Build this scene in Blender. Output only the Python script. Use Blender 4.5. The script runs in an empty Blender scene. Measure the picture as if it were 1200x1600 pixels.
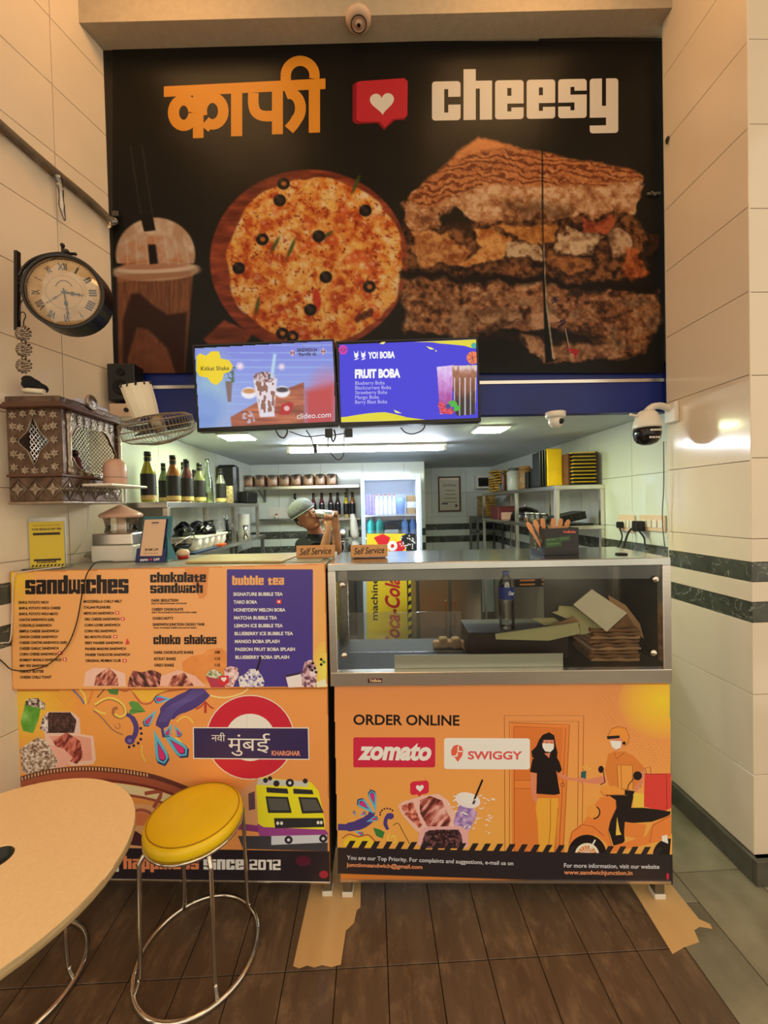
import bpy, bmesh, math, random
import numpy as np
from mathutils import Vector, Matrix, Euler
random.seed(7)
sc = bpy.context.scene
COL = sc.collection

# ------------------------------------------------------------------ camera
FPX, EYE = 620.0, 1.52
def cam_axes(vx=580, vy=790, rho=.024):
    Y = np.array([vx-600, 800-vy, -FPX], float); Y /= np.linalg.norm(Y)
    X = np.array([math.cos(rho), math.sin(rho), 0.]); X -= X.dot(Y)*Y; X /= np.linalg.norm(X)
    return np.stack([X, Y, np.cross(X, Y)], 1)
CM = cam_axes()
CO = np.array([0, 0, EYE])
cd = bpy.data.cameras.new('camera'); cam = bpy.data.objects.new('camera', cd); COL.objects.link(cam)
cd.sensor_fit = 'HORIZONTAL'; cd.sensor_width = 36.0; cd.lens = FPX*36.0/1200.0
cd.clip_start = .02; cd.clip_end = 60
cam.matrix_world = Matrix.Translation(Vector(CO)) @ Matrix(CM.T.tolist()).to_4x4()
sc.camera = cam

# ------------------------------------------------------------------ view, world
sc.view_settings.view_transform = 'Standard'; sc.view_settings.look = 'None'
sc.view_settings.gamma = 1; sc.view_settings.use_curve_mapping = False
sc.view_settings.exposure = 0.0
W = bpy.data.worlds.new('world'); sc.world = W; W.use_nodes = True
W.node_tree.nodes['Background'].inputs[0].default_value = (1.0, .86, .65, 1)
W.node_tree.nodes['Background'].inputs[1].default_value = 1.3
AMB_CEIL = 7.0      # warm ceiling panels over the seating side
TUBE = 118.0; PANEL = 115.0

# ------------------------------------------------------------------ measuring helpers
def _ray(x, y):
    return CM.T @ np.array([x-600, 800-y, -FPX])
def P(x, y, Y):
    "point of the line of sight through photo pixel x,y at depth Y"
    r = _ray(x, y); return Vector(CO + r*(Y/r[1]))
def PZ(x, y, z):
    r = _ray(x, y); return Vector(CO + r*((z-EYE)/r[2]))
def PX(x, y, X):
    r = _ray(x, y); return Vector(CO + r*(X/r[0]))

# ------------------------------------------------------------------ materials
MATS = {}
def lin(c):
    return tuple(((v/255.)/12.92 if v/255. <= .04045 else ((v/255.+.055)/1.055)**2.4) for v in c)
def material(name, rgb, rough=.5, metal=0., noise=0., nscale=8., rgb2=None, bump=0., bscale=60., coat=0., emis=0., spec=.5, stretch=(1,1,1), trans=0., ior=1.45, alpha=1., detail=4.):
    if name in MATS: return MATS[name]
    m = bpy.data.materials.new(name); m.use_nodes = True; nt = m.node_tree; b = nt.nodes['Principled BSDF']
    c = lin(rgb); b.inputs['Base Color'].default_value = (*c, 1)
    b.inputs['Roughness'].default_value = rough; b.inputs['Metallic'].default_value = metal
    b.inputs['Specular IOR Level'].default_value = spec; b.inputs['Coat Weight'].default_value = coat
    b.inputs['Transmission Weight'].default_value = trans; b.inputs['IOR'].default_value = ior
    b.inputs['Alpha'].default_value = alpha
    if emis:
        b.inputs['Emission Color'].default_value = (*c, 1); b.inputs['Emission Strength'].default_value = emis
    if noise or bump:
        tc = nt.nodes.new('ShaderNodeTexCoord'); mp = nt.nodes.new('ShaderNodeMapping'); mp.inputs['Scale'].default_value = stretch
        oi = nt.nodes.new('ShaderNodeObjectInfo'); ad = nt.nodes.new('ShaderNodeVectorMath'); ad.operation = 'ADD'
        ml = nt.nodes.new('ShaderNodeMath'); ml.operation = 'MULTIPLY'; ml.inputs[1].default_value = 37.
        nt.links.new(oi.outputs['Random'], ml.inputs[0]); nt.links.new(tc.outputs['Object'], mp.inputs[0])
        nt.links.new(mp.outputs[0], ad.inputs[0]); nt.links.new(ml.outputs[0], ad.inputs[1])
    if noise:
        n = nt.nodes.new('ShaderNodeTexNoise'); n.inputs['Scale'].default_value = nscale; n.inputs['Detail'].default_value = detail
        nt.links.new(ad.outputs[0], n.inputs['Vector'])
        r = nt.nodes.new('ShaderNodeMapRange'); r.inputs[1].default_value = .3; r.inputs[2].default_value = .7
        nt.links.new(n.outputs[0], r.inputs[0])
        mx = nt.nodes.new('ShaderNodeMix'); mx.data_type = 'RGBA'
        c2 = lin(rgb2) if rgb2 else tuple(v*(1-noise) for v in c)
        mx.inputs[6].default_value = (*c, 1); mx.inputs[7].default_value = (*c2, 1)
        nt.links.new(r.outputs[0], mx.inputs[0]); nt.links.new(mx.outputs[2], b.inputs['Base Color'])
    if bump:
        n2 = nt.nodes.new('ShaderNodeTexNoise'); n2.inputs['Scale'].default_value = bscale; n2.inputs['Detail'].default_value = 3
        nt.links.new(ad.outputs[0], n2.inputs['Vector'])
        bp = nt.nodes.new('ShaderNodeBump'); bp.inputs['Strength'].default_value = bump; bp.inputs['Distance'].default_value = .004
        nt.links.new(n2.outputs[0], bp.inputs['Height']); nt.links.new(bp.outputs[0], b.inputs['Normal'])
    MATS[name] = m; return m
def attr_material(name, rough=.5, emis=0., coat=0., wave=0.):
    m = bpy.data.materials.new(name); m.use_nodes = True; nt = m.node_tree; b = nt.nodes['Principled BSDF']
    a = nt.nodes.new('ShaderNodeAttribute'); a.attribute_name = 'Col'
    b.inputs['Roughness'].default_value = rough; b.inputs['Coat Weight'].default_value = coat
    if emis:
        b.inputs['Base Color'].default_value = (.01, .01, .012, 1)
        nt.links.new(a.outputs['Color'], b.inputs['Emission Color']); b.inputs['Emission Strength'].default_value = emis
    else:
        nt.links.new(a.outputs['Color'], b.inputs['Base Color'])
    if wave:
        tc = nt.nodes.new('ShaderNodeTexCoord'); n = nt.nodes.new('ShaderNodeTexNoise'); n.inputs['Scale'].default_value = 2.2; n.inputs['Detail'].default_value = 1
        nt.links.new(tc.outputs['Object'], n.inputs['Vector'])
        bp = nt.nodes.new('ShaderNodeBump'); bp.inputs['Strength'].default_value = 1; bp.inputs['Distance'].default_value = wave
        nt.links.new(n.outputs[0], bp.inputs['Height']); nt.links.new(bp.outputs[0], b.inputs['Normal'])
    MATS[name] = m; return m
def glass_material(name, tint=(1, 1, 1), refl=.08, rough=.02):
    "thin glass: mostly clear, with a fresnel reflection"
    m = bpy.data.materials.new(name); m.use_nodes = True; nt = m.node_tree; nt.nodes.clear()
    o = nt.nodes.new('ShaderNodeOutputMaterial'); t = nt.nodes.new('ShaderNodeBsdfTransparent'); g = nt.nodes.new('ShaderNodeBsdfGlossy')
    t.inputs[0].default_value = (*tint, 1); g.inputs['Roughness'].default_value = rough
    f = nt.nodes.new('ShaderNodeFresnel'); f.inputs[0].default_value = 1.5
    a = nt.nodes.new('ShaderNodeMath'); a.operation = 'ADD'; a.inputs[1].default_value = refl; a.use_clamp = True
    mx = nt.nodes.new('ShaderNodeMixShader')
    nt.links.new(f.outputs[0], a.inputs[0]); nt.links.new(a.outputs[0], mx.inputs[0]); nt.links.new(t.outputs[0], mx.inputs[1]); nt.links.new(g.outputs[0], mx.inputs[2]); nt.links.new(mx.outputs[0], o.inputs[0])
    MATS[name] = m; return m
def marble_material(name, c1, c2, vein):
    m = material(name, c1, .18, noise=1, nscale=14, rgb2=c2)
    nt = m.node_tree; b = nt.nodes['Principled BSDF']; src = b.inputs['Base Color'].links[0].from_socket
    ad = [n for n in nt.nodes if n.type == 'VECT_MATH'][0]
    n = nt.nodes.new('ShaderNodeTexNoise'); n.inputs['Scale'].default_value = 9; n.inputs['Detail'].default_value = 6; n.inputs['Distortion'].default_value = 1.6
    nt.links.new(ad.outputs[0], n.inputs['Vector'])
    r = nt.nodes.new('ShaderNodeValToRGB'); e = r.color_ramp.elements
    e[0].position = .49; e[0].color = (0, 0, 0, 1); e[1].position = .5; e[1].color = (1, 1, 1, 1); x = r.color_ramp.elements.new(.512); x.color = (0, 0, 0, 1)
    mx = nt.nodes.new('ShaderNodeMix'); mx.data_type = 'RGBA'; mx.inputs[7].default_value = (*lin(vein), 1)
    nt.links.new(n.outputs[0], r.inputs[0]); nt.links.new(r.outputs[0], mx.inputs[0]); nt.links.new(src, mx.inputs[6]); nt.links.new(mx.outputs[2], b.inputs['Base Color'])
    return m
def steel_material(name, rgb, rough, stretch=(1, 1, 60)):
    m = material(name, rgb, rough, 1.0, noise=.25, nscale=3, stretch=stretch)
    return m

tile_warm = material('cream_glazed_tile', (228, 211, 188), .13, noise=.06, nscale=3, bump=.05, bscale=5)
tile_white = material('white_glazed_tile', (214, 218, 206), .12, noise=.06, nscale=3, bump=.04, bscale=5)
grout = material('grey_grout', (120, 105, 88), .9)
marble = marble_material('dark_green_marble', (52, 56, 50), (84, 86, 76), (150, 150, 140))
plaster = material('ceiling_plaster', (184, 168, 144), .9, noise=.1, nscale=30, bump=.3, bscale=120)
kceil_m = material('grey_ceiling_panel', (206, 214, 220), .62, noise=.12, nscale=2)
steel = material('brushed_steel', (228, 222, 214), .27, 1.0, noise=.08, nscale=2.5, stretch=(6, 6, 60))
steel_d = material('dull_steel', (140, 140, 136), .42, 1.0, noise=.3, nscale=5)
chrome = material('chrome', (215, 208, 196), .12, 1.0)
black_pl = material('black_plastic', (22, 21, 21), .35, noise=.3, nscale=20)
black_matte = material('black_matte', (16, 15, 15), .8)
white_pl = material('white_plastic', (225, 218, 205), .3, noise=.05, nscale=10)
cream_pl = material('cream_plastic', (222, 190, 160), .35)
pink_pl = material('pink_plastic', (214, 168, 145), .3, noise=.08, nscale=12)
blue_p = material('blue_painted_metal', (16, 36, 122), .42, noise=.35, nscale=4)
ply = material('bare_plywood', (214, 176, 120), .6, noise=1, nscale=5, rgb2=(196, 156, 102), stretch=(1, .15, 1), bump=.1)
table_m = material('pale_birch_laminate', (242, 208, 156), .35, noise=1, nscale=140, rgb2=(238, 202, 150), detail=1)
edge_m = material('laminated_table_edge', (196, 170, 126), .5, noise=.35, nscale=12, stretch=(1, 1, 12))
yellow_v = material('yellow_vinyl', (246, 208, 24), .3, bump=.06, bscale=260, noise=.06, nscale=9)
yellow_p = material('yellow_plastic_bag', (236, 192, 24), .35, noise=.12, nscale=20, bump=.3, bscale=25)
kraft = material('kraft_paper', (186, 142, 98), .75, noise=.25, nscale=10, bump=.35, bscale=24)
kraft_d = material('dark_kraft_paper', (150, 104, 66), .8, noise=.35, nscale=12, bump=.4, bscale=28)
paper_w = material('white_paper', (238, 226, 198), .7, noise=.08, nscale=8, bump=.3, bscale=16)
paper_g = material('pale_green_paper', (196, 190, 140), .7, noise=.1, nscale=8)
card = material('cardboard', (176, 140, 92), .8, noise=.15, nscale=9)
skin_m = material('brown_skin', (172, 116, 82), .5, noise=.1, nscale=25)
cloth_b = material('black_cotton', (26, 26, 30), .85, noise=.3, nscale=40, bump=.3, bscale=60)
cloth_t = material('dark_trousers', (44, 44, 50), .85, noise=.2, nscale=40)
hat_m = material('grey_green_knit', (120, 122, 124), .85, noise=.35, nscale=60, bump=.5, bscale=150)
hair_m = material('black_hair', (18, 15, 13), .6, bump=.4, bscale=200)
dark_in = material('dark_recess', (26, 23, 20), .9)
wood_sign = material('light_wood_board', (204, 148, 92), .5, noise=.2, nscale=4, stretch=(1, 1, 20))
silver = material('embossed_silver', (112, 88, 72), .42, .6, noise=.5, nscale=30, bump=.9, bscale=46)
silver_l = material('raised_silver', (166, 148, 130), .36, .8, noise=.3, nscale=40, bump=.4, bscale=90)
wood_d = material('dark_brown_wood', (96, 58, 42), .4, noise=.3, nscale=6, stretch=(1, 1, 8))
bread = material('sliced_bread', (226, 172, 124), .8, noise=.3, nscale=25)
red_p = material('red_paint', (176, 28, 28), .35)
rubber = material('black_rubber', (20, 19, 18), .6)
boba_black = material('black_acrylic', (24, 20, 22), .18, noise=.2, nscale=8)
teal_p = material('teal_plastic', (58, 112, 122), .4)
navy_p = material('navy_plastic', (38, 40, 96), .4)
glass_clear = glass_material('clear_glass')
glass_front = glass_material('cabinet_glass', (.965, .975, .955), -.01, .01)
glass_tint = glass_material('fridge_glass', (.96, .98, 1), .03)
plastic_clear = glass_material('clear_plastic_film', (.92, .94, .95), .12, .18)
plastic_wrap_m = glass_material('crinkled_bag_film', (.97, .98, .98), .10, .35)
print_gloss = attr_material('glossy_flex_print', .38, wave=.012); print_gloss.node_tree.nodes['Principled BSDF'].inputs['Specular IOR Level'].default_value = .14
print_matte = attr_material('vinyl_print', .38)
print_paper = attr_material('paper_print', .6)
screen_m = attr_material('television_screen', .15, emis=.95)
tube_m = material('lit_tube', (235, 245, 255), .4, emis=TUBE)
panel_m = material('lit_ceiling_panel', (236, 250, 190), .4, emis=PANEL)
warm_m = material('lit_warm_panel', (255, 196, 128), .4, emis=AMB_CEIL)
fridge_lamp = material('lit_fridge_strip', (225, 238, 255), .4, emis=42.)

# ------------------------------------------------------------------ mesh builder
class MB:
    def __init__(s): s.v = []; s.f = []; s.mi = []; s.sm = []; s.M = Matrix.Identity(4); s.cur = 0; s.smooth = False
    def tf(s, M=None): s.M = M if M is not None else Matrix.Identity(4); return s
    def mat(s, i): s.cur = i; return s
    def add(s, vs, fs, smooth=None):
        b = len(s.v); s.v += [tuple(s.M @ Vector(p)) for p in vs]
        for f in fs: s.f.append([b+i for i in f]); s.mi.append(s.cur); s.sm.append(s.smooth if smooth is None else smooth)
        return s
    def box(s, x0, x1, y0, y1, z0, z1):
        v = [(x0,y0,z0),(x1,y0,z0),(x1,y1,z0),(x0,y1,z0),(x0,y0,z1),(x1,y0,z1),(x1,y1,z1),(x0,y1,z1)]
        return s.add(v, [(0,3,2,1),(4,5,6,7),(0,1,5,4),(1,2,6,5),(2,3,7,6),(3,0,4,7)], False)
    def bar(s, p0, p1, w, h=None, up=(0, 0, 1)):
        h = h or w; p0 = Vector(p0); p1 = Vector(p1); d = (p1-p0).normalized(); u = Vector(up)
        if abs(d.dot(u)) > .98: u = Vector((1, 0, 0))
        a = d.cross(u).normalized(); b = a.cross(d); vs = []
        for q in (p0, p1):
            for i, j in ((-1,-1),(1,-1),(1,1),(-1,1)): vs.append(q+a*(i*w/2)+b*(j*h/2))
        return s.add(vs, [(0,1,2,3),(7,6,5,4),(0,4,5,1),(1,5,6,2),(2,6,7,3),(3,7,4,0)], False)
    def rings(s, rs, close0=True, close1=True, smooth=True, loop=False):
        n = len(rs[0]); vs = [p for r in rs for p in r]; fs = []
        m = len(rs)
        for i in range(m if loop else m-1):
            for k in range(n):
                a, b = i*n+k, i*n+(k+1) % n; c, d = ((i+1) % m)*n+(k+1) % n, ((i+1) % m)*n+k
                fs.append((a, b, c, d))
        s.add(vs, fs, smooth)
        b = len(s.v)-len(vs)
        if close0 and not loop: s.f.append([b+k for k in range(n)][::-1]); s.mi.append(s.cur); s.sm.append(False)
        if close1 and not loop: s.f.append([b+(m-1)*n+k for k in range(n)]); s.mi.append(s.cur); s.sm.append(False)
        return s
    def tube(s, pts, r, n=8, closed=False):
        pts = [Vector(p) for p in pts]; m = len(pts); rs = []; a = None
        for i, p in enumerate(pts):
            if closed: d = pts[(i+1) % m]-pts[i-1]
            else: d = pts[min(i+1, m-1)]-pts[max(i-1, 0)]
            d.normalize()
            if a is None: a = d.orthogonal().normalized()
            else:
                a = a-d*a.dot(d)
                a = a.normalized() if a.length > 1e-6 else d.orthogonal().normalized()
            b = d.cross(a); rr = r[i] if isinstance(r, (list, tuple)) else r
            rs.append([p+a*(rr*math.cos(t*2*math.pi/n))+b*(rr*math.sin(t*2*math.pi/n)) for t in range(n)])
        return s.rings(rs, loop=closed)
    def lathe(s, prof, c=(0, 0, 0), n=16, smooth=True, sx=1, sy=1, closed=False):
        c = Vector(c); rs = [[c+Vector((r*math.cos(t*2*math.pi/n)*sx, r*math.sin(t*2*math.pi/n)*sy, z)) for t in range(n)] for r, z in prof]
        return s.rings(rs, smooth=smooth, close0=not closed, close1=not closed)
    def cyl(s, p0, p1, r0, r1=None, n=12):
        return s.tube([p0, p1], [r0, r0 if r1 is None else r1], n)
    def ball(s, c, r, n=12, m=8, sc3=(1, 1, 1)):
        c = Vector(c); rs = []
        for i in range(1, m):
            t = math.pi*i/m
            rs.append([c+Vector((r*math.sin(t)*math.cos(k*2*math.pi/n)*sc3[0], r*math.sin(t)*math.sin(k*2*math.pi/n)*sc3[1], -r*math.cos(t)*sc3[2])) for k in range(n)])
        b = len(s.v); s.rings(rs, False, False)
        s.add([c+Vector((0, 0, -r*sc3[2])), c+Vector((0, 0, r*sc3[2]))], [], True); e = len(s.v)
        for k in range(n):
            s.f.append([e-2, b+(k+1) % n, b+k]); s.f.append([e-1, b+(m-2)*n+k, b+(m-2)*n+(k+1) % n]); s.mi += [s.cur]*2; s.sm += [True]*2
        return s
    def prism(s, poly, z0, z1, smooth=False):
        n = len(poly); vs = [(x, y, z0) for x, y in poly]+[(x, y, z1) for x, y in poly]
        return s.add(vs, [list(range(n))[::-1], list(range(n, 2*n))]+[(i, (i+1) % n, n+(i+1) % n, n+i) for i in range(n)], smooth)
    def build_in(s, name, mats, parent, **k):
        'world coordinates, turned into those of the parent'
        I = mworld(parent).inverted(); s.v = [tuple(I @ Vector(v)) for v in s.v]; return s.build(name, mats, parent, **k)
    def build(s, name, mats, parent=None, bevel=0., seg=1, kind=None, label=None):
        me = bpy.data.meshes.new(name); me.from_pydata([tuple(v) for v in s.v], [], s.f)
        mats = mats if isinstance(mats, (list, tuple)) else [mats]
        for m in mats: me.materials.append(m)
        me.polygons.foreach_set('material_index', s.mi); me.polygons.foreach_set('use_smooth', s.sm); me.update()
        return link(name, me, parent, bevel, seg, kind, label)
def link(name, me, parent=None, bevel=0., seg=1, kind=None, label=None):
    o = bpy.data.objects.new(name, me); COL.objects.link(o)
    if parent is not None: o.parent = parent
    if bevel:
        b = o.modifiers.new('bevel', 'BEVEL'); b.width = bevel; b.segments = seg; b.limit_method = 'ANGLE'; b.angle_limit = .6; b.harden_normals = False
    if kind: o['kind'] = kind
    if label: o['label'] = label
    return o
def tag(o, label, cat, group=None):
    o['label'] = label; o['category'] = cat
    if group: o['group'] = group
    return o
def thing(name, label, cat, loc=(0, 0, 0), rot=(0, 0, 0), group=None):
    o = bpy.data.objects.new(name, None); COL.objects.link(o); o.empty_display_size = .05
    o.location = loc; o.rotation_euler = rot if not isinstance(rot, (int, float)) else (0, 0, rot)
    return tag(o, label, cat, group)
def struct(name, mb, mats, **k):
    o = mb.build(name, mats, kind='structure', **k); return o
def kids(o): return [c for c in COL.objects if c.parent == o]
ORD = ['topmost', 'second', 'third', 'fourth', 'fifth', 'sixth', 'seventh', 'eighth', 'ninth', 'tenth', 'eleventh', 'twelfth']
def copy_tree(o, parent=None):
    c = o.copy(); COL.objects.link(c)
    if parent is not None: c.parent = parent
    for ch in kids(o): copy_tree(ch, c)
    return c
def mworld(o):
    L = Matrix.LocRotScale(o.location, o.rotation_euler.to_quaternion(), o.scale)
    return (mworld(o.parent) @ L) if o.parent else L
def circ(cx, cy, r, n=24, ry=None, a0=0, a1=2*math.pi, rot=0):
    ry = r if ry is None else ry; out = []
    full = abs(a1-a0-2*math.pi) < 1e-6
    for i in range(n):
        t = a0+(a1-a0)*i/(n if full else n-1); x, y = r*math.cos(t), ry*math.sin(t)
        out.append((cx+x*math.cos(rot)-y*math.sin(rot), cy+x*math.sin(rot)+y*math.cos(rot)))
    return out
def rrect(x0, y0, x1, y1, r, n=4):
    pts = []
    for cx, cy, a in ((x1-r, y1-r, 0), (x0+r, y1-r, 90), (x0+r, y0+r, 180), (x1-r, y0+r, 270)):
        for i in range(n+1): t = math.radians(a+90*i/n); pts.append((cx+r*math.cos(t), cy+r*math.sin(t)))
    return pts
def bez(p, n=8):
    "smooth curve through the points (Catmull-Rom)"
    p = [Vector(q) for q in p]; out = []
    for i in range(len(p)-1):
        a = p[max(i-1, 0)]; b = p[i]; c = p[i+1]; d = p[min(i+2, len(p)-1)]
        for k in range(n):
            t = k/n; out.append(.5*((2*b)+(c-a)*t+(2*a-5*b+4*c-d)*t*t+(3*b-a-3*c+d)*t**3))
    return out+[p[-1]]

# ------------------------------------------------------------------ noise for printed pictures
_R = np.random.RandomState(3).rand(8, 128, 128)
def vnoise(x, y, k=0):
    xi = np.floor(x).astype(int); yi = np.floor(y).astype(int); fx = x-xi; fy = y-yi
    fx = fx*fx*(3-2*fx); fy = fy*fy*(3-2*fy); T = _R[k % 8]
    a = T[yi % 128, xi % 128]; b = T[yi % 128, (xi+1) % 128]; c = T[(yi+1) % 128, xi % 128]; d = T[(yi+1) % 128, (xi+1) % 128]
    return (a*(1-fx)+b*fx)*(1-fy)+(c*(1-fx)+d*fx)*fy
def fbm(x, y, k=0, o=4):
    s = 0; w = 1.; t = 0
    for i in range(o): s = s+w*vnoise(x*2**i+17.3*i, y*2**i+9.1*i, k+i); t += w; w *= .55
    return s/t
def pmask(X, Y, pts, soft=1.5):
    pts = [(p[0], p[1]) for p in pts]; n = len(pts); ins = np.zeros(X.shape, bool); d2 = np.full(X.shape, 1e12)
    for i in range(n):
        x0, y0 = pts[i]; x1, y1 = pts[(i+1) % n]
        if y0 != y1:
            c = ((y0 > Y) != (y1 > Y)) & (X < (x1-x0)*(Y-y0)/(y1-y0)+x0); ins ^= c
        L = (x1-x0)**2+(y1-y0)**2+1e-9; t = np.clip(((X-x0)*(x1-x0)+(Y-y0)*(y1-y0))/L, 0, 1)
        d2 = np.minimum(d2, (X-x0-t*(x1-x0))**2+(Y-y0-t*(y1-y0))**2)
    d = np.sqrt(d2); return np.clip(np.where(ins, d, -d)/soft+.5, 0, 1)
def emask(X, Y, cx, cy, rx, ry, soft=1.5, rot=0):
    c, s_ = math.cos(rot), math.sin(rot); u = (X-cx)*c+(Y-cy)*s_; v = -(X-cx)*s_+(Y-cy)*c
    r = np.sqrt((u/rx)**2+(v/ry)**2); return np.clip((1-r)*np.minimum(rx, ry)/soft+.5, 0, 1)
def over(img, col, m):
    col = np.asarray(col, float)
    if col.ndim == 1: col = col[None, None, :]
    return img*(1-m[..., None])+col*m[..., None]
def ramp(t, stops):
    xs = [s_[0] for s_ in stops]; return np.stack([np.interp(t, xs, [s_[1][k] for s_ in stops]) for k in range(3)], -1)

# ------------------------------------------------------------------ printed artwork on flat panels
BLK = {'a': ["#######","#######","....###",".######","#######","###.###","###.###","###.###","#######","#######"],
 'c': ["#######","#######","###.###","###.###","###....","###....","###.###","###.###","#######","#######"],
 'e': ["#######","#######","###.###","###.###","#######","#######","###....","###.###","#######","#######"],
 's': ["#######","#######","###.###","###....","#######","#######","....###","###.###","#######","#######"],
 'n': ["#######","#######"]+["###.###"]*8, 'u': ["###.###"]*8+["#######","#######"],
 'o': ["#######","#######"]+["###.###"]*6+["#######","#######"],
 'w': ["##.##.##"]*7+["########","########","###..###"], 'i': ["###","###","...","###","###","###","###","###","###","###"],
 'l': ["###"]*13, 'h': ["###...."]*3+["#######","#######"]+["###.###"]*8, 'd': ["....###"]*3+["#######","#######"]+["###.###"]*6+["#######","#######"],
 'b': ["###...."]*3+["#######","#######"]+["###.###"]*6+["#######","#######"],
 'k': ["###...."]*3+["###.###","###.###","###.##.","#####..","#####..","#####..","###.##.","###.###","###.###","###.###"],
 't': [".###..",".###..","######","######",".###..",".###..",".###..",".###.#",".#####",".#####"],
 'y': ["###.###"]*7+["#######","#######","#######","....###","....###","#######","#######"],
 'p': ["#######","#######"]+["###.###"]*6+["#######","#######"]+["###...."]*3,
 'g': ["#######","#######"]+["###.###"]*6+["#######","#######","....###","....###","#######"],
 '2': ["######","#...##","....##","....##","######","######","##....","##....","######","######"],
 '0': ["######","######"]+["##..##"]*6+["######","######"], '1': ["####","####"]+["..##"]*8}
DESC = {'y': 4, 'p': 3, 'g': 3}
_cap = None
class Art:
    """flat print on one panel: coloured faces stacked by hundredths of a millimetre"""
    def __init__(s, root, plane_pt, normal, gain=(1, 1, 1), step=5e-6, base=.0003, direct=None):
        s.W = mworld(root) if root is not None else Matrix.Identity(4); s.root = root
        Wi = np.array(s.W.inverted()); s.p = np.array(plane_pt, float); s.n = np.array(normal, float); s.n /= np.linalg.norm(s.n)
        s.Wi = Wi; s.nl = Wi[:3, :3] @ s.n; s.gain = np.array(gain); s.V = []; s.F = []; s.C = []; s.k = 0; s.step = step; s.base = base; s.nv = 0; s.direct = direct
    def m(s, xy):
        xy = np.asarray(xy, float).reshape(-1, 2)
        if s.direct is not None:
            o, ex, ey = s.direct; w = np.array(o)[None]+xy[:, :1]*np.array(ex)[None]+xy[:, 1:]*np.array(ey)[None]
        else:
            c = np.stack([xy[:, 0]-600, 800-xy[:, 1], np.full(len(xy), -FPX)], 1); r = c @ CM
            t = ((s.p-CO) @ s.n)/(r @ s.n); w = CO+r*t[:, None]
        l = w @ s.Wi[:3, :3].T+s.Wi[:3, 3]
        return l+s.nl[None]*(s.base+s.k*s.step)
    def tone(s, c):
        c = np.asarray(c, float)/255.; c = np.where(c <= .04045, c/12.92, ((c+.055)/1.055)**2.4)
        return np.clip(c*s.gain, 0, .92 if s.gain.max() < 50 else 9)
    def put(s, xy, faces, col):
        v = s.m(xy); s.V.append(v); s.F += [[i+s.nv for i in f] for f in faces]; s.nv += len(v)
        c = s.tone(col)
        if c.ndim == 1: c = np.tile(c, (len(v), 1))
        s.C.append(c); return s
    def up(s): s.k += 1
    def poly(s, pts, col): s.up(); return s.put(pts, [list(range(len(pts)))], col)
    def rect(s, x0, y0, x1, y1, col): return s.poly([(x0, y0), (x1, y0), (x1, y1), (x0, y1)], col)
    def ell(s, cx, cy, rx, ry, col, n=20, rot=0): return s.poly(circ(cx, cy, rx, n, ry, rot=rot), col)
    def ring(s, cx, cy, r0, r1, col, a0=0, a1=360, n=28, k=1.):
        s.up(); a = [math.radians(a0+(a1-a0)*i/n) for i in range(n+1)]
        pts = [(cx+r1*math.cos(t), cy+r1*k*math.sin(t)) for t in a]+[(cx+r0*math.cos(t), cy+r0*k*math.sin(t)) for t in a]
        return s.put(pts, [(i, i+1, n+2+i, n+1+i) for i in range(n)], col)
    def line(s, pts, w, col, closed=False, smooth=0):
        if smooth: pts = [(q[0], q[1]) for q in bez([(x, y, 0) for x, y in pts], smooth)]
        s.up(); n = len(pts); P_, fs = [], []
        ws = w if isinstance(w, (list, tuple)) else [w]*n
        if len(ws) != n: ws = [ws[min(int(i*len(ws)/n), len(ws)-1)] for i in range(n)]
        for i in range(n):
            a = pts[i-1] if (i > 0 or closed) else pts[0]; b = pts[(i+1) % n] if (i < n-1 or closed) else pts[-1]
            dx, dy = b[0]-a[0], b[1]-a[1]; L = math.hypot(dx, dy) or 1; h = ws[i]/2
            P_ += [(pts[i][0]-dy/L*h, pts[i][1]+dx/L*h), (pts[i][0]+dy/L*h, pts[i][1]-dx/L*h)]
        m = n if closed else n-1
        for i in range(m): j = (i+1) % n; fs.append((2*i, 2*i+1, 2*j+1, 2*j))
        return s.put(P_, fs, col)
    def batch(s, polys, cols):
        s.up()
        for p, c in zip(polys, cols): s.k += .05; s.put(p, [list(range(len(p)))], c)
    def text(s, body, x0, x1, y, h, col, slope=0., bold=0., shear=0., vy=None):
        "x0..x1 extent, y baseline at x0, h height of a capital"
        global _cap
        def mk(b):
            c = bpy.data.curves.new('lettering', 'FONT'); c.body = b; c.resolution_u = 3; c.offset = bold; c.shear = shear
            o = bpy.data.objects.new('lettering', c); me = bpy.data.meshes.new_from_object(o); bpy.data.objects.remove(o); bpy.data.curves.remove(c); return me
        if _cap is None: q = mk('H'); _cap = max(v.co.y for v in q.vertices); bpy.data.meshes.remove(q)
        me = mk(body); V = np.array([(v.co.x, v.co.y) for v in me.vertices])
        fs = [list(p.vertices) for p in me.polygons]; bpy.data.meshes.remove(me)
        xa, xb = V[:, 0].min(), V[:, 0].max(); sx = (x1-x0)/(xb-xa); sy = (h if vy is None else vy)/_cap
        if s.direct is not None and s.direct[2][2] > 0: sy = -sy
        X = x0+(V[:, 0]-xa)*sx; Y = y-V[:, 1]*sy+(X-x0)*slope
        s.up(); return s.put(np.stack([X, Y], 1), fs, col)
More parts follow.
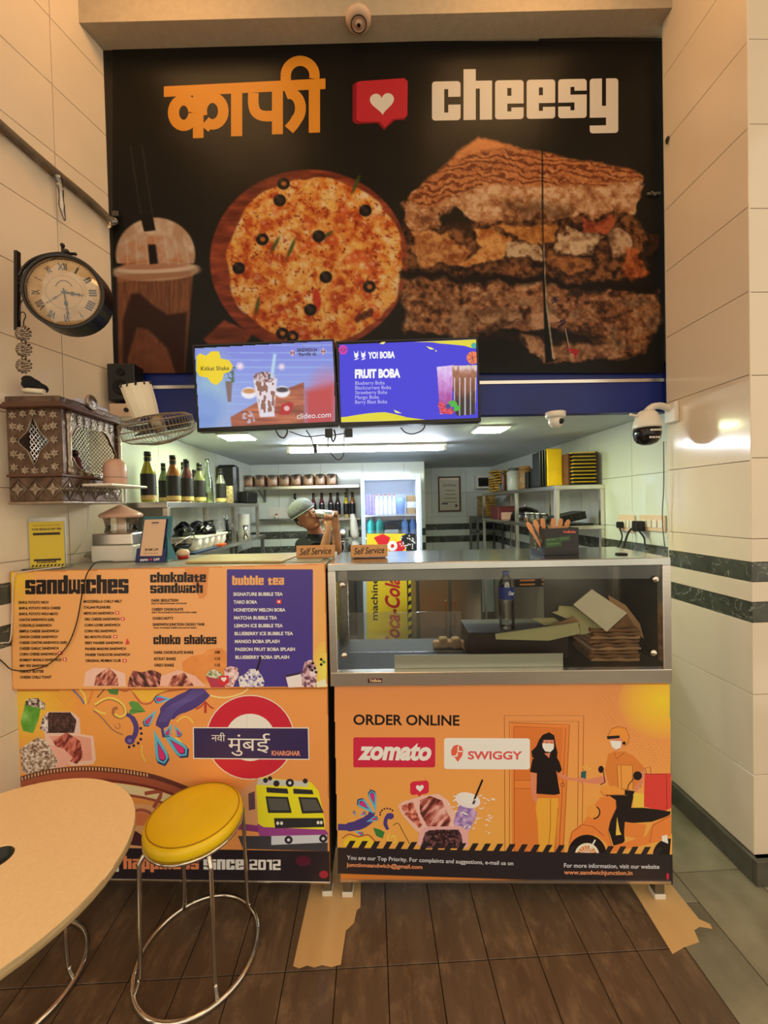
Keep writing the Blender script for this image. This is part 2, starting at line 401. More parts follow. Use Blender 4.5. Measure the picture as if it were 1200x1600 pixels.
    def block(s, body, x0, x1, y, xh, col, slope=0., gap=.8):
        "chunky slab lettering; xh is the height of a lower-case letter"
        tot = sum((len(BLK[c][0]) if c != ' ' else 4)+gap for c in body)-gap; u = (x1-x0)/tot; vv = xh/10.
        s.up(); x = 0; polys = []
        for ch in body:
            if ch == ' ': x += 4+gap; continue
            R_ = BLK[ch]; top = len(R_)-DESC.get(ch, 0); open_ = {}
            for r, row in enumerate(R_+['']):
                runs = []; i = 0
                while i < len(row):
                    if row[i] == '#':
                        j = i
                        while j < len(row) and row[j] == '#': j += 1
                        runs.append((i, j)); i = j
                    else: i += 1
                for k_ in [k_ for k_ in open_ if k_ not in runs]:
                    r0 = open_.pop(k_); polys.append((x+k_[0], r0-top, x+k_[1], r-top, x, x+len(R_[0]), -top, len(R_)-top, ch in 'cesaodgubpy0n'))
                for k_ in runs: open_.setdefault(k_, r)
            x += len(R_[0])+gap
        for a, b, c, d, gx0, gx1, gy0, gy1, rnd in polys:
            cs = []
            for px, py, sx, sy, hit in ((a, b, 1, 1, a == gx0 and b == gy0), (c, b, -1, 1, c == gx1 and b == gy0), (c, d, -1, -1, c == gx1 and d == gy1), (a, d, 1, -1, a == gx0 and d == gy1)):
                if hit and rnd:
                    arc_ = [(px+sx*.75*(1-math.sin(t)), py+sy*.75*(1-math.cos(t))) for t in (0, .52, 1.05, 1.571)]
                    cs += arc_ if (sx*sy < 0) else arc_[::-1]
                else: cs.append((px, py))
            s.put([(x0+px*u, y+py*vv+px*u*slope) for px, py in cs], [list(range(len(cs)))], col)
        return s
    def paint(s, x0, y0, x1, y1, st, fn):
        nx = max(2, int((x1-x0)/st)+1); ny = max(2, int((y1-y0)/st)+1)
        X, Y = np.meshgrid(np.linspace(x0, x1, nx), np.linspace(y0, y1, ny)); img, mk = fn(X, Y)
        s.up(); v = s.m(np.stack([X.ravel(), Y.ravel()], 1)); idx = np.arange(nx*ny).reshape(ny, nx)
        q = np.stack([idx[:-1, :-1], idx[1:, :-1], idx[1:, 1:], idx[:-1, 1:]], -1).reshape(-1, 4)
        if mk is not None:
            mm = mk.ravel() > .5; q = q[mm[q].sum(1) >= 3]
        s.V.append(v); s.F += (q+s.nv).tolist(); s.nv += len(v); s.C.append(s.tone(np.clip(img, 0, 255).reshape(-1, 3))); return s
    def food(s, pts, stops, sc_=.25, k=0, st=.8, stretch=(1, 1), rot=0.):
        xs = [p[0] for p in pts]; ys = [p[1] for p in pts]
        def fn(X, Y):
            c, s_ = math.cos(rot), math.sin(rot); n = fbm((X*c+Y*s_)*sc_*stretch[0], (-X*s_+Y*c)*sc_*stretch[1], k, 3)
            t = np.clip((n-.5)*2.1+.5, 0, 1); return ramp(t, [(i/(len(stops)-1), q) for i, q in enumerate(stops)]), pmask(X, Y, pts, 1)
        return s.paint(min(xs), min(ys), max(xs), max(ys), st, fn)
    def build(s, name, mat_, parent=None, label=None):
        V = np.concatenate(s.V); C = np.concatenate(s.C); me = bpy.data.meshes.new(name)
        me.from_pydata(V.tolist(), [], s.F)
        a = me.color_attributes.new('Col', 'FLOAT_COLOR', 'POINT'); a.data.foreach_set('color', np.concatenate([C, np.ones((len(C), 1))], 1).ravel())
        me.materials.append(mat_); me.update()
        # make every face look the way the print looks
        n = Vector(s.nl); bm = bmesh.new(); bm.from_mesh(me)
        fl = [f for f in bm.faces if f.normal.dot(n) < 0]; bmesh.ops.reverse_faces(bm, faces=fl); bm.to_mesh(me); bm.free()
        return link(name, me, parent if parent is not None else s.root, label=label)

# ================================================================== SETTING
def tiles(parent, A, B, n, us, rows, inset=.0013, th=.006, name='tile'):
    "glazed tiles over a wall from A to B (ground points); us = joints along it, rows = (z0, z1, material)"
    A = Vector((*A, 0)); B = Vector((*B, 0)); e = (B-A).normalized(); n = Vector((*n, 0)).normalized(); L = (B-A).length
    us = [0]+[u for u in us if 0 < u < L]+[L]; cache = {}
    R = Matrix((( e.x, n.x, 0), (e.y, n.y, 0), (0, 0, 1))).to_4x4()
    for z0, z1, mt in rows:
        for u0, u1 in zip(us, us[1:]):
            w, h = u1-u0-.0022, z1-z0-.0022
            if w < .004: continue
            k = (round(w, 4), round(h, 4), mt.name)
            if k not in cache:
                i = inset; a, b = w/2, h/2
                v = [(-a,0,-b),(a,0,-b),(a,0,b),(-a,0,b),(-a,th-i,-b),(a,th-i,-b),(a,th-i,b),(-a,th-i,b),(-a+i,th,-b+i),(a-i,th,-b+i),(a-i,th,b-i),(-a+i,th,b-i)]
                f = [(0,1,5,4),(1,2,6,5),(2,3,7,6),(3,0,4,7),(4,5,9,8),(5,6,10,9),(6,7,11,10),(7,4,8,11),(8,9,10,11)]
                me = bpy.data.meshes.new(name); me.from_pydata(v, [], f); me.materials.append(mt); me.update()
                bm = bmesh.new(); bm.from_mesh(me); bmesh.ops.recalc_face_normals(bm, faces=bm.faces); bm.to_mesh(me); bm.free()
                cache[k] = me
            o = bpy.data.objects.new(name, cache[k]); COL.objects.link(o); o.parent = parent
            c = A+e*((u0+u1)/2)+n*.0001; c.z = (z0+z1)/2; o.matrix_local = Matrix.Translation(c) @ R
def wall_box(name, A, B, n, z0, z1, th=.08, mat_=None, z1b=None):
    A = Vector((*A, 0)); B = Vector((*B, 0)); n = Vector((*n, 0)).normalized(); m = MB(); z1b = z1 if z1b is None else z1b
    v = []
    for p, zt in ((A, z1), (B, z1b)):
        for q in (p, p-n*th): v += [(q.x, q.y, z0), (q.x, q.y, zt)]
    m.add(v, [(0,1,5,4),(2,6,7,3),(0,2,3,1),(4,5,7,6),(1,3,7,5),(0,4,6,2)])
    return struct(name, m, mat_ or grout)
Tw, Tm, Tk = tile_warm, marble, tile_white
def rows_of(zs, base, lo=.1):
    out = []
    for a, b in zip(zs, zs[1:]):
        out.append((a, b, Tm if (abs(a-1.025) < .03 or abs(a-1.185) < .03) else base))
    return out
bands = [1.025, 1.105, 1.185, 1.262]
# right wall of the seating side, ending where the kitchen starts
zr = [.1, .42, .74]+bands+[1.354, 1.66, 1.994, 2.315, 2.637, 2.935, 3.26, 3.58, 3.9]
wr = wall_box('wall_right', (1.487, 1.507), (1.487, 1.93), (-1, 0), 0, 4.05)
tiles(wr, (1.487, 1.5), (1.487, 1.935), (-1, 0), [.62], rows_of(zr, Tw))
wf = wall_box('wall_right_front', (1.487, 1.507), (2.7, 1.507), (0, -1), 0, 4.05)
zf = [.1, .42, .74]+bands+[1.354, 1.67, 1.99, 2.31, 2.63, 2.95, 3.27, 3.59, 3.9]
tiles(wf, (1.481, 1.507), (2.7, 1.507), (0, -1), [.45, .9], rows_of(zf, Tw))
m = MB(); m.box(1.487, 1.567, 1.93, 1.945, 0, 4.05); struct('wall_right_end', m, tile_white)
m = MB(); m.box(1.462, 1.481, 1.49, 1.94, 0.001, .0995); struct('baseboard_right', m, material('grey_stone_skirting', (92, 88, 78), .55, noise=.4, nscale=16), bevel=.002)
m = MB(); m.box(1.4625, 2.6, 1.470, 1.4895, 0.001, .0995); struct('baseboard_front', m, MATS['grey_stone_skirting'], bevel=.002)
# left wall, a little out of square
LA, LB = Vector((-1.659, .60)), Vector((-1.225, 2.0)); Ld = (LB-LA).normalized(); Ln = Vector((Ld.y, -Ld.x))
zl = [.1, .40, .70]+bands+[1.34, 1.62, 1.905, 2.20, 2.49, 2.765, 3.045, 3.33, 3.61, 3.9]
wl = wall_box('wall_left', LA-Ln*.006, LB-Ln*.006, Ln, 0, 4.05)
uj = (Vector((-1.302, 1.75))-LA).length
tiles(wl, LA-Ln*.006, LB-Ln*.006, Ln, [uj-.9, uj-.45, uj], rows_of(zl, Tw))
# kitchen walls
zk = [.1, .42, .74]+bands+[1.354, 1.66, 1.985]
KX0, KX1, KY, KY2, KZ = -1.286, 1.566, 4.3, 5.1, 1.985
w = wall_box('wall_kitchen_left', (KX0, 2.0), (KX0, KY), (1, 0), 0, KZ); tiles(w, (KX0, 2.0), (KX0, KY), (1, 0), [.45*i for i in range(1, 6)], rows_of(zk, Tk))
w = wall_box('wall_kitchen_right', (KX1, 1.945), (KX1, KY2), (-1, 0), 0, KZ); tiles(w, (KX1, 1.945), (KX1, KY2), (-1, 0), [.38+.45*i for i in range(0, 7)], rows_of(zk, Tk))
w = wall_box('wall_kitchen_back', (KX0, KY), (.58, KY), (0, -1), 0, KZ); tiles(w, (KX0, KY), (.58, KY), (0, -1), [.3+.45*i for i in range(0, 4)], rows_of(zk, Tk))
w = wall_box('wall_kitchen_niche', (.5, KY2), (KX1, KY2), (0, -1), 0, KZ); tiles(w, (.5, KY2), (KX1, KY2), (0, -1), [.28+.45*i for i in range(0, 3)], rows_of(zk, Tk))
w = wall_box('wall_kitchen_return', (.58, KY), (.58, KY2), (1, 0), 0, KZ); tiles(w, (.58, KY-.006), (.58, KY2), (1, 0), [.4], rows_of(zk, Tk))
m = MB(); m.box(KX0-.1, KX1+.1, 2.052, KY2+.1, KZ, KZ+.06); struct('ceiling_kitchen', m, kceil_m)
# ceilings of the seating side
m = MB(); zc = lambda x: 3.733+(x+1.2)*.0398
m.add([(-1.5, 1.87, zc(-1.5)), (1.6, 1.87, zc(1.6)), (1.6, 2.1, zc(1.6)), (-1.5, 2.1, zc(-1.5)), (-1.5, 1.87, 4.05), (1.6, 1.87, 4.05), (1.6, 2.1, 4.05), (-1.5, 2.1, 4.05)],
      [(0,3,2,1),(4,5,6,7),(0,1,5,4),(1,2,6,5),(2,3,7,6),(3,0,4,7)]); struct('ceiling_soffit', m, plaster)
m = MB(); m.box(-1.7, 2.8, -.6, 2.1, 4.05, 4.12); struct('ceiling', m, material('white_ceiling_paint', (215, 200, 175), .9))
# mezzanine front behind the banner
m = MB(); m.box(-1.28, 1.56, 2.012, 2.052, 2.2, 3.84); struct('wall_mezzanine', m, dark_in)
# blue painted edge beam
bm_ = MB(); bm_.box(-1.222, 1.545, 1.995, 2.012, 2.135, 2.205); t = struct('trim_1', bm_, blue_p)
bm_ = MB(); bm_.box(-1.222, 1.545, 1.997, 2.05, 1.965, 2.118); struct('trim_2', bm_, blue_p)
bm_ = MB(); bm_.box(-1.222, 1.545, 1.992, 2.012, 2.1185, 2.1345); struct('trim_3', bm_, steel)
bm_ = MB(); bm_.box(1.515, 1.56, 1.985, 2.05, 2.0, 2.24); struct('trim_4', bm_, blue_p)
# floor: brown wood-look planks, stone slabs along the right wall
fm = MB(); fm.box(-4, 5, -5.0, -.602, -.05, -.0005); struct('floor_front', fm, material('brown_stone_floor', (86, 70, 54), .5, noise=.3, nscale=4))
fm = MB(); fm.box(-1.75, 2.8, -.6, 5.2, -.05, -.0085); fl = struct('floor', fm, material('dark_floor_joint', (38, 29, 20), .9))
plank_m = material('brown_plank_tile', (100, 80, 61), .42, noise=1, nscale=3.2, rgb2=(80, 61, 45), stretch=(6, .8, 1), bump=.22, bscale=40, detail=8)
nt = plank_m.node_tree; b = nt.nodes['Principled BSDF']; src = b.inputs['Base Color'].links[0].from_socket
g = nt.nodes.new('ShaderNodeNewGeometry'); n = nt.nodes.new('ShaderNodeTexNoise'); n.inputs['Scale'].default_value = 9; n.inputs['Detail'].default_value = 12; n.inputs['Roughness'].default_value = .7; n.inputs['Distortion'].default_value = .3
mp = nt.nodes.new('ShaderNodeMapping'); mp.inputs['Scale'].default_value = (1.6, .8, 1); nt.links.new(g.outputs['Position'], mp.inputs[0]); nt.links.new(mp.outputs[0], n.inputs['Vector'])
r = nt.nodes.new('ShaderNodeMapRange'); r.inputs[1].default_value = .5; r.inputs[2].default_value = .72; r.inputs[4].default_value = .6; nt.links.new(n.outputs[0], r.inputs[0])
mx = nt.nodes.new('ShaderNodeMix'); mx.data_type = 'RGBA'; mx.inputs[7].default_value = (*lin((150, 122, 94)), 1); nt.links.new(r.outputs[0], mx.inputs[0]); nt.links.new(src, mx.inputs[6]); nt.links.new(mx.outputs[2], b.inputs['Base Color'])
slab_m = material('grey_green_stone_slab', (150, 144, 122), .4, noise=1, nscale=5, rgb2=(104, 98, 80), bump=.3, bscale=30, detail=9)
kfloor = material('kitchen_floor_tile', (96, 98, 92), .35, noise=.3, nscale=6)
def slab(x0, x1, y0, y1, mt, name='plank', cache={}):
    w, d = x1-x0-.0028, y1-y0-.0028; k = (round(w, 4), round(d, 4), mt.name)
    if k not in cache:
        i = .0012; a, c = w/2, d/2
        v = [(-a,-c,-.008),(a,-c,-.008),(a,c,-.008),(-a,c,-.008),(-a,-c,-i),(a,-c,-i),(a,c,-i),(-a,c,-i),(-a+i,-c+i,0),(a-i,-c+i,0),(a-i,c-i,0),(-a+i,c-i,0)]
        f = [(0,1,5,4),(1,2,6,5),(2,3,7,6),(3,0,4,7),(4,5,9,8),(5,6,10,9),(6,7,11,10),(7,4,8,11),(8,9,10,11)]
        me = bpy.data.meshes.new(name); me.from_pydata(v, [], f); me.materials.append(mt); me.update(); cache[k] = me
    o = bpy.data.objects.new(name, cache[k]); COL.objects.link(o); o.parent = fl; o.location = ((x0+x1)/2, (y0+y1)/2, 0)
xj = [.185+.168*i for i in range(-11, 6)]
for i, (x0, x1) in enumerate(zip(xj, xj[1:])):
    for y0, y1 in ((-.6, .38), (.38, 1.285), (1.285, 2.19), (2.19, 3.1)):
        slab(x0, x1, y0, y1, plank_m)
xe = xj[-1]
for x0, x1, ys in ((xe, xe+.17, (-.6, .5, 1.0, 1.43, 1.78, 2.2, 3.1)), (xe+.17, 1.487, (-.6, .6, 1.12, 1.55, 1.9, 2.4, 3.1))):
    for y0, y1 in zip(ys, ys[1:]): slab(x0, x1, y0, y1, slab_m, 'slab')
slab(1.487, 2.2, -.6, .45, slab_m, 'slab'); slab(1.487, 2.2, .45, 1.5, slab_m, 'slab')
for i in range(5):
    for j in range(4): slab(-1.29+i*.575, -1.29+(i+1)*.575, 3.1+j*.5, 3.1+(j+1)*.5, kfloor, 'slab')
# warm ceiling lamps over the seating side (out of frame, above the camera)
for i, (x, y) in enumerate(((-.8, 1.42), (.8, 1.42), (0, -.3))):
    t = thing('ceiling_light', 'square warm ceiling lamp over the seating side, '+('left', 'right', 'rear')[i]+' one of three', 'lamp', (x, y, 4.05), group='warm ceiling lamps')
    a = MB(); a.box(-.36, .36, -.26, .26, -.03, -.001); a.build('frame', white_pl, t, bevel=.004)
    a = MB(); a.box(-.34, .34, -.24, .24, -.036, -.031); a.build('diffuser', warm_m, t)

# ================================================================== BANNER
bn = thing('wall_banner', 'huge dark printed banner with pizza, sandwich and iced drink above the kitchen opening', 'banner', (0, 1.985, 2.2))
m = MB(); m.box(-1.235, .884, -.005, .005, .012, 1.60); m.build('banner_sheet', material('black_flex_sheet', (20, 18, 15), .3), bn)
m = MB(); m.box(.890, 1.52, -.004, .006, .016, 1.628); m.build('banner_sheet', MATS['black_flex_sheet'], bn)
A = Art(bn, (0, 1.978, 0), (0, -1, 0), gain=(.62, .68, .84), base=.0)
def banner_img(X, Y):
    img = np.zeros(X.shape+(3,))+np.array((27, 23, 18.))
    img += (fbm(X*.004, Y*.01, 5, 3)[..., None]-.4)*np.array((12, 11, 8.))
    # iced drink
    n = fbm(X*.05, Y*.05, 1); n2 = fbm(X*.4, Y*.04, 2)
    body = [(182, 428), (302, 428), (296, 500), (288, 590), (186, 590)]
    img = over(img, ramp(n2, [(.2, (104, 62, 40)), (.8, (150, 92, 58))]), pmask(X, Y, body, 3))
    img = over(img, (58, 30, 20), pmask(X, Y, [(192, 590), (192, 500), (205, 460), (218, 458), (240, 478), (262, 492), (292, 488), (288, 590), (276, 590), (262, 545), (232, 515), (214, 512), (200, 560), (198, 590)], 5))
    img = over(img, ramp(n, [(.2, (108, 58, 38)), (.8, (138, 78, 50))]), .8*pmask(X, Y, [(200, 590), (206, 540), (220, 512), (240, 530), (262, 560), (276, 590)], 4))
    img = over(img, ramp(n, [(.3, (196, 150, 112)), (.75, (232, 204, 168))]), emask(X, Y, 243, 398, 62, 58, 3)*(Y < 412))
    img = over(img, ramp(n+.2*(Y-380)/40, [(.3, (214, 178, 142)), (.6, (196, 120, 74)), (.9, (158, 82, 50))]), .85*emask(X, Y, 240, 402, 52, 34, 6)*(Y < 425))
    img = over(img, (206, 164, 124), .85*emask(X, Y, 244, 424, 69, 15, 2, -.04)); img = over(img, (236, 204, 168), .8*emask(X, Y, 243, 419, 64, 8, 2, -.04)); img = over(img, (172, 104, 66), .7*emask(X, Y, 241, 416, 54, 5, 2, -.04))
    img = over(img, (168, 112, 76), .7*pmask(X, Y, [(184, 430), (300, 424), (298, 431), (184, 441)], 2))
    for a_, b_ in (((203, 228), (222, 352)), ((221, 226), (240, 352))):
        img = over(img, (96, 80, 62), .55*pmask(X, Y, [a_, (a_[0]+1.5, a_[1]), (b_[0]+1.5, b_[1]), b_], 1.5))
    img = over(img, (20, 15, 12), pmask(X, Y, [(219, 335), (238, 335), (243, 360), (225, 362)], 1.5)); img = over(img, (24, 14, 12), pmask(X, Y, [(231, 382), (244, 382), (248, 412), (234, 413)], 2))
    for k in range(7):
        x = 196+k*15; img = over(img, (240, 216, 184), .35*pmask(X, Y, [(x, 370), (x+2, 369), (x+5+k, 414), (x+2+k, 414)], 2))
    # pizza on its board
    img = over(img, ramp(fbm(X*.02, Y*.12, 3), [(.2, (92, 38, 22)), (.8, (158, 74, 44))]), pmask(X, Y, [(350, 500), (395, 520), (380, 545), (325, 538), (318, 530)], 4))
    img = over(img, ramp(fbm(X*.03, Y*.12, 3), [(.25, (104, 40, 24)), (.75, (172, 76, 44))]), emask(X, Y, 483, 407, 155, 142, 2.5))
    rr = 1+.09*(fbm(X*.03, Y*.03, 6, 2)-.5); e = emask(X-6, Y, 487, 407, 138*rr, 131*rr, 3)
    a = fbm(X*.075, Y*.075, 0, 5); b = fbm(X*.03+9, Y*.03, 4, 3); c = fbm(X*.16, Y*.16, 2, 3)
    pz = ramp(np.clip(a*1.5-.25+.35*(b-.5), 0, 1), [(.0, (168, 56, 22)), (.28, (206, 92, 34)), (.5, (236, 146, 58)), (.7, (242, 178, 92)), (1, (250, 214, 158))])
    pz = over(pz, (160, 50, 24), .8*np.clip((c-.66)*14, 0, 1)); pz = over(pz, (250, 222, 176), .6*np.clip((.3-c)*14, 0, 1))
    pz = over(pz, (120, 34, 18), .9*np.clip((vnoise(X*.34, Y*.34, 5)-.84)*14, 0, 1))
    img = over(img, pz, e)
    rs = np.random.RandomState(11)
    for k in range(60):
        t = rs.rand()*6.28; r = 128*math.sqrt(rs.rand()); x, y = 493+r*math.cos(t), 407+r*.93*math.sin(t); q = rs.rand()
        colr = (226, 96, 42) if q < .35 else (250, 190, 84) if q < .8 else (184, 58, 30)
        w_ = rs.uniform(5, 12); mk = emask(X, Y, x, y, w_, w_*rs.uniform(.5, .9), 3, rs.rand()*3)
        img = over(img, colr, .55*mk); img = over(img, (255, 226, 170), .35*emask(X, Y, x-2, y-2, w_*.4, w_*.3, 2))
    for x, y, w_, h_, ro in ((495, 598-130, 6, 17, -.1), (430, 382, 3, 14, .5), (455, 388, 3, 17, .4), (402, 478, 3, 15, .2), (510, 368, 3, 12, 1.0), (556, 288, 3, 16, .4)):
        img = over(img, (196, 44, 30) if w_ > 5 else (70, 84, 34), .85*emask(X, Y, x, y, w_, h_, 2, ro))
    for x, y in ((443, 287), (437, 313), (571, 329), (498, 369), (410, 374), (373, 419), (509, 433), (577, 448), (485, 484), (441, 521), (457, 526), (564, 300)):
        if (x, y) == (564, 300): continue
        img = over(img, (28, 20, 16), emask(X, Y, x, y, 10, 9.5, 1.5)); img = over(img, (206, 118, 48) if (x+y) % 3 else (60, 44, 36), .9*emask(X, Y, x+.5, y, 4, 3.6, 1.2)); img = over(img, (92, 78, 66), .6*emask(X, Y, x-4, y-5, 3, 2, 1.5))
    for k in range(3):
        img = over(img, (70, 26, 16), .8*emask(X, Y, 560+k*9, 497-k*4, 5, 8, 2, .5))
    # grilled sandwich
    q = lambda L: [(600+x/2.609, 200+y/2.609) for x, y in L]
    f1 = fbm(X*.05, Y*.07, 2, 5); f2 = fbm(X*.15, Y*.15, 6, 5); f3 = fbm(X*.4, Y*.4, 1, 3)
    dx, dy = (fbm(X*.045, Y*.045, 3, 4)-.5)*26, (fbm(X*.045+40, Y*.045, 5, 4)-.5)*26
    pm = lambda L, soft=4: pmask(X+dx, Y+dy, q(L), soft)
    tex = np.clip(.55+1.25*(f2-.5)+.35*(f3-.5)+1.3*(f1-.5), 0, 1)
    inner = [(80, 380), (200, 400), (440, 370), (640, 330), (1000, 340), (1060, 420), (1075, 600), (900, 640), (100, 600), (70, 430)]
    img = over(img, ramp(tex, [(.15, (26, 15, 10)), (.5, (84, 46, 24)), (.85, (150, 92, 50))]), pm(inner, 8))
    low = [(70, 600), (300, 610), (600, 622), (900, 655), (1128, 670), (1136, 800), (1060, 900), (900, 950), (660, 955), (540, 880), (300, 845), (80, 820)]
    img = over(img, ramp(tex, [(.1, (58, 32, 18)), (.4, (128, 76, 42)), (.65, (170, 108, 64)), (.95, (212, 156, 104))]), pm(low, 8))
    img = over(img, (24, 13, 9), .85*np.clip(2.2*(f1-.52), 0, 1)*pm(low, 20)*(Y > 455))
    img = over(img, (24, 14, 9), .95*pm([(70, 575), (400, 592), (700, 615), (1120, 640), (1120, 672), (900, 662), (640, 642), (380, 622), (70, 606)], 7))
    img = over(img, (20, 13, 10), .9*pm([(290, 850), (560, 795), (840, 850), (900, 885), (760, 895), (560, 850), (560, 960), (360, 960)], 12))
    for L, c0, c1, al in (([(560, 770), (640, 745), (720, 800), (700, 825), (480, 820)], (140, 84, 50), (206, 150, 104), .95), ([(545, 840), (640, 870), (760, 905), (860, 880), (980, 905), (900, 955), (640, 955), (570, 900)], (120, 72, 42), (200, 144, 96), .95),
            ([(110, 420), (200, 420), (300, 455), (370, 490), (330, 545), (160, 565), (100, 500)], (150, 76, 32), (224, 154, 86), .95), ([(350, 420), (440, 405), (510, 450), (490, 525), (380, 555), (300, 550), (400, 490)], (176, 92, 36), (240, 170, 90), .95),
            ([(470, 395), (640, 380), (720, 400), (700, 470), (540, 455)], (176, 98, 38), (226, 150, 70), .9), ([(490, 465), (640, 465), (645, 535), (560, 525), (500, 535)], (140, 92, 56), (224, 184, 132), .95),
            ([(720, 440), (790, 412), (870, 428), (905, 440), (860, 495), (730, 512), (705, 490)], (150, 100, 60), (232, 190, 138), .97), ([(915, 410), (970, 396), (998, 440), (994, 500), (960, 530), (920, 460)], (150, 100, 62), (220, 174, 126), .97),
            ([(820, 365), (950, 370), (915, 428), (820, 425)], (140, 54, 28), (196, 96, 50), .95), ([(965, 500), (1045, 495), (1080, 590), (985, 610)], (120, 52, 24), (214, 112, 54), .95), ([(650, 520), (850, 515), (850, 585), (670, 580)], (116, 62, 30), (200, 124, 62), .85),
            ([(370, 740), (540, 725), (570, 775), (400, 805)], (130, 84, 50), (206, 154, 106), .85), ([(270, 760), (350, 735), (335, 840), (265, 860)], (112, 70, 42), (190, 138, 92), .85), ([(1075, 440), (1120, 450), (1115, 520), (1080, 520)], (60, 30, 16), (120, 64, 34), .6)):
        img = over(img, (16, 9, 6), .55*pm([(x+6, y+12) for x, y in L], 12)); img = over(img, ramp(tex, [(.15, c0), (.8, c1)]), al*pm(L, 4))
    crumb = [(80, 300), (110, 262), (200, 215), (330, 205), (640, 175), (1040, 185), (1062, 235), (1020, 355), (900, 352), (780, 352), (700, 372), (620, 358), (560, 366), (470, 374), (430, 392), (370, 390), (335, 345), (290, 325), (235, 360), (200, 400), (130, 418), (80, 385)]
    img = over(img, ramp(np.clip(tex-.3*np.clip((Y-300)/60, 0, 1)+.15, 0, 1), [(.1, (120, 68, 36)), (.4, (176, 112, 64)), (.7, (206, 146, 94)), (1, (232, 184, 134))]), pm(crumb, 4))
    img = over(img, (30, 18, 11), .75*pm([(235, 372), (290, 330), (340, 350), (370, 395), (330, 430), (250, 420)], 8)); img = over(img, (84, 52, 28), .6*pm([(480, 320), (560, 290), (660, 300), (760, 320), (740, 365), (560, 360)], 16))
    top = [(385, 38), (520, 68), (640, 100), (820, 135), (1040, 178), (1055, 205), (900, 240), (760, 232), (640, 238), (480, 225), (330, 262), (200, 320), (150, 330), (95, 285), (200, 190), (300, 100)]
    mt_ = pmask(X+dx*.4, Y+dy*.4, q(top), 5); row = (Y-200)-.14*np.abs(X-745)+(f1-.5)*24; rid = np.sin(row*.62)
    img = over(img, ramp(np.clip(.45+.7*(f2-.5)+.6*(f3-.5), 0, 1), [(.1, (150, 80, 40)), (.5, (204, 124, 66)), (.9, (226, 158, 98))]), mt_)
    img = over(img, (104, 44, 20), mt_*np.clip((Y-226)/14, 0, 1)*np.clip(1.5*rid+2.2*(f2-.5)-.15, 0, 1)*.85)
    img = over(img, (238, 150, 84), .75*pmask(X+dx*.3, Y+dy*.3, q([(385, 42), (520, 72), (430, 96), (340, 104), (270, 150), (300, 100)]), 8))
    img = over(img, (255, 226, 190), .35*np.clip((f3-.72)*10, 0, 1)*pm(crumb, 3))
    # seam of the two sheets, torn and folded at the foot
    img = over(img, (8, 7, 6), pmask(X, Y, [(844, 60), (846.5, 60), (850, 430), (863, 560), (872, 562), (856, 567), (852, 567), (848, 440)], 1.5))
    img = over(img, (214, 190, 150), .8*pmask(X, Y, [(849, 380), (850, 380), (854, 470), (864, 545), (867, 562), (864, 562), (853, 480)], 1.2))
    return img, None
A.paint(176, 64, 1037.5, 583, 1.5, banner_img)
OR = (240, 154, 44)
h = lambda L: [(x/2, y/2) for x, y in L]
A.poly(h([(512, 270), (1017, 245), (1017, 278), (512, 303)]), OR)
for x0, x1, yb in ((603, 636, 432), (722, 757, 426), (850, 884, 420), (965, 1000, 415)): A.poly(h([(x0, 285 if x0 < 960 else 262), (x1, 283 if x0 < 960 else 260), (x1, yb-1), (x0, yb)]), OR)
def arc(cx, cy, rx, ry, a0, a1, w, n=22): A.line([((cx+rx*math.cos(math.radians(a0+(a1-a0)*i/n)))/2, (cy+ry*math.sin(math.radians(a0+(a1-a0)*i/n)))/2) for i in range(n+1)], w/2, OR)
arc(574, 352, 32, 40, 0, 360, 35); arc(664, 347, 34, 42, -200, 130, 33)
A.line(h([(580, 293), (575, 312)]), 18, OR); A.line(h([(640, 402), (652, 388), (668, 388)]), 15, OR)
A.line(h([(792, 290), (792, 325), (800, 350), (822, 362), (860, 362)]), 16.5, OR, smooth=4)
arc(905, 338, 34, 46, -110, 60, 34); A.line(h([(928, 372), (918, 388), (903, 405)]), 17, OR)
arc(938, 236, 45, 46, 180, 372, 32); A.line(h([(893, 236), (893, 252)]), 16, OR)
# heart speech bubble
RB = (206, 50, 54)
A.poly([(551, 133), (557, 128), (632, 122), (637, 127), (637, 180), (632, 187), (617, 188), (600, 203), (590, 192), (557, 194), (551, 190)], (150, 26, 36)); A.poly([(557, 131), (561, 127), (632, 122), (637, 127), (636, 180), (631, 184), (614, 186), (601, 199), (594, 190), (562, 190), (557, 187)], RB)
def heart(art, cx, cy, r, col, rot=-.05):
    pts = []
    for i in range(28):
        t = 2*math.pi*i/28; x = 16*math.sin(t)**3; y = -(13*math.cos(t)-5*math.cos(2*t)-2*math.cos(3*t)-math.cos(4*t))
        pts.append((cx+(x*math.cos(rot)-y*math.sin(rot))*r/16, cy+(x*math.sin(rot)+y*math.cos(rot))*r/16))
    art.poly(pts, col)
heart(A, 597, 160, 19, (240, 226, 200))
A.block('cheesy', 675, 966, 188.5, 61, (238, 222, 194), slope=-.018, gap=.75)
# small pen scribbles and tape marks near the torn corner
for a_, b_ in (((861, 470), (871, 464)), ((862, 474), (872, 468)), ((871, 505), (883, 499)), ((873, 510), (884, 503)), ((865, 463), (869, 473)), ((876, 500), (879, 509))): A.line([a_, b_], 1.6, (28, 22, 60))
A.line([(883, 513), (890, 545), (893, 560)], 1, (220, 180, 150))
for k in range(7): A.line([(886+k*2, 545+(k % 3)*3), (905-k, 548+k*2)], 2, (190, 40, 44))
A.build('printed_artwork', print_gloss)

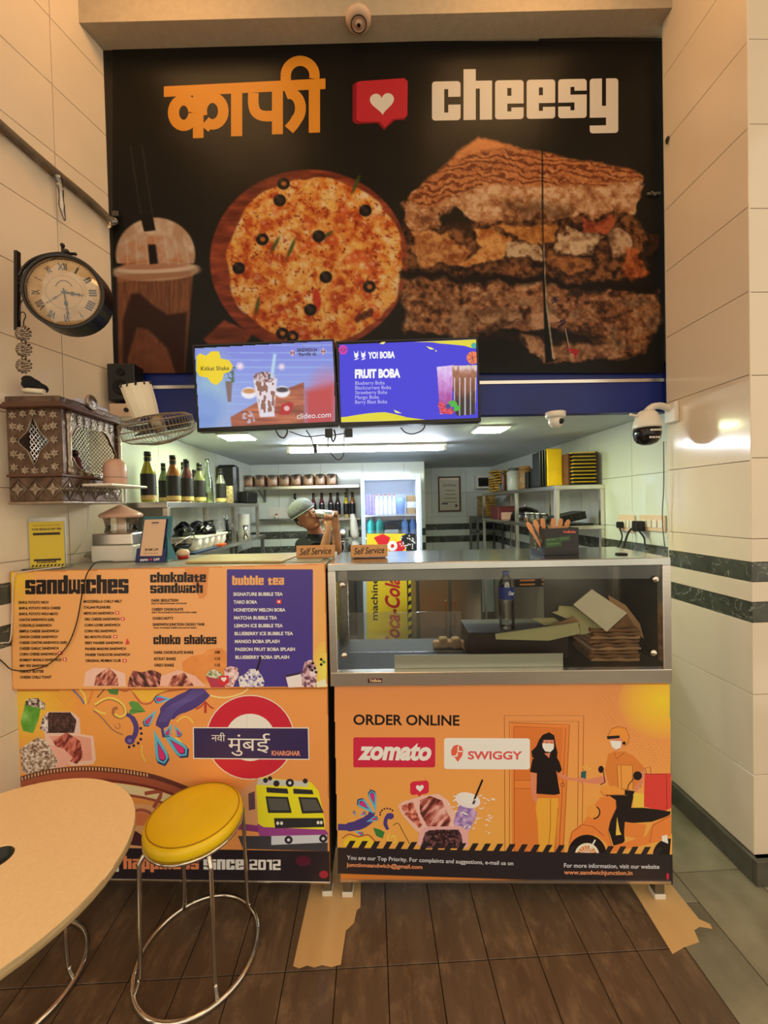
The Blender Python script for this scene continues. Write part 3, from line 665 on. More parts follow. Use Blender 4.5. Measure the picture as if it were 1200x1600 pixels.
# ================================================================== TELEVISIONS
def tv(name, label, corners, Y, rollz):
    tl, tr, br, bl = [P(x, y, Y) for x, y in corners]; c = (tl+tr+br+bl)/4; w = ((tr-tl).length+(br-bl).length)/2; hgt = ((tl-bl).length+(tr-br).length)/2
    ang = math.atan2((tr-tl).z+(br-bl).z, (tr-tl).x+(br-bl).x)
    t = thing(name, label, 'television', (c.x, Y, c.z), (0, -ang, 0))
    m = MB(); m.box(-w/2, w/2, 0, .045, -hgt/2, hgt/2); m.build('casing', black_pl, t, bevel=.004, seg=2)
    b = .009; m = MB()
    for x0, x1, z0, z1 in ((-w/2, w/2, hgt/2-b, hgt/2), (-w/2, w/2, -hgt/2, -hgt/2+.018), (-w/2, -w/2+b, -hgt/2+.018, hgt/2-b), (w/2-b, w/2, -hgt/2+.018, hgt/2-b)): m.box(x0, x1, -.007, -.0002, z0, z1)
    m.build('bezel', black_pl, t, bevel=.001)
    m = MB(); m.box(-w/2+b, w/2-b, -.002, -.0005, -hgt/2+.018, hgt/2-b); m.build('screen', black_pl, t)
    m = MB(); m.box(-.2, .2, .045, .075, -.1, .1); m.build('wall_bracket', steel_d, t)
    return t
t1 = tv('television', 'left wall television showing a chocolate shake picture with a yellow splash', [(301, 541), (525, 529), (527, 666), (309, 674)], 1.90, 0)
S = Art(t1, (0, 1.897, 0), (0, -1, 0), base=.0, gain=(1, 1, 1))
def scr1(X, Y):
    u = (X-305)/(523-305); img = ramp(np.clip((Y-540)/130, 0, 1), [(0, (120, 128, 218)), (.5, (140, 158, 226)), (1, (150, 168, 214))])
    img = over(img, (150, 176, 232), .6*((np.sin(Y*.55)+.6*fbm(X*.02, Y*.4, 1)) > 1.1)*(X > 355))
    img = over(img, (150, 196, 196), .6*emask(X, Y, 330, 600, 26, 50, 30)); img = over(img, (120, 150, 216), .8*emask(X, Y, 318, 640, 30, 30, 18))
    img = over(img, (188, 118, 156), .8*emask(X, Y, 512, 610, 26, 30, 24)); img = over(img, (190, 58, 58), .9*pmask(X, Y, [(476, 610), (523, 600), (524, 664), (476, 666)], 14)*(X > 476))
    img = over(img, ramp(fbm(X*.02, Y*.25, 2), [(.2, (132, 62, 50)), (.8, (206, 122, 84))]), pmask(X, Y, [(360, 652), (420, 618), (475, 597), (476, 667), (362, 668)], 2))
    img = over(img, (246, 220, 230), emask(X, Y, 375, 572, 5, 5, 6)); img = over(img, (246, 220, 230), emask(X, Y, 440, 573, 4, 4, 6))
    img = over(img, (120, 84, 72), .8*pmask(X, Y, [(352, 596), (363, 596), (361, 628), (356, 628)], 2)); img = over(img, (60, 90, 50), .8*(vnoise(X*.6, Y*.5, 2) > .55)*pmask(X, Y, [(350, 576), (368, 572), (366, 598), (354, 598)], 3))
    for cx, cy, c in ((389, 612, (200, 140, 90)), (441, 610, (60, 50, 60))):
        img = over(img, (236, 232, 240), emask(X, Y, cx, cy+2, 12, 9, 2)); img = over(img, c, emask(X, Y, cx, cy-1, 10, 4, 2))
    img = over(img, (226, 214, 222), pmask(X, Y, [(396, 593), (433, 591), (428, 650), (406, 651)], 2)); img = over(img, (132, 84, 70), .9*(vnoise(X*.3, Y*.14, 1) > .52)*pmask(X, Y, [(398, 594), (431, 592), (428, 642), (408, 646)], 2))
    img = over(img, ramp(vnoise(X*.35, Y*.35, 4), [(.2, (92, 52, 52)), (.8, (220, 196, 200))]), emask(X, Y, 413, 589, 17, 8, 2)); img = over(img, (222, 222, 240), .7*pmask(X, Y, [(406, 646), (429, 645), (430, 651), (406, 652)], 1))
    img = over(img, (176, 206, 232), pmask(X, Y, [(427, 553), (432, 553), (427, 592), (422, 590)], 1.5))
    img = over(img, (178, 24, 34), pmask(X, Y, [(440, 632), (452, 628), (459, 631), (452, 648), (436, 648)], 1.5)); img = over(img, (230, 200, 200), .9*emask(X, Y, 448, 638, 4.5, 4, 1.5))
    img = over(img, (196, 206, 240), .7*pmask(X, Y, [(380, 645), (392, 641), (399, 658), (388, 662), (378, 656)], 2)*(vnoise(X*.3, Y*.3) > .35))
    return img, None
S.paint(304.5, 531, 523.5, 672, 1.1, lambda X, Y: (scr1(X, Y)[0], pmask(X, Y, [(303.5, 544), (522.5, 532), (524, 663), (311, 671)], .5)))
S.poly([(307, 557), (312, 552), (322, 556), (330, 549), (342, 549), (345, 560), (358, 563), (364, 572), (360, 580), (350, 584), (347, 594), (338, 602), (330, 598), (324, 590), (312, 588), (307, 580)], (238, 208, 24))
S.text('Kitkat Shake', 314, 358, 579, 6.5, (30, 26, 20), slope=-.015, bold=.01)
S.text('clideo.com', 464, 517, 654.5, 8.5, (232, 232, 238), slope=-.05)
S.text('SANDWICH JN', 464, 495, 549.5, 5, (20, 22, 34), slope=-.02, bold=.04); S.text('सैंडविच जं.', 465, 495, 556.5, 4, (20, 22, 34), slope=-.02, bold=.03)
for x, y in ((457, 551.5), (505, 549)):
    S.poly([(x-5, y), (x, y-5), (x+5, y), (x, y+5)], (236, 232, 240)); S.ring(x, y, 2, 3.4, (190, 60, 70)); S.rect(x-4, y-.8, x+4, y+.8, (40, 40, 80))
S.build('screen_picture', screen_m)
t2 = tv('television', 'right wall television showing a blue fruit boba menu with two drinks', [(527, 535), (748, 526.5), (749.5, 660), (528.5, 666)], 1.90, 0)
S = Art(t2, (0, 1.897, 0), (0, -1, 0), base=.0)
B2 = (52, 48, 214)
S.poly([(530, 538.5), (746, 530), (747, 654.5), (531.5, 660)], B2)
YL = (226, 214, 50)
S.poly([(646, 534.3)]+[(646+i*10, 534.4+((i/10.)**2)*5+3.5*(i > 3)*(i/10.)) for i in range(1, 9)]+[(738, 544), (746, 543), (746, 530.2)], YL)
S.poly([(531.5, 659.8), (531.5, 652)]+[(531.5+i*10, 653-9*math.sin(i/7.5*1.57)+(i > 7)*(i-7)*1.9) for i in range(1, 13)]+[(668, 656.3)], YL)
for q in (((593, 537), (598, 533.5), (603, 534), (599, 538)), ((666, 541), (674, 543), (679, 546), (672, 546)), ((615, 640), (622, 643), (628, 646), (618, 645)), ((680, 547), (683, 548), (681, 550))): S.poly(list(q), (250, 236, 120))
S.ell(536, 546.5, 7, 7.5, (206, 40, 170)); S.ring(536, 546.5, 3, 4, (120, 20, 120)); S.line([(529.5, 547), (543, 546)], 1, (120, 20, 120))
S.poly([(p[0], p[1]) for p in circ(739, 559, 10, 20) if p[0] < 746.3]+[(746.3, 566)], (236, 120, 84)); S.line([(730, 563), (746, 556)], .8, (90, 30, 30)); S.line([(737, 549), (741, 569)], .8, (90, 30, 30)); S.line([(731, 553), (738, 559), (737, 568)], .8, (90, 30, 30), smooth=4)
S.ell(741, 540, 5, 4.5, (60, 170, 150))
S.text('YO! BOBA', 575, 617, 560, 9.5, (244, 244, 250), slope=-.03, bold=.05)
for x in (553, 564):
    S.poly([(x, 548), (x+1.8, 552), (x+5, 551.6), (x+6.5, 547.6), (x+7, 556), (x+4, 560), (x+1, 558)], (238, 238, 248)); S.line([(x+1, 562), (x+7, 560)], 1.6, (238, 238, 248))
S.text('FRUIT BOBA', 554.5, 625.5, 590.3, 12.3, (246, 246, 250), slope=-.018, bold=.06)
for i, (q, x1) in enumerate((('Blueberry Boba', 601), ('Blackcurrant Boba', 611), ('Strawberry Boba', 605), ('Mango Boba', 592), ('Berry Blast Boba', 605))): S.text(q, 555, x1, 601.3+i*7.4, 5.6, (196, 196, 244), slope=-.015)
def drinks(X, Y):
    img = np.zeros(X.shape+(3,)); n = fbm(X*.25, Y*.12, 3, 2)
    g1 = pmask(X, Y, [(682, 573), (709, 570), (706, 646), (687, 648)], 1); g2 = pmask(X, Y, [(706, 571), (746, 570), (743, 644), (741, 648), (714, 650), (710, 644)], 1)
    img = over(img, ramp(np.clip((Y-572)/75+.35*(n-.5), 0, 1), [(0, (226, 210, 250)), (.3, (208, 150, 220)), (.8, (164, 60, 150)), (1, (200, 170, 240))]), g1)
    img = over(img, ramp(np.clip((Y-572)/78+.3*(n-.5), 0, 1), [(0, (222, 200, 200)), (.12, (170, 112, 88)), (.45, (122, 68, 44)), (.7, (40, 22, 26)), (1, (30, 18, 28))]), g2)
    img = over(img, (240, 236, 250), .7*g2*(np.abs(np.sin((X-706)*.38)) > .93)*(Y > 590)); f = emask(X, Y, 694, 640, 8, 7, 1)+emask(X, Y, 703, 643, 6, 5, 1)+emask(X, Y, 689, 633, 5, 5, 1)
    f = np.clip(f, 0, 1); img = over(img, ramp(vnoise(X*.7, Y*.7), [(.2, (180, 20, 60)), (.8, (240, 90, 120))]), f); lf = emask(X, Y, 708, 631, 7, 5, 1, .4)+emask(X, Y, 714, 638, 6, 4, 1, -.4); lf = np.clip(lf, 0, 1); img = over(img, (70, 180, 60), lf)
    b_ = emask(X, Y, 700, 635, 4, 4, 1); img = over(img, (50, 60, 140), b_)
    return img, np.clip(g1+g2+f+lf+b_, 0, 1)
S.paint(680, 568, 746, 651, .8, drinks)
S.build('screen_picture', screen_m)

# ================================================================== COUNTERS
RZ = math.atan2(-.077, 1.215); CO_ = (-.16, 1.509, 0)
PG = (1.28, 1.56, 2.3)
cr = thing('display_counter', 'right counter with steel and glass display case above an orange printed panel', 'counter', CO_, RZ)
Wc = mworld(cr); npv = Vector(Wc.to_3x3() @ Vector((0, -1, 0)))
def cpt(y, W_=None): return tuple(Wc @ Vector((0, y, 0)))
def LC(x, y, ly):   # photo pixel -> local coordinates on the plane local y = ly
    n = np.array(npv); p = np.array(cpt(ly)); r = _ray(x, y); w = CO+r*((p-CO).dot(n)/r.dot(n)); return Wc.inverted() @ Vector(w)
m = MB(); m.box(.006, 1.252, .004, .016, .084, .834); pnl = m.build('front_panel', material('orange_board', (214, 132, 56), .4), cr, bevel=.001)
m = MB(); m.box(.006, 1.252, .0, .018, .074, .084); m.build('panel_trim', steel, cr)
for x in (.012, 1.238):
    for y in (.025, .34):
        m = MB(); m.box(x-.0, x+.036, y-.01, y+.026, .02, .834) if x < .5 else m.box(x-.036, x, y-.01, y+.026, .02, .834); l = m.build('leg', steel_d, cr, bevel=.002)
        m = MB(); xc = x+.018 if x < .5 else x-.018; m.box(xc-.021, xc+.021, y-.013, y+.029, 0.001, .02); m.build('foot_cap', white_pl, l, bevel=.002)
m = MB(); m.box(.03, 1.22, .03, .36, .30, .31); m.build('lower_shelf', steel_d, cr)
m = MB(); m.box(.006, .016, .03, .36, .12, .83); m.build('side_panel', steel_d, cr); m = MB(); m.box(1.242, 1.252, .03, .36, .12, .83); m.build('side_panel', steel_d, cr)
D = .37
m = MB()
m.box(-.012, 1.262, -.006, .03, .835, .887); m.build('bottom_rail', steel, cr, bevel=.002)
m = MB(); m.box(-.012, 1.262, -.006, D, 1.274, 1.303); m.build('countertop', material('worn_steel_top', (196, 200, 198), .16, 1.0, noise=.25, nscale=3), cr, bevel=.003)
for x0, x1 in ((-.012, .018), (1.232, 1.262)):
    m = MB(); m.box(x0, x1, -.005, .03, .887, 1.274); m.build('corner_post', steel, cr, bevel=.002)
    m = MB(); m.box(x0, x1, D-.03, D, .835, 1.274); m.build('corner_post', steel, cr, bevel=.002)
m = MB(); m.box(-.012, 1.262, .03, D, .865, .887); m.build('case_floor', material('dark_case_floor', (74, 68, 62), .5, .3, noise=.2, nscale=6), cr)
m = MB(); m.box(.018, 1.232, D-.012, D, 1.165, 1.274); m.build('rear_rail', steel_d, cr)
m = MB(); m.box(.93, 1.232, D-.010, D-.004, .887, 1.165); m.build('rear_sheet', steel_d, cr)
m = MB(); m.box(.019, 1.231, .004, .009, .888, 1.273); m.build('glass_front', glass_front, cr)
for x in (-.008, 1.252): m = MB(); m.box(x, x+.004, .03, D-.03, .888, 1.273); m.build('glass_side', glass_front, cr)
for x, y in ((535, 914), (538, 1024), (1024, 905), (1021, 1020)):
    p = LC(x, y, .004); m = MB(); m.tf(Matrix.Translation((p.x, .004, p.z)) @ Matrix.Rotation(math.pi/2, 4, 'X')); m.lathe([(.0, 0), (.012, 0), (.012, .003), (.008, .006), (.003, .005), (.002, .009)], n=16); s_ = m.build('glass_screw', chrome, cr)
a, b = LC(616, 1024, .03), LC(880, 1049, .03)
m = MB(); m.box(a.x, b.x, .03, .034, b.z, a.z); m.box(a.x, b.x, .034, .07, b.z, b.z+.003); m.build('price_strip', material('brushed_aluminium', (200, 200, 186), .4, .6), cr)
a, b = LC(541, 958, .20), LC(722, 1036, .20)
m = MB(); m.box(a.x, b.x, .20, .204, .888, a.z); m.build('sliding_glass', plastic_clear, cr)
# little maker's plate on the bottom rail
m = MB(); p = LC(586, 1063.5, -.0065); m.box(p.x-.027, p.x+.027, -.008, -.006, p.z-.008, p.z+.008); m.build('name_plate', material('dark_red_badge', (84, 18, 18), .4), cr)
Q = Art(cr, cpt(-.0083), npv, gain=(1.2, 1.3, 1.5)); Q.text('YoiBoba', 577, 596, 1065.5, 4.2, (206, 176, 130), bold=.04); Q.build('badge_lettering', print_matte)

# ---- orange ORDER ONLINE panel
A = Art(cr, cpt(.0034), npv, gain=PG)
def bgR(X, Y):
    img = ramp(np.clip((Y-1070)/290, 0, 1), [(0, (206, 124, 62)), (.4, (224, 138, 62)), (1, (232, 152, 58))])
    img = over(img, (224, 176, 34), np.clip(1-np.hypot((X-1035)/70, (Y-1095)/60), 0, 1)**.6)
    d = ((np.sin(X*1.5+Y*.25) > .2) & (np.sin(Y*1.5-X*.25) > .2)).astype(float); zone = np.clip(1-np.abs((X-905)*.62-(Y-1075)*.55+(-25))/26, 0, 1)*(X > 890)
    z2 = np.clip(1-np.abs(np.hypot(X-1045, Y-1085)-95)/42, 0, 1); img = over(img, (186, 104, 36), .6*d*z2)
    return img, None
A.paint(521.5, 1068, 1050, 1388, 1.15, lambda X, Y: (bgR(X, Y)[0], pmask(X, Y, [(521.5, 1071.5), (1047, 1068), (1051, 1382), (527.5, 1364.5)], .4)))
K = (26, 15, 13)
A.text('ORDER ONLINE', 552, 718, 1132, 15.5, K, slope=.008, bold=.025)
A.poly(rrect(552, 1152, 680, 1199, 3), (192, 34, 52)); A.text('zomato', 559, 674, 1185.5, 27, (240, 230, 214), slope=.012, bold=.045, shear=.22)
# door drawing
LN = (140, 62, 26)
for q in ([(789, 1376-42), (788, 1118), (912, 1118), (909, 1334)], [(796, 1334), (796, 1127), (904, 1127), (902, 1334)]): A.line(q, 1, LN)
A.poly([(798, 1129), (890, 1132), (880, 1334), (800, 1334)], (216, 116, 44)); A.line([(798, 1129), (890, 1132), (880, 1334)], 1, LN); A.line([(803, 1135), (884, 1138), (873, 1334)], .9, LN); A.line([(804, 1334), (803, 1135)], .9, LN)
for q in ([(804, 1219), (868, 1219), (868, 1140)], [(804, 1232), (866, 1232), (861, 1334)]): A.line(q, .9, LN)
A.poly([(804, 1136), (880, 1139), (876, 1218), (804, 1218)], (206, 104, 38)); A.poly([(804, 1233), (874, 1233), (869, 1330), (806, 1330)], (210, 110, 40)); A.ring(879, 1226, 2.6, 3.6, LN)
A.poly([(x, y+(x-695)*.005) for x, y in rrect(694, 1153, 828, 1201.5, 4)], (228, 212, 184))
A.poly([(705, 1172), (708, 1166), (714, 1163.5), (721, 1166), (724, 1173), (722, 1181), (715, 1190.5), (711, 1184), (707, 1183), (705, 1178)], (214, 84, 52)); A.poly([(715, 1166), (717, 1166), (716.5, 1173), (723, 1173), (723, 1175), (714.5, 1175)], (228, 212, 184)); A.poly([(706, 1181), (713, 1180), (713.5, 1176), (715.5, 1176), (715, 1182), (707, 1183)], (228, 212, 184))
A.text('SWIGGY', 731, 816, 1186, 12, (206, 74, 62), slope=.004, bold=.03)
# woman in black top, drawn
SK = (206, 118, 78)
A.poly([(840, 1247), (872, 1247), (873, 1280), (866, 1334), (842, 1334), (840, 1285), (837, 1262)], (232, 148, 44)); A.line([(860, 1248), (860, 1290), (856, 1334)], .9, LN); A.line([(872, 1262), (870, 1290), (866, 1334)], .9, LN)
A.poly([(829, 1207), (838, 1209), (837, 1232), (840, 1248), (838, 1256), (832, 1248), (829, 1228)], SK)
A.poly([(872, 1204), (878, 1209), (890, 1215), (905, 1216), (905, 1220), (888, 1219), (873, 1214)], SK)
A.poly([(848, 1148), (858, 1144), (866, 1149), (868, 1162), (871, 1176), (870, 1186), (866, 1183), (838, 1184), (832, 1184), (830, 1174), (838, 1166), (842, 1156)], K)
A.poly([(849, 1156), (865, 1156), (866, 1166), (860, 1175), (852, 1174), (848, 1168)], SK); A.poly([(847, 1161), (865, 1162), (865, 1170), (860, 1175), (852, 1174), (848, 1168)], (230, 214, 180))
A.poly([(845, 1178), (857, 1184), (868, 1180), (874, 1190), (878, 1203), (873, 1208), (869, 1204), (875, 1240), (866, 1242), (838, 1240), (839, 1208), (828, 1206), (832, 1186)], K); A.poly([(850, 1177), (860, 1176), (858, 1184)], SK)
for x in (854, 862): A.ell(x, 1160, 1, .8, K, 8)
# phone and rider on scooter
A.poly([(908, 1206), (916, 1204), (915, 1221), (907, 1222)], (34, 84, 70))
for a_, b_ in (((912, 1201), (911, 1197)), ((916, 1200), (918, 1196)), ((919, 1203), (923, 1200))): A.line([a_, b_], 1, (238, 190, 60))
A.poly([(904, 1214), (914, 1216), (916, 1222), (908, 1224), (904, 1221)], SK); A.poly([(912, 1219), (930, 1215), (944, 1212), (948, 1219), (945, 1225), (918, 1224)], SK)
A.poly([(950, 1178), (960, 1174), (976, 1174), (990, 1181), (1004, 1196), (1008, 1201), (998, 1208), (1003, 1230), (968, 1236), (952, 1228), (945, 1204)], (206, 112, 40)); A.line([(960, 1174), (963, 1186), (975, 1176)], .9, LN)
A.poly([(1002, 1204), (1008, 1202), (1004, 1224), (994, 1238), (990, 1232), (1000, 1220)], SK)
A.poly([(964, 1195), (988, 1196), (989, 1234), (966, 1232)], (226, 138, 52)); A.line([(964, 1195), (988, 1196), (989, 1234), (966, 1232)], .9, LN, closed=True); A.line([(970, 1196), (971, 1232)], .8, LN)
A.poly([(953, 1152), (972, 1152), (973, 1166), (965, 1173), (958, 1170), (954, 1162)], SK); A.poly([(953, 1157), (971, 1158), (970, 1168), (962, 1171), (956, 1167)], (230, 214, 180))
A.poly([(950, 1149), (955, 1139), (966, 1135), (978, 1138), (983, 1150), (981, 1162), (974, 1166), (972, 1154), (966, 1151), (952, 1151)], (220, 128, 44)); A.line([(950, 1149), (955, 1139), (966, 1135), (978, 1138), (983, 1150), (981, 1162), (974, 1166)], .9, LN); A.poly([(948, 1150), (968, 1149), (968, 1153), (949, 1155)], K); A.ell(975, 1161, 2.6, 2.6, K)
A.poly([(1007, 1209), (1048, 1208), (1049, 1262), (1036, 1268), (1006, 1260)], (206, 56, 40)); A.line([(1007, 1209), (1041, 1210), (1042, 1264)], 1, (130, 30, 30)); A.line([(1010, 1209), (1008, 1200), (1016, 1198), (1017, 1209)], .9, LN)
A.poly([(988, 1238), (1006, 1240), (1006, 1261), (990, 1263)], (238, 170, 56))
A.poly([(946, 1242), (990, 1243), (986, 1262), (1006, 1262), (1030, 1265), (1048, 1268), (1046, 1274), (1018, 1284), (984, 1286), (975, 1296), (976, 1314), (965, 1325), (958, 1320), (950, 1294), (962, 1262)], K)
A.poly([(976, 1284), (1010, 1288), (1004, 1312), (975, 1306)], (216, 116, 44)); A.poly([(964, 1276), (968, 1298), (971, 1304), (962, 1305)], (238, 170, 56))
A.poly([(940, 1228), (960, 1228), (978, 1236), (976, 1242), (942, 1242), (938, 1236)], (224, 134, 48)); A.line([(938, 1236), (942, 1242), (976, 1242)], .9, LN)
A.poly([(930, 1256), (938, 1246), (952, 1243), (962, 1250), (963, 1262), (953, 1284), (950, 1300), (956, 1322), (1010, 1306), (1017, 1318), (955, 1332), (946, 1316), (930, 1304), (905, 1318), (888, 1322), (892, 1300), (912, 1284)], (218, 116, 44)); A.line([(962, 1250), (963, 1262), (953, 1284), (950, 1300), (956, 1322)], .9, LN); A.line([(889, 1318), (894, 1300), (910, 1288), (926, 1291), (944, 1306)], .9, LN)
A.ring(926, 1268, 0, 10, (226, 136, 50), n=18); A.ring(927, 1269, 9, 11, K, -60, 90, n=12)
A.poly([(1010, 1306), (1020, 1286), (1048, 1272), (1049, 1304), (1030, 1314), (1016, 1318)], (218, 116, 44)); A.line([(1015, 1316), (1020, 1290), (1048, 1274)], .9, LN)
A.ring(917, 1334, 0, 30, K, 180, 360); A.ring(917, 1336, 0, 19, (232, 200, 150), 180, 360); A.ring(917, 1336, 0, 15, (206, 108, 44), 180, 360)
for k in range(9): t = math.pi*(1+(k+.5)/9); A.line([(917+4*math.cos(t), 1336+4*math.sin(t)), (917+15*math.cos(t), 1336+15*math.sin(t))], 1.2, (236, 206, 160))
A.line([(930, 1312), (922, 1326)], 2.4, (230, 214, 190)); A.ring(1046, 1336, 0, 26, K, 180, 275, n=12); A.poly([(1034, 1306), (1042, 1304), (1044, 1318), (1034, 1314)], (226, 214, 196))
A.ell(939, 1202, 4.4, 5.6, K); A.line([(943, 1206), (945, 1222), (938, 1226)], 1.4, K); A.ell(996, 1212, 7, 7, K); A.line([(990, 1216), (982, 1226), (980, 1234)], 1.4, K); A.poly([(976, 1234), (992, 1236), (988, 1244), (976, 1242)], K)
# peacock swirl, left
PU, TE, PK = (72, 52, 98), (92, 166, 176), (206, 40, 92)
A.line([(528, 1292), (545, 1292), (562, 1288), (576, 1280), (582, 1268)], [10, 14, 16, 15, 10], PU, smooth=5)
def drop(a, cx, cy, L, w, ang, c1=TE, c2=PK):
    f = lambda s_: [(cx+s_*(x*math.cos(ang)-y*math.sin(ang)), cy+s_*(x*math.sin(ang)+y*math.cos(ang))) for x, y in [(L*t, w*1.35*t**1.25*math.sqrt(max(0, 1-t**4))*(1 if k else -1)) for k in (0, 1) for t in (([i/8 for i in range(9)]) if k == 0 else ([1-i/8 for i in range(1, 8)]))]]
    a.poly(f(1), (40, 60, 90)); a.poly(f(.93), c1); a.poly([(p[0]+math.cos(ang)*L*.32, p[1]+math.sin(ang)*L*.32) for p in f(.56)], (60, 40, 90)); a.poly([(p[0]+math.cos(ang)*L*.38, p[1]+math.sin(ang)*L*.38) for p in f(.46)], c2)
drop(A, 586, 1272, 36, 9, math.radians(-140)); drop(A, 588, 1270, 38, 8, math.radians(-103)); drop(A, 572, 1284, 20, 5, math.radians(-20)); drop(A, 556, 1276, 10, 3, math.radians(-110)); drop(A, 562, 1276, 12, 4, math.radians(-40)); drop(A, 553, 1298, 16, 4, math.radians(20))
for k in range(7): t = math.radians(175+k*24); A.ell(605+11*math.cos(t), 1272+9*math.sin(t), 1.5, 1.5, (40, 24, 50), 8)
A.line([(611, 1275), (605, 1276), (602, 1286), (606, 1296)], [9, 6, 6, 5], PU, smooth=4); A.ell(610, 1275, 5.5, 5, PU); A.poly([(583, 1293), (594, 1296), (601, 1300), (598, 1310), (588, 1306)], (56, 110, 44))
A.line([(614, 1290), (622, 1286), (630, 1300), (640, 1318)], 1.2, (120, 70, 40), smooth=4); A.line([(608, 1302), (606, 1312), (618, 1316), (616, 1306), (611, 1308)], 2.6, (238, 176, 60), smooth=4); A.line([(535, 1310), (545, 1303), (560, 1307), (575, 1304), (586, 1314), (592, 1322)], 1.4, (150, 60, 30), smooth=3); A.poly([(538, 1312), (548, 1306), (560, 1309), (575, 1307), (585, 1316), (588, 1324), (536, 1322)], (242, 176, 34))
# food photo
TR = ((206, 130, 96), (226, 164, 132))
A.poly([(622, 1259), (628, 1253), (660, 1243), (685, 1240), (700, 1250), (720, 1290), (700, 1300), (660, 1302), (650, 1298), (628, 1272)], TR[1])
A.food([(626, 1259), (645, 1252), (660, 1290), (655, 1294), (632, 1272)], [(110, 40, 30), (190, 90, 62), (224, 150, 116)], .25, 1); A.food([(655, 1250), (672, 1243), (690, 1250), (705, 1280), (700, 1292), (668, 1292), (656, 1270)], [(80, 34, 28), (160, 70, 52), (222, 160, 130)], .2, 2, stretch=(1, .3), rot=.7)
A.food([(718, 1256), (740, 1262), (746, 1270), (734, 1298), (710, 1292), (708, 1284)], [(120, 90, 130), (164, 122, 150), (196, 150, 160)], .15, 3); A.ell(731, 1250, 20, 12, (226, 196, 180), rot=.25); A.ell(731, 1247, 13, 8, (240, 218, 206), rot=.25)
A.line([(741, 1249), (754, 1218)], 3, K); A.line([(739, 1256), (742, 1250)], 3.5, (60, 40, 50))
rs = random.Random(4); A.batch([[(x, y), (x+dx, y+dy*.3), (x+dx*.8, y+dy)] for x, y, dx, dy in [(752+rs.uniform(-50, 16), 1268+rs.uniform(-26, 34), rs.uniform(-9, 9), rs.uniform(-5, 5)) for _ in range(70)]], [(240, 214, 176)]*70)
A.poly([(655, 1300), (664, 1292), (720, 1290), (732, 1298), (732, 1322), (724, 1326), (660, 1322), (652, 1320)], (214, 150, 130)); A.food([(664, 1300), (672, 1296), (716, 1295), (722, 1306), (724, 1326), (656, 1326)], [(30, 16, 16), (64, 34, 32), (120, 76, 66)], .3, 5)
A.poly([(641, 1224), (645, 1221), (667, 1219), (670, 1223), (670, 1237), (666, 1240), (659, 1241), (655, 1245), (652, 1241), (644, 1242), (641, 1239)], (200, 36, 52)); heart(A, 656, 1231, 6.2, (236, 222, 200))
# black base with caution stripes and small print
A.poly([(527.5, 1324), (1050.5, 1335), (1051, 1382), (527.5, 1364.5)], (38, 28, 26))
for k in range(26):
    x = 540+k*19.2
    if 890 < x < 940: continue
    y = 1324+(x-527)*.021; A.poly([(x, y+1), (x+9, y+1), (x+16, y-11), (x+7, y-11)], (38, 28, 26))
A.text('You are our Top Priority. For complaints and suggestions, e-mail us on', 542, 802, 1342.5, 6.3, (206, 190, 172), slope=.035, bold=.01)
A.text('junctionsandwich@gmail.com', 541.5, 660, 1353.5, 6, (212, 128, 74), slope=.032, bold=.03)
A.text('For more information, visit our website', 881, 1030, 1355, 6.6, (206, 190, 172), slope=.014, bold=.01); A.text('www.sandwichjunction.in', 881, 988, 1365.5, 6.4, (212, 128, 74), slope=.012, bold=.03)
A.ell(1043, 1369, 2, 5.5, (190, 30, 50)); A.build('printed_artwork', print_matte, label='orange print with ORDER ONLINE, delivery logos and a rider on a scooter')

# ---- left counter
RZ2 = math.radians(-1.6); cl = thing('menu_counter', 'left counter covered with the orange sandwich menu and city print', 'counter', CO_, RZ2)
Wc2 = mworld(cl); npv2 = Vector(Wc2.to_3x3() @ Vector((0, -1, 0)))
def cpt2(y): return tuple(Wc2 @ Vector((0, y, 0)))
def LC2(x, y, ly): n = np.array(npv2); p = np.array(cpt2(ly)); r = _ray(x, y); w = CO+r*((p-CO).dot(n)/r.dot(n)); return Wc2.inverted() @ Vector(w)
def quad_board(name, pix, y0, y1, mt):
    m = MB(); q = [LC2(x, y, y0) for x, y in pix]; v = [(p.x, y0, p.z) for p in q]+[(p.x, y1, p.z) for p in q]
    m.add(v, [(0, 3, 2, 1), (4, 5, 6, 7), (0, 1, 5, 4), (1, 2, 6, 5), (2, 3, 7, 6), (3, 0, 4, 7)]); return m.build(name, mt, cl, bevel=.001)
quad_board('menu_board', [(16, 893.5), (508, 880.5), (512, 1074.5), (19, 1078)], -.012, .0, MATS['orange_board'])
quad_board('front_panel', [(27, 1076), (512, 1072), (515.7, 1378), (31.5, 1371)], .003, .015, MATS['orange_board'])
quad_board('panel_trim', [(31.5, 1371.5), (515.7, 1378.5), (515.7, 1381.5), (31.5, 1374.5)], .0, .018, steel)
m = MB(); m.prism([(-1.205, .001), (-.022, .001), (-.022, .42), (-1.075, .42)], 1.275, 1.302); m.build('countertop', material('grey_worktop', (168, 166, 150), .3, noise=.25, nscale=5), cl, bevel=.003)
for x in (-.066, -1.03):
    for y in (.03, .36):
        m = MB(); m.box(x, x+.034, y-.01, y+.024, .02, 1.272); l = m.build('leg', steel_d, cl, bevel=.002); m = MB(); m.box(x-.003, x+.037, y-.013, y+.027, .001, .02); m.build('foot_cap', white_pl, l, bevel=.002)
m = MB(); m.box(-1.03, -.07, .03, .38, .30, .31); m.build('lower_shelf', steel_d, cl)
m = MB(); m.box(-.032, -.026, .018, .40, .10, 1.27); m.build('side_panel', MATS['dark_recess'], cl)
A = Art(cl, cpt2(-.0124), npv2, gain=PG)
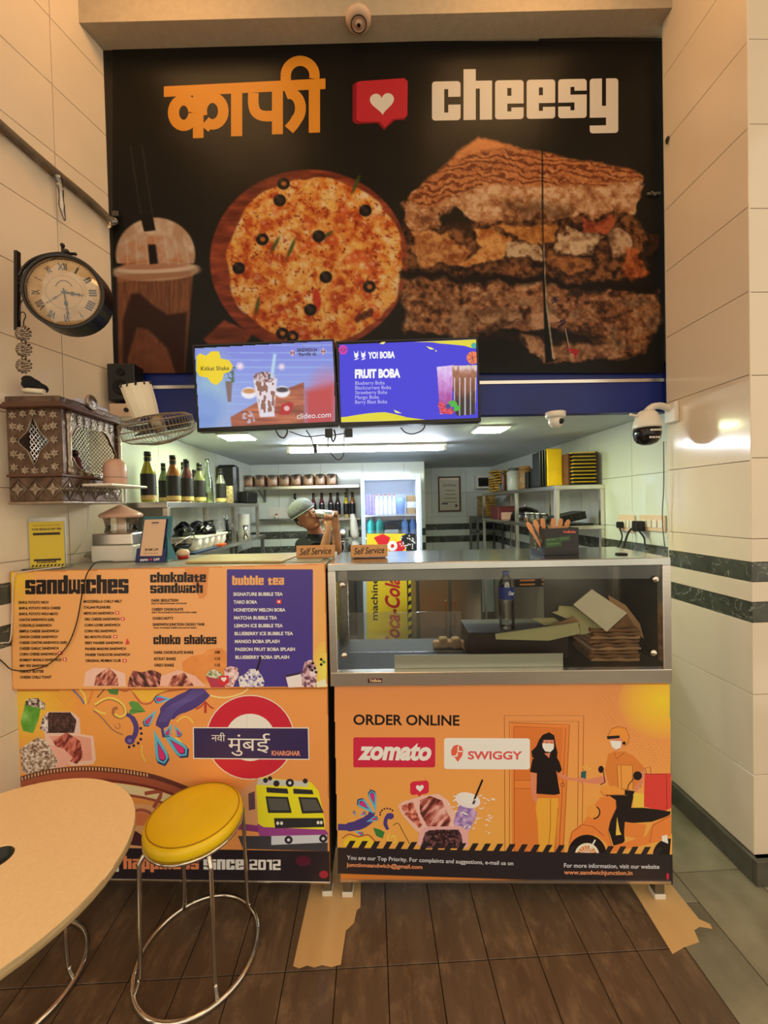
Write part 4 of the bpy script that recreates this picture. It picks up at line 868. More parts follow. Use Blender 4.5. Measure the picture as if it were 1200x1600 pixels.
def bgM(X, Y):
    img = ramp(np.clip((X-20)/500, 0, 1), [(0, (226, 148, 72)), (.5, (228, 146, 78)), (1, (226, 148, 78))])
    img = over(img, (222, 168, 40), np.clip(1-np.hypot((X-25)/34, (Y-905)/60), 0, 1)); img = over(img, (240, 208, 70), np.clip(1-np.hypot((X-512)/26, (Y-1045)/46), 0, 1)**.5*.9)
    return img, pmask(X, Y, [(17, 894), (507.5, 881), (511.5, 1074), (20, 1077.5)], .4)
A.paint(16, 880, 513, 1079, 1.3, bgM)
A.poly([(289, 886), (327, 885), (323, 930), (318, 935), (311, 935), (307, 925), (300, 910), (290, 902)], (206, 122, 58)); A.food([(286, 1050), (284, 1035), (300, 1024), (318, 1022), (325, 1014), (345, 1012), (356, 1020), (360, 1066), (300, 1068)], [(208, 120, 50), (214, 126, 56), (220, 134, 62)], .05, 2)
NV = (66, 46, 104)
A.poly(rrect(354.5, 889.5, 489, 1073, 2), NV)
for i in range(6):
    for j in range(34):
        if (i+j) % 1 == 0: A.batch([[(491+i*3, 925+j*3.2), (492.6+i*3, 925+j*3.2), (492.6+i*3, 926.8+j*3.2), (491+i*3, 926.8+j*3.2)]], [(222, 164, 60)])
KB = (20, 10, 12)
A.block('sandwiches', 40, 201, 928.5, 22.5, KB, slope=-.009, gap=.5); A.block('chokolate', 235, 322, 910, 12.2, KB, slope=-.006, gap=.6); A.block('sandwich', 235, 317, 926.8, 12.2, KB, slope=-.005, gap=.6)
A.block('choko shakes', 240, 338.5, 1006.5, 11.2, KB, slope=-.002, gap=.6); A.block('bubble tea', 363, 444, 914, 11.2, (240, 150, 78), slope=-.004, gap=.7)
L1 = ['SINFUL POTATO WICH', 'SINFUL POTATO WICH CHEESE', 'SINFUL POTATO WICH MAYO', 'CHATNI SANDWICH (G/R)', 'CORNVILLE SANDWICH', 'SIMPLE CHEESE SANDWICH', 'ONION CHEESE SANDWICH', 'CHEESE CHATNI SANDWICH (G/R)', 'CHEESE GARLIC SANDWICH', 'CORN CHEESE SANDWICH', 'BOMBAY MASALA SANDWICH', 'MIX VEG SANDWICH', 'PEANUT BUTTER', 'CHEESE CHILLI TOAST']
W1 = [76, 95, 91, 85, 81, 92, 90, 105, 92, 89, 96, 75, 69, 81]
for i, (q, x1) in enumerate(zip(L1, W1)): A.text(q, 29.5+i*.18, x1, 943.2+i*8.98, 3.9, KB, slope=-.006, bold=.03)
L2 = ['MOZZERELLA CHILLY MELT', 'ITALIAN PLEASURE', 'MEXICAN SANDWICH', 'VEG CHEESE SANDWICH', 'CORN LOVER SANDWICH', 'CORN VEG SANDWICH', 'BIG MOUTH STACK', 'FIERY PANEER SANDWICH', 'PANEER MAKHNI SANDWICH', 'PANEER TANDOORI SANDWICH', 'ORIGINAL MUMBAI CLUB']
W2 = [191, 173, 178, 187, 188, 182, 175, 192, 197, 203, 189]
for i, (q, x1) in enumerate(zip(L2, W2)): A.text(q, 131+i*.3, x1, 941.6+i*9.25, 3.9, KB, slope=-.006, bold=.03)
def bub(x, y, s_=3): A.poly([(x-s_, y-s_*.8), (x+s_, y-s_*.8), (x+s_, y+s_*.8), (x-s_, y+s_*.8)], (200, 52, 40)); A.ell(x, y, s_*.5, s_*.45, (240, 220, 200), 8)
for x, y in ((183.5, 957.5), (192, 966.8), (180.5, 994.5), (195, 1032), (95, 1020.5), (101.5, 1030), (93.5, 1020)): bub(x, y)
A.poly([(199, 997), (203, 1006), (196, 1007)], (200, 52, 40)); bub(436, 940, 4)
for q, x0, x1, y, hh in (('DARK SEDUCTION', 237, 278.5, 940, 4), ('BLAST OF SEDUCTIVE DARK CHOCOLATE', 237, 292, 944, 2.2), ('CHEESY CHOKOLATE', 237.5, 286.5, 954, 4), ('ENJOY THE GOODNESS OF CHOCOLATE WITH CHEESE', 237.5, 307.5, 958, 2.2), ('CHOKO NUTTY', 238.5, 271.5, 968, 4), ('SANDWICH JUNCTION CHOKO TANK', 239, 320.5, 977.5, 4), ('THRILL OF DOUBLE CHEESE CHOCOLATE FUSION', 239.5, 307, 982, 2.2),
        ('DARK CHOKOLATE SHAKE', 241, 302.5, 1021.3, 4.2), ('KITKAT SHAKE', 241.2, 275, 1031.3, 4.2), ('OREO SHAKE', 241.5, 272, 1041.2, 4.2), ('100', 336, 344, 1021, 4.2), ('115', 336, 344, 1031, 4.2), ('115', 336, 344, 1041, 4.2)): A.text(q, x0, x1, y, hh, KB, slope=-.003, bold=.03)
for i, (q, x1) in enumerate(zip(['SIGNATURE BUBBLE TEA', 'TARO BOBA', 'HONEYDEW MELON BOBA', 'MATCHA BUBBLE TEA', 'LEMON ICE BUBBLE TEA', 'BLUEBERRY ICE BUBBLE TEA', 'MANGO BOBA SPLASH', 'PASSION FRUIT BOBA SPLASH', 'BLUEBERRY BOBA SPLASH'], [442, 402, 446, 433, 442, 458, 437, 461, 452])):
    A.text(q, 364.8+i*.4, x1, 930.7+i*12.3, 5, (226, 208, 214), slope=-.002, bold=.03)
cols3 = [(74, 30, 26), (150, 66, 48), (216, 150, 110)]
A.poly([(131, 1072), (134, 1050), (146, 1043), (175, 1044), (196, 1052), (198, 1072)], (234, 168, 132)); A.food([(147, 1072), (150, 1056), (170, 1042), (184, 1056), (186, 1072)], cols3, .28, 1, rot=.5, stretch=(1, .4))
A.food([(199, 1074), (202, 1060), (208, 1047), (222, 1050), (238, 1046), (252, 1052), (256, 1073)], [(48, 22, 22), (130, 58, 46), (206, 136, 106)], .3, 2, rot=-.6, stretch=(1, .3))
A.poly([(250, 1072), (252, 1056), (280, 1046), (306, 1056), (322, 1072)], (228, 160, 124)); A.food([(262, 1073), (270, 1056), (288, 1050), (304, 1072)], cols3, .28, 3, rot=.7, stretch=(1, .35))
A.poly([(322, 1056), (348, 1060), (352, 1074), (330, 1074)], (170, 50, 60)); A.food([(322, 1056), (326, 1048), (334, 1045), (348, 1052), (349, 1062), (335, 1060)], [(70, 100, 50), (190, 170, 120), (232, 210, 180)], .3, 4)
A.food([(351, 1060), (351, 1045), (360, 1040), (372, 1043), (374, 1054), (364, 1074), (354, 1073)], [(120, 70, 60), (214, 160, 140), (232, 196, 176)], .25, 5); A.poly([(342, 1056), (358, 1055), (358, 1066), (351, 1071), (342, 1067)], (200, 40, 46)); heart(A, 350, 1061, 4.4, (238, 220, 200))
A.food([(374, 1070), (372, 1058), (384, 1052), (390, 1045), (402, 1045), (410, 1056), (414, 1066), (412, 1073), (376, 1074)], [(60, 44, 90), (200, 180, 190), (238, 226, 224)], .3, 6); A.line([(401, 1048), (408, 1026)], 2.6, KB)
A.poly([(446, 1055), (470, 1050), (474, 1073), (451, 1074)], (222, 196, 176)); A.poly([(446, 1055), (470, 1050), (470, 1053), (447, 1058)], (56, 34, 40)); A.food([(471, 1074), (472, 1048), (476, 1034), (486, 1030), (496, 1044), (494, 1074)], [(90, 50, 60), (190, 140, 130), (226, 196, 180)], .22, 7)
for x, y in ((484, 1042), (488, 1047), (492, 1044), (494, 1050), (502, 1030), (502, 1038), (489, 1036)): A.ell(x, y, 2.2, 2.2, KB, 10)
A.ell(506, 1034, 3, 2.2, (90, 120, 40), 10, .5); A.poly([(494, 1066), (508, 1060), (512, 1072), (496, 1074)], (238, 224, 150))
A.build('printed_artwork', print_matte, label='orange menu print with sandwich, shake and bubble tea lists')

# ---- city print on the lower panel
A = Art(cl, cpt2(.0026), npv2, gain=PG)
def bgL(X, Y):
    img = ramp(np.clip((X-30)/480, 0, 1), [(0, (220, 140, 50)), (.5, (226, 136, 62)), (1, (222, 136, 62))])
    img = over(img, (226, 174, 44), .9*np.clip(1-np.hypot((X-50)/70, (Y-1100)/70), 0, 1)**.6)
    d = ((np.sin((X+Y)*1.1) > .55) | (np.sin((X-Y)*1.1) > .55)).astype(float); img = over(img, (206, 124, 34), .7*d*np.clip(1-np.hypot((X-100)/45, (Y-1092)/26), 0, 1))
    return img, pmask(X, Y, [(25, 1079), (512, 1075.5), (515.5, 1378), (31, 1371)], .4)
A.paint(24, 1074, 517, 1380, 1.5, bgL)
A.food([(32, 1128), (40, 1096), (44, 1094), (66, 1098), (60, 1126), (52, 1146), (36, 1142)], [(70, 130, 30), (104, 150, 50), (130, 176, 80)], .05, 1); A.food([(38, 1102), (42, 1092), (58, 1090), (72, 1100), (70, 1110), (60, 1106)], [(40, 34, 24), (150, 120, 90), (232, 214, 190)], .3, 2)
A.poly([(64, 1128), (74, 1112), (112, 1112), (124, 1122), (126, 1146), (70, 1148)], (214, 170, 140)); A.food([(68, 1136), (76, 1113), (110, 1113), (120, 1126), (116, 1146), (74, 1146)], [(34, 18, 18), (56, 30, 26), (96, 60, 48)], .35, 3)
A.food([(62, 1140), (68, 1116), (76, 1122), (76, 1144)], [(40, 24, 20), (180, 150, 130), (238, 222, 206)], .3, 4)
A.poly([(70, 1148), (120, 1146), (146, 1150), (150, 1186), (146, 1194), (112, 1197), (72, 1180)], (232, 172, 136)); A.poly([(76, 1150), (118, 1149), (142, 1153), (144, 1188), (112, 1190)], (214, 142, 108)); A.food([(82, 1158), (104, 1144), (126, 1158), (130, 1182), (120, 1194), (100, 1186)], [(84, 26, 24), (160, 66, 50), (206, 118, 88)], .3, 5, rot=.5, stretch=(1, .35))
A.poly([(60, 1158), (100, 1170), (114, 1184), (100, 1202), (62, 1216), (32, 1206)], (220, 154, 122)); A.food([(31, 1170), (60, 1151), (72, 1157), (92, 1190), (84, 1202), (56, 1216), (34, 1204)], [(96, 66, 44), (176, 144, 108), (226, 204, 172)], .35, 6)
# arch of the old building
for r, w_, c in ((0, 8, (96, 44, 30)), (10, 12, (156, 74, 44)), (17, 4, (110, 40, 28)), (27, 14, (226, 188, 126)), (36, 4, (150, 70, 44))):
    A.line([(30+i*14, 1225+r-24*math.sin(math.pi*min(1, (i+1)/20.)**.8)+(max(0, i-14))**1.6*.7) for i in range(25)], w_, c)
A.batch([[(x, y-2.5), (x+2, y-2.5), (x+2, y+2.5), (x, y+2.5)] for x, y in [(34+k*5, 1225-24*math.sin(math.pi*min(1, ((k*5+4)/14.+1)/20.)**.8)) for k in range(40)]], [(214, 164, 104)]*40)
A.poly([(150, 1250), (285, 1262), (300, 1330), (150, 1330)], (214, 150, 90)); 
for x in (220, 300): A.ring(x, 1290, 22, 27, (160, 80, 50), 180, 360); A.ring(x, 1290, 0, 21, (206, 110, 56), 180, 360)
A.line([(226, 1240), (252, 1238), (240, 1262)], 6, (156, 74, 44), smooth=3); A.poly([(203, 1320), (203, 1305), (212, 1298), (222, 1305), (222, 1322)], (70, 30, 30))
# paisley flourish
GO = (238, 186, 70)
for q, w_, c in (([(112, 1076), (124, 1088), (132, 1100)], 3, (110, 100, 110)), ([(124, 1076), (132, 1086), (134, 1100)], 3, GO), ([(146, 1076), (142, 1088), (138, 1100)], 2.5, (206, 110, 50)), ([(164, 1076), (152, 1090)], 1.6, (70, 50, 30)), ([(148, 1102), (166, 1092), (182, 1094), (194, 1104), (196, 1116), (188, 1121), (178, 1116), (178, 1108), (184, 1106)], 5, (160, 92, 50)), ([(148, 1101), (166, 1091), (182, 1093), (194, 1103), (196, 1115), (188, 1120), (179, 1115)], 3.2, GO),
        ([(146, 1110), (158, 1120), (176, 1140), (192, 1148)], 1.8, (140, 90, 70)), ([(178, 1132), (184, 1139), (188, 1134), (184, 1130)], 1.4, (160, 100, 60)), ([(148, 1108), (160, 1114), (166, 1114)], 2.5, GO), ([(182, 1076), (196, 1080), (204, 1077), (212, 1088), (222, 1099), (236, 1098), (246, 1086), (262, 1080), (300, 1076)], 2.4, (176, 84, 44)), ([(222, 1164), (222, 1178), (228, 1190)], 1.6, GO), ([(326, 1086), (350, 1090), (376, 1084), (388, 1076)], 2.4, (240, 190, 110)), ([(276, 1128), (286, 1120), (296, 1122), (302, 1130)], 2, GO), ([(266, 1158), (276, 1154), (284, 1162)], 3, GO)): A.line(q, w_, c, smooth=4)
A.poly([(204, 1078), (214, 1087), (223, 1096), (235, 1096), (245, 1085), (262, 1078)], (236, 160, 44)); A.poly([(166, 1076), (186, 1076), (184, 1086), (172, 1084)], (70, 110, 44)); A.poly([(201, 1098), (206, 1095), (216, 1097), (228, 1112), (214, 1114), (202, 1117), (202, 1110), (206, 1107)], (84, 130, 50)); A.line([(205, 1110), (226, 1112)], .8, (40, 70, 30))
A.line([(198, 1116), (207, 1122), (213, 1136), (210, 1150), (200, 1160)], [6, 8, 8, 8, 6], PU, smooth=5); A.ell(203, 1156, 8, 7.5, PU); A.ell(203, 1157, 3.5, 3, (110, 88, 130))
for x, y in ((220, 1138), (221, 1146), (220, 1155), (216, 1161), (209, 1165), (202, 1167)): A.ell(x, y, 2.4, 2.4, (52, 30, 52), 10)
drop(A, 250, 1140, 62, 13, math.radians(44)); drop(A, 240, 1138, 62, 13, math.radians(73)); drop(A, 246, 1108, 34, 8, math.radians(128)); drop(A, 270, 1092, 30, 8, math.radians(178))
A.line([(318, 1076), (300, 1092), (268, 1108), (254, 1130), (256, 1152)], [30, 30, 28, 20, 4], PU, smooth=6)
for k in range(5): A.line([(304+k*5, 1076), (290+k*4, 1090), (262+k*4, 1106), (248+k*3, 1128)], .9, (104, 86, 132), smooth=5)
drop(A, 269, 1130, 24, 7, math.radians(115)); drop(A, 272, 1132, 22, 6, math.radians(62))
A.line([(321, 1098), (321, 1114)], 4, (176, 50, 40)); A.line([(306, 1108), (314, 1104), (321, 1096), (328, 1104), (334, 1107)], 2.4, (176, 50, 40))
# roundel with station name
A.ring(391, 1152, 0, 69, (240, 200, 160), n=40, k=.96); A.ring(391, 1152, 0, 67.5, (190, 32, 44), n=40, k=.96); A.ring(391, 1152, 0, 38.5, (232, 206, 180), n=36, k=.96); A.line([(386, 1116), (386, 1188)], .6, (190, 170, 150))
A.poly([(301.5, 1136), (482.5, 1136.5), (483.5, 1187), (302, 1185.5)], (240, 214, 180)); A.poly([(303, 1137.5), (481, 1138), (482, 1185.5), (303.5, 1184)], (52, 36, 66))
A.text('नवी', 330.5, 352, 1158, 10.5, (226, 210, 190), slope=.01); A.text('मुं', 356, 379, 1172.5, 21, (234, 218, 196), slope=.01); A.text('ब', 378, 400, 1172.8, 21, (234, 218, 196), slope=.01); A.text('ई', 400, 422, 1173, 21, (234, 218, 196), slope=.01); A.text('KHARGHAR', 424.5, 469.5, 1180, 7, (216, 130, 84), slope=.008, bold=.04)
# commuter train
A.poly([(376, 1236), (400, 1216), (408, 1216), (404, 1232), (404, 1296), (376, 1292)], (206, 140, 84)); A.poly([(388, 1240), (398, 1236), (399, 1264), (389, 1266)], (90, 60, 60)); A.poly([(376, 1286), (404, 1290), (404, 1300), (372, 1296)], (130, 50, 90))
A.poly([(400, 1228), (408, 1214), (486, 1222), (498, 1236), (508, 1284), (507, 1300), (404, 1300), (402, 1260)], (236, 198, 30)); A.poly([(404, 1300), (402, 1286), (412, 1292), (508, 1296), (513, 1302), (512, 1308), (406, 1308)], (146, 60, 108)); A.poly([(404, 1216), (482, 1221), (480, 1229), (402, 1226)], (190, 176, 150))
A.poly([(372, 1306), (512, 1306), (512, 1330), (380, 1326)], (60, 54, 50)); A.poly([(424, 1306), (511, 1304), (512, 1316), (424, 1320)], (196, 186, 168))
for q in ([(416, 1230), (449, 1232), (451, 1240), (417, 1238)], [(458, 1232), (488, 1234), (490, 1241), (459, 1240)], [(415, 1244), (450, 1245), (456, 1270), (419, 1270)], [(466, 1245), (496, 1246), (506, 1270), (472, 1271)], [(428, 1278), (505, 1278), (507, 1292), (430, 1294)]): A.poly(q, (44, 40, 36)); 
for q in ([(418, 1247), (448, 1248), (452, 1266), (422, 1266)], [(470, 1248), (494, 1249), (502, 1266), (475, 1267)]): A.poly(q, (84, 76, 62))
for x, y in ((434, 1286), (440, 1286), (497, 1285), (502, 1285)): A.ell(x, y, 2.3, 2.8, (226, 222, 206), 10)
for x, y, r in ((415, 1219, 4), (422, 1216, 3.4), (432, 1224, 5), (453, 1223, 6.5), (477, 1220, 4), (451, 1312, 6.5), (505, 1310, 6.5)): A.ell(x, y, r, r, (40, 34, 32), 12); A.ell(x, y, r*.4, r*.4, (200, 190, 170), 8) if r > 5 else None
# black base with lettering
A.poly([(31, 1322), (514.8, 1330), (515.5, 1378), (31, 1371)], (34, 24, 26)); A.ell(474, 1345, 12, 8, (80, 20, 34)); A.ell(506, 1366, 7, 6, (150, 30, 40))
A.block('ng', 158, 186, 1357, 15.5, (226, 206, 180), slope=.006, gap=.8)
A.block('happiness', 193, 311, 1357.5, 16, (226, 124, 70), slope=.005, gap=.7); A.block('since', 318, 381, 1358.3, 16, (230, 210, 184), slope=.005, gap=.7); A.block('2012', 390, 438.5, 1358.8, 16, (230, 210, 184), slope=.005, gap=.7)
A.build('printed_artwork', print_matte, label='orange city print with station roundel, yellow train and swirls')

# ================================================================== TABLE, STOOLS, FLOOR BOARDS
t = thing('cafe_table', 'round pale birch cafe table cut by the left edge of the frame', 'table', (-.935, .925, 0))
m = MB(); R_, hole, hx, hy = .319, .037, .014, .038; n = 64; vs = []
for z in (.680, .700):
    vs += [(R_*math.cos(k*2*math.pi/n), R_*math.sin(k*2*math.pi/n), z) for k in range(n)]+[(hx+hole*math.cos(k*2*math.pi/n), hy+hole*math.sin(k*2*math.pi/n), z) for k in range(n)]
fs = []
for k in range(n):
    j = (k+1) % n; a, b, c, d = 0, n, 2*n, 3*n; fs += [(c+k, c+j, d+j, d+k), (a+j, a+k, b+k, b+j), (d+k, d+j, b+j, b+k)]
m.add(vs, fs)
for k in range(n): j = (k+1) % n; m.f.append([k, j, 2*n+j, 2*n+k]); m.mi.append(1); m.sm.append(True)
m.build('tabletop', [table_m, edge_m], t, bevel=.0015)
m = MB(); m.lathe([(.0, .672), (.030, .672), (.034, .676), (.0355, .6995), (.0325, .6995), (.031, .680), (0, .680)], (hx, hy, 0), n=24); m.build('grommet', material('green_black_plastic', (22, 28, 18), .4), t)
m = MB(); m.lathe([(0, .001), (.20, .001), (.20, .008), (.05, .02), (.03, .04), (0, .04)], n=40); m.build('base_plate', chrome, t)
m = MB(); m.cyl((0, 0, .0405), (0, 0, .654), .028, n=20); m.build('pole', chrome, t); m = MB(); m.lathe([(0, .6545), (.09, .6545), (.09, .671), (0, .671)], n=24); m.build('top_flange', steel_d, t)
def stool():
    t = thing('stool', 'round stool with yellow vinyl seat and chrome ring base in front of the menu counter', 'stool', (-.632, 1.357, 0.0))
    m = MB(); m.smooth = True; pr = [(.0, .478), (.10, .4775), (.138, .474), (.146, .472), (.149, .4715), (.150, .473), (.155, .469), (.160, .459), (.161, .447), (.158, .438), (.150, .434), (0, .434)]
    m.lathe(pr, n=48); m.build('seat', yellow_v, t)
    m = MB(); m.tube([(.1485*math.cos(a), .1485*math.sin(a), .4735) for a in [i*2*math.pi/48 for i in range(48)]], .0012, 5, closed=True); m.build('seat_piping', material('dark_yellow_stitching', (150, 108, 10), .5), t)
    m = MB(); m.lathe([(.0, .422), (.157, .422), (.161, .426), (.161, .433), (.157, .4335), (0, .4335)], n=48); m.build('seat_rim', chrome, t)
    m = MB(); m.tube([(.2*math.cos(a), .2*math.sin(a), .009) for a in [i*2*math.pi/56 for i in range(56)]], .008, 10, closed=True); m.build('base_ring', chrome, t)
    for k in range(4):
        a = math.radians(39+90*k); c, s_ = math.cos(a), math.sin(a); m = MB(); m.tube(bez([(.196*c, .196*s_, .012), (.182*c, .182*s_, .045), (.178*c, .178*s_, .08), (.172*c, .172*s_, .36), (.168*c, .168*s_, .40), (.148*c, .148*s_, .424)], 4), .0075, 8); m.build('leg', chrome, t)
    return t
st = stool(); st.location.x = -.628; st.scale = (.965, .965, 1.035)
s3 = copy_tree(st); s3.location = (-1.19, 1.29, 0); s3.rotation_euler = (0, 0, math.radians(-38)); s3['label'] = 'stool tucked under the cafe table at the left, only its ring base showing'
s2 = copy_tree(st); s2.location = (-.14, -.42, 0); s2['label'] = 'yellow vinyl stool mirrored in the left of the display glass'
def board(name, label, poly, cut):
    m = MB(); m.prism(poly, .0004, .0011); o = m.build(name, ply); tag(o, label, 'board', 'plywood strips on the floor'); return o
board('plywood_strip', 'torn plywood strip on the floor under the gap between the counters', [(-.296, 1.300), (-.275, 1.292), (-.25, 1.299), (-.225, 1.292), (-.20, 1.298), (-.17, 1.290), (-.138, 1.296), (-.128, 1.40), (-.100, 1.425), (-.092, 1.47), (-.078, 1.48), (-.082, 1.75), (-.27, 1.75)], 0)
board('plywood_strip', 'broken plywood strip on the floor by the right foot of the display counter', [(.968, 1.268), (1.02, 1.285), (1.085, 1.298), (1.098, 1.335), (1.125, 1.345), (1.165, 1.336), (1.17, 1.352), (1.145, 1.37), (1.14, 1.75), (1.00, 1.75)], 0)

# ================================================================== LEFT WALL: PIPE, CLOCK, SHRINE, FAN
def lw(Y, off=0.):   # x of the left wall's face at depth Y
    return -1.225-.31*(2.0-Y)+off
t = thing('conduit', 'sagging plastic-wrapped conduit running along the left wall', 'pipe')
pp = [(lw(y, .02), y, z) for y, z in ((1.15, 3.06), (1.35, 3.02), (1.52, 2.975), (1.70, 2.95), (1.88, 2.935))]+[(-1.205, 1.965, 2.90)]
m = MB(); m.tube(bez(pp, 6), .017, 8); m.build('pipe', material('grey_conduit', (112, 98, 80), .45, noise=.3, nscale=30, bump=.4, bscale=60), t)
m = MB()
for i, q in enumerate(bez([(p[0]+.004, p[1], p[2]-.012) for p in pp], 8)):
    pass
vs = []; Lp = bez([(p[0]+.012, p[1], p[2]) for p in pp], 8)
for i, q in enumerate(Lp): d = .03+.02*math.sin(i*.9)+.012*math.sin(i*2.3); vs += [tuple(q+Vector((0, 0, .008))), tuple(q+Vector((.004*math.sin(i*1.7), 0, -d)))]
m.add(vs, [(2*i, 2*i+1, 2*i+3, 2*i+2) for i in range(len(Lp)-1)], True); m.add([(v[0]+.001, v[1], v[2]) for v in [vs[-30], vs[-29], vs[-27], vs[-28]]], [(0, 1, 2, 3)]); m.build('plastic_wrap', plastic_clear, t)
m = MB(); m.tube(bez([(lw(1.73, .03), 1.73, 2.93), (lw(1.73, .036), 1.735, 2.88), (lw(1.74, .03), 1.74, 2.82), (lw(1.75, .034), 1.745, 2.76)], 4), [.016, .014, .012, .012, .010, .010, .009, .010, .012, .010, .008, .006, .004], 6); m.build('hanging_tail', plastic_clear, t)
m = MB(); m.ball((-1.198, 1.955, 2.905), .02, 8, 6, (1.4, .6, 1)); m.box(-1.20, -1.17, 1.955, 1.978, 2.93, 2.955); m.build('taped_end', plastic_clear, t)

ck = thing('station_clock', 'round black double-sided clock hanging from a scrolled wall bracket', 'clock', tuple(P(103, 459, 1.47)), (0, math.radians(-3), math.radians(9)))
def ringZ(m, r0, r1, y0, y1, n=40, mi=0):   # annulus extruded along local y
    vs = []
    for r, y in ((r0, y0), (r1, y0), (r1, y1), (r0, y1)): vs += [(r*math.cos(k*2*math.pi/n), y, r*math.sin(k*2*math.pi/n)) for k in range(n)]
    m.mat(mi).add(vs, [(a*n+k, a*n+(k+1) % n, ((a+1) % 4)*n+(k+1) % n, ((a+1) % 4)*n+k) for a in range(4) for k in range(n)], False)
m = MB(); ringZ(m, .1218, .132, -.018, .055); m.tf(Matrix.Rotation(math.pi/2, 4, 'X') @ Matrix.Translation((0, 0, -.055))); m.lathe([(0, 0), (.118, 0), (.118, .003), (0, .003)], n=40); m.build('drum', material('black_painted_iron', (20, 16, 14), .35), ck, bevel=.003)
iron = MATS['black_painted_iron']
m = MB(); ringZ(m, .1165, .1215, -.016, -.0121); m.build('bezel', material('brass_rim', (120, 84, 50), .3, .8), ck, bevel=.002)
Wk = mworld(ck); ex = Wk.to_3x3() @ Vector((1, 0, 0)); ez = Wk.to_3x3() @ Vector((0, 0, 1)); ny = Wk.to_3x3() @ Vector((0, -1, 0)); oc = Wk @ Vector((0, -.0085, 0))
A = Art(ck, oc, ny, gain=(1.0, 1.0, 1.0), base=0, direct=(tuple(oc), tuple(ex), tuple(-ez)))
A.paint(-.119, -.119, .119, .119, .004, lambda X, Y: (ramp(fbm(X*30, Y*30, 2), [(.2, (206, 160, 100)), (.8, (236, 200, 146))]), (np.hypot(X, Y) < .118).astype(float)))
A.ell(0, 0, .058, .058, (226, 184, 124), 36); A.ring(0, 0, .0575, .0585, (90, 60, 36)); 
for i, q in enumerate(['XII', 'I', 'II', 'III', 'IIII', 'V', 'VI', 'VII', 'VIII', 'IX', 'X', 'XI']):
    a = math.radians(i*30); w_ = {1: .006, 2: .014, 3: .020, 4: .028}.get(len(q), .016) if q != 'XII' else .026
    A2 = A; v0 = len(A.V); A.text(q, -w_/2*1.15, w_/2*1.15, .011, .023, (40, 22, 14), bold=.04)
    # turn the numeral about the dial
    loc = A.V[-1]; Wi = Wk.inverted(); k_ = loc.copy(); cx, cz = math.sin(a)*.090, math.cos(a)*.090; ca, sa = math.cos(-a), math.sin(-a)
    k_[:, 0], k_[:, 2] = cx+loc[:, 0]*ca-loc[:, 2]*sa, cz+loc[:, 0]*sa+loc[:, 2]*ca; A.V[-1] = k_
for k in range(60):
    a = math.radians(k*6); r0, r1 = (.109 if k % 5 else .106), .113; A.line([(r0*math.sin(a), -r0*math.cos(a)), (r1*math.sin(a), -r1*math.cos(a))], .0012, (60, 36, 24))
A.text('OLD TOWN CLOCKS', -.03, .03, -.03, .006, (90, 60, 36)) if False else A.line([(.03*math.cos(math.radians(a)), -.042*math.sin(math.radians(a))) for a in range(30, 151, 10)], .004, (120, 84, 50))
A.build('dial', print_paper, ck)
m = MB()
def hand(m, ang, L, w):
    a = math.radians(ang); d = Vector((math.sin(a), 0, math.cos(a))); s_ = Vector((d.z, 0, -d.x)); y = Vector((0, -.0115, 0))
    for f0, f1, ww in ((-.15, .35, w*.5), (.35, .5, w*1.3), (.5, .75, w*.5), (.75, .82, w*1.1), (.82, 1, w*.25)):
        m.add([tuple(y+d*(L*f0)+s_*ww), tuple(y+d*(L*f1)+s_*ww), tuple(y+d*(L*f1)-s_*ww), tuple(y+d*(L*f0)-s_*ww)], [(0, 1, 2, 3)]); m.add([tuple(y+Vector((0,-.001,0))+d*(L*f0)+s_*ww), tuple(y+Vector((0,-.001,0))+d*(L*f1)+s_*ww), tuple(y+Vector((0,-.001,0))+d*(L*f1)-s_*ww), tuple(y+Vector((0,-.001,0))+d*(L*f0)-s_*ww)], [(3, 2, 1, 0)])
hand(m, 100, .062, .005); m.build('hour_hand', iron, ck); m = MB(); hand(m, 176, .095, .004); m.build('minute_hand', iron, ck); m = MB(); hand(m, 236, .085, .0012); m.build('second_hand', iron, ck)
m = MB(); vs = []
for j, (r, y) in enumerate(((.117, -.018), (.10, -.026), (.07, -.032), (.035, -.035), (.003, -.036))): vs.append([(r*math.cos(k*2*math.pi/32), y, r*math.sin(k*2*math.pi/32)) for k in range(32)])
m.rings(vs, False, True); m.build('glass_dome', glass_clear, ck)
m = MB(); m.tube([(0, .03, .132), (0, .03, .165)], .006, 8); m.ball((0, .03, .168), .009, 8, 6); m.tube([(-.018, .03, .142), (.018, .03, .142)], .008, 8); m.build('hanger', iron, ck)
# bracket from the wall
br = thing('clock_bracket', 'black wrought-iron wall bracket with scrolls holding the clock', 'bracket', tuple(P(27, 455, 1.535)))
c = Vector(br.location); L_ = lambda L, Y=1.52: [P(x, y, Y)-c for x, y in L]
m = MB(); a, b = P(27, 393, 1.535)-c, P(27, 517, 1.535)-c; m.bar(a, b, .016, .012); m.build('wall_bar', iron, br)
m = MB(); m.tube(bez(L_([(30, 432), (36, 420), (48, 408), (66, 400), (90, 396), (119, 397)]), 5), .0055, 6); m.tube(bez(L_([(30, 437), (42, 424), (62, 410), (82, 403), (98, 404)]), 5), .003, 6); m.build('arm', iron, br)
m = MB()
for q in ([(28, 442), (34, 444), (42, 450), (41, 457), (34, 458), (31, 452), (36, 447)], [(42, 452), (38, 464), (32, 476), (31, 500)], [(44, 420), (50, 418), (56, 422), (55, 430), (48, 430), (44, 424)], [(84, 402), (90, 408), (88, 402)], [(106, 400), (108, 408), (116, 407), (118, 401)], [(62, 412), (70, 404), (78, 403)]): m.tube(bez(L_(q), 5), .002, 5)
m.build('scrollwork', iron, br)
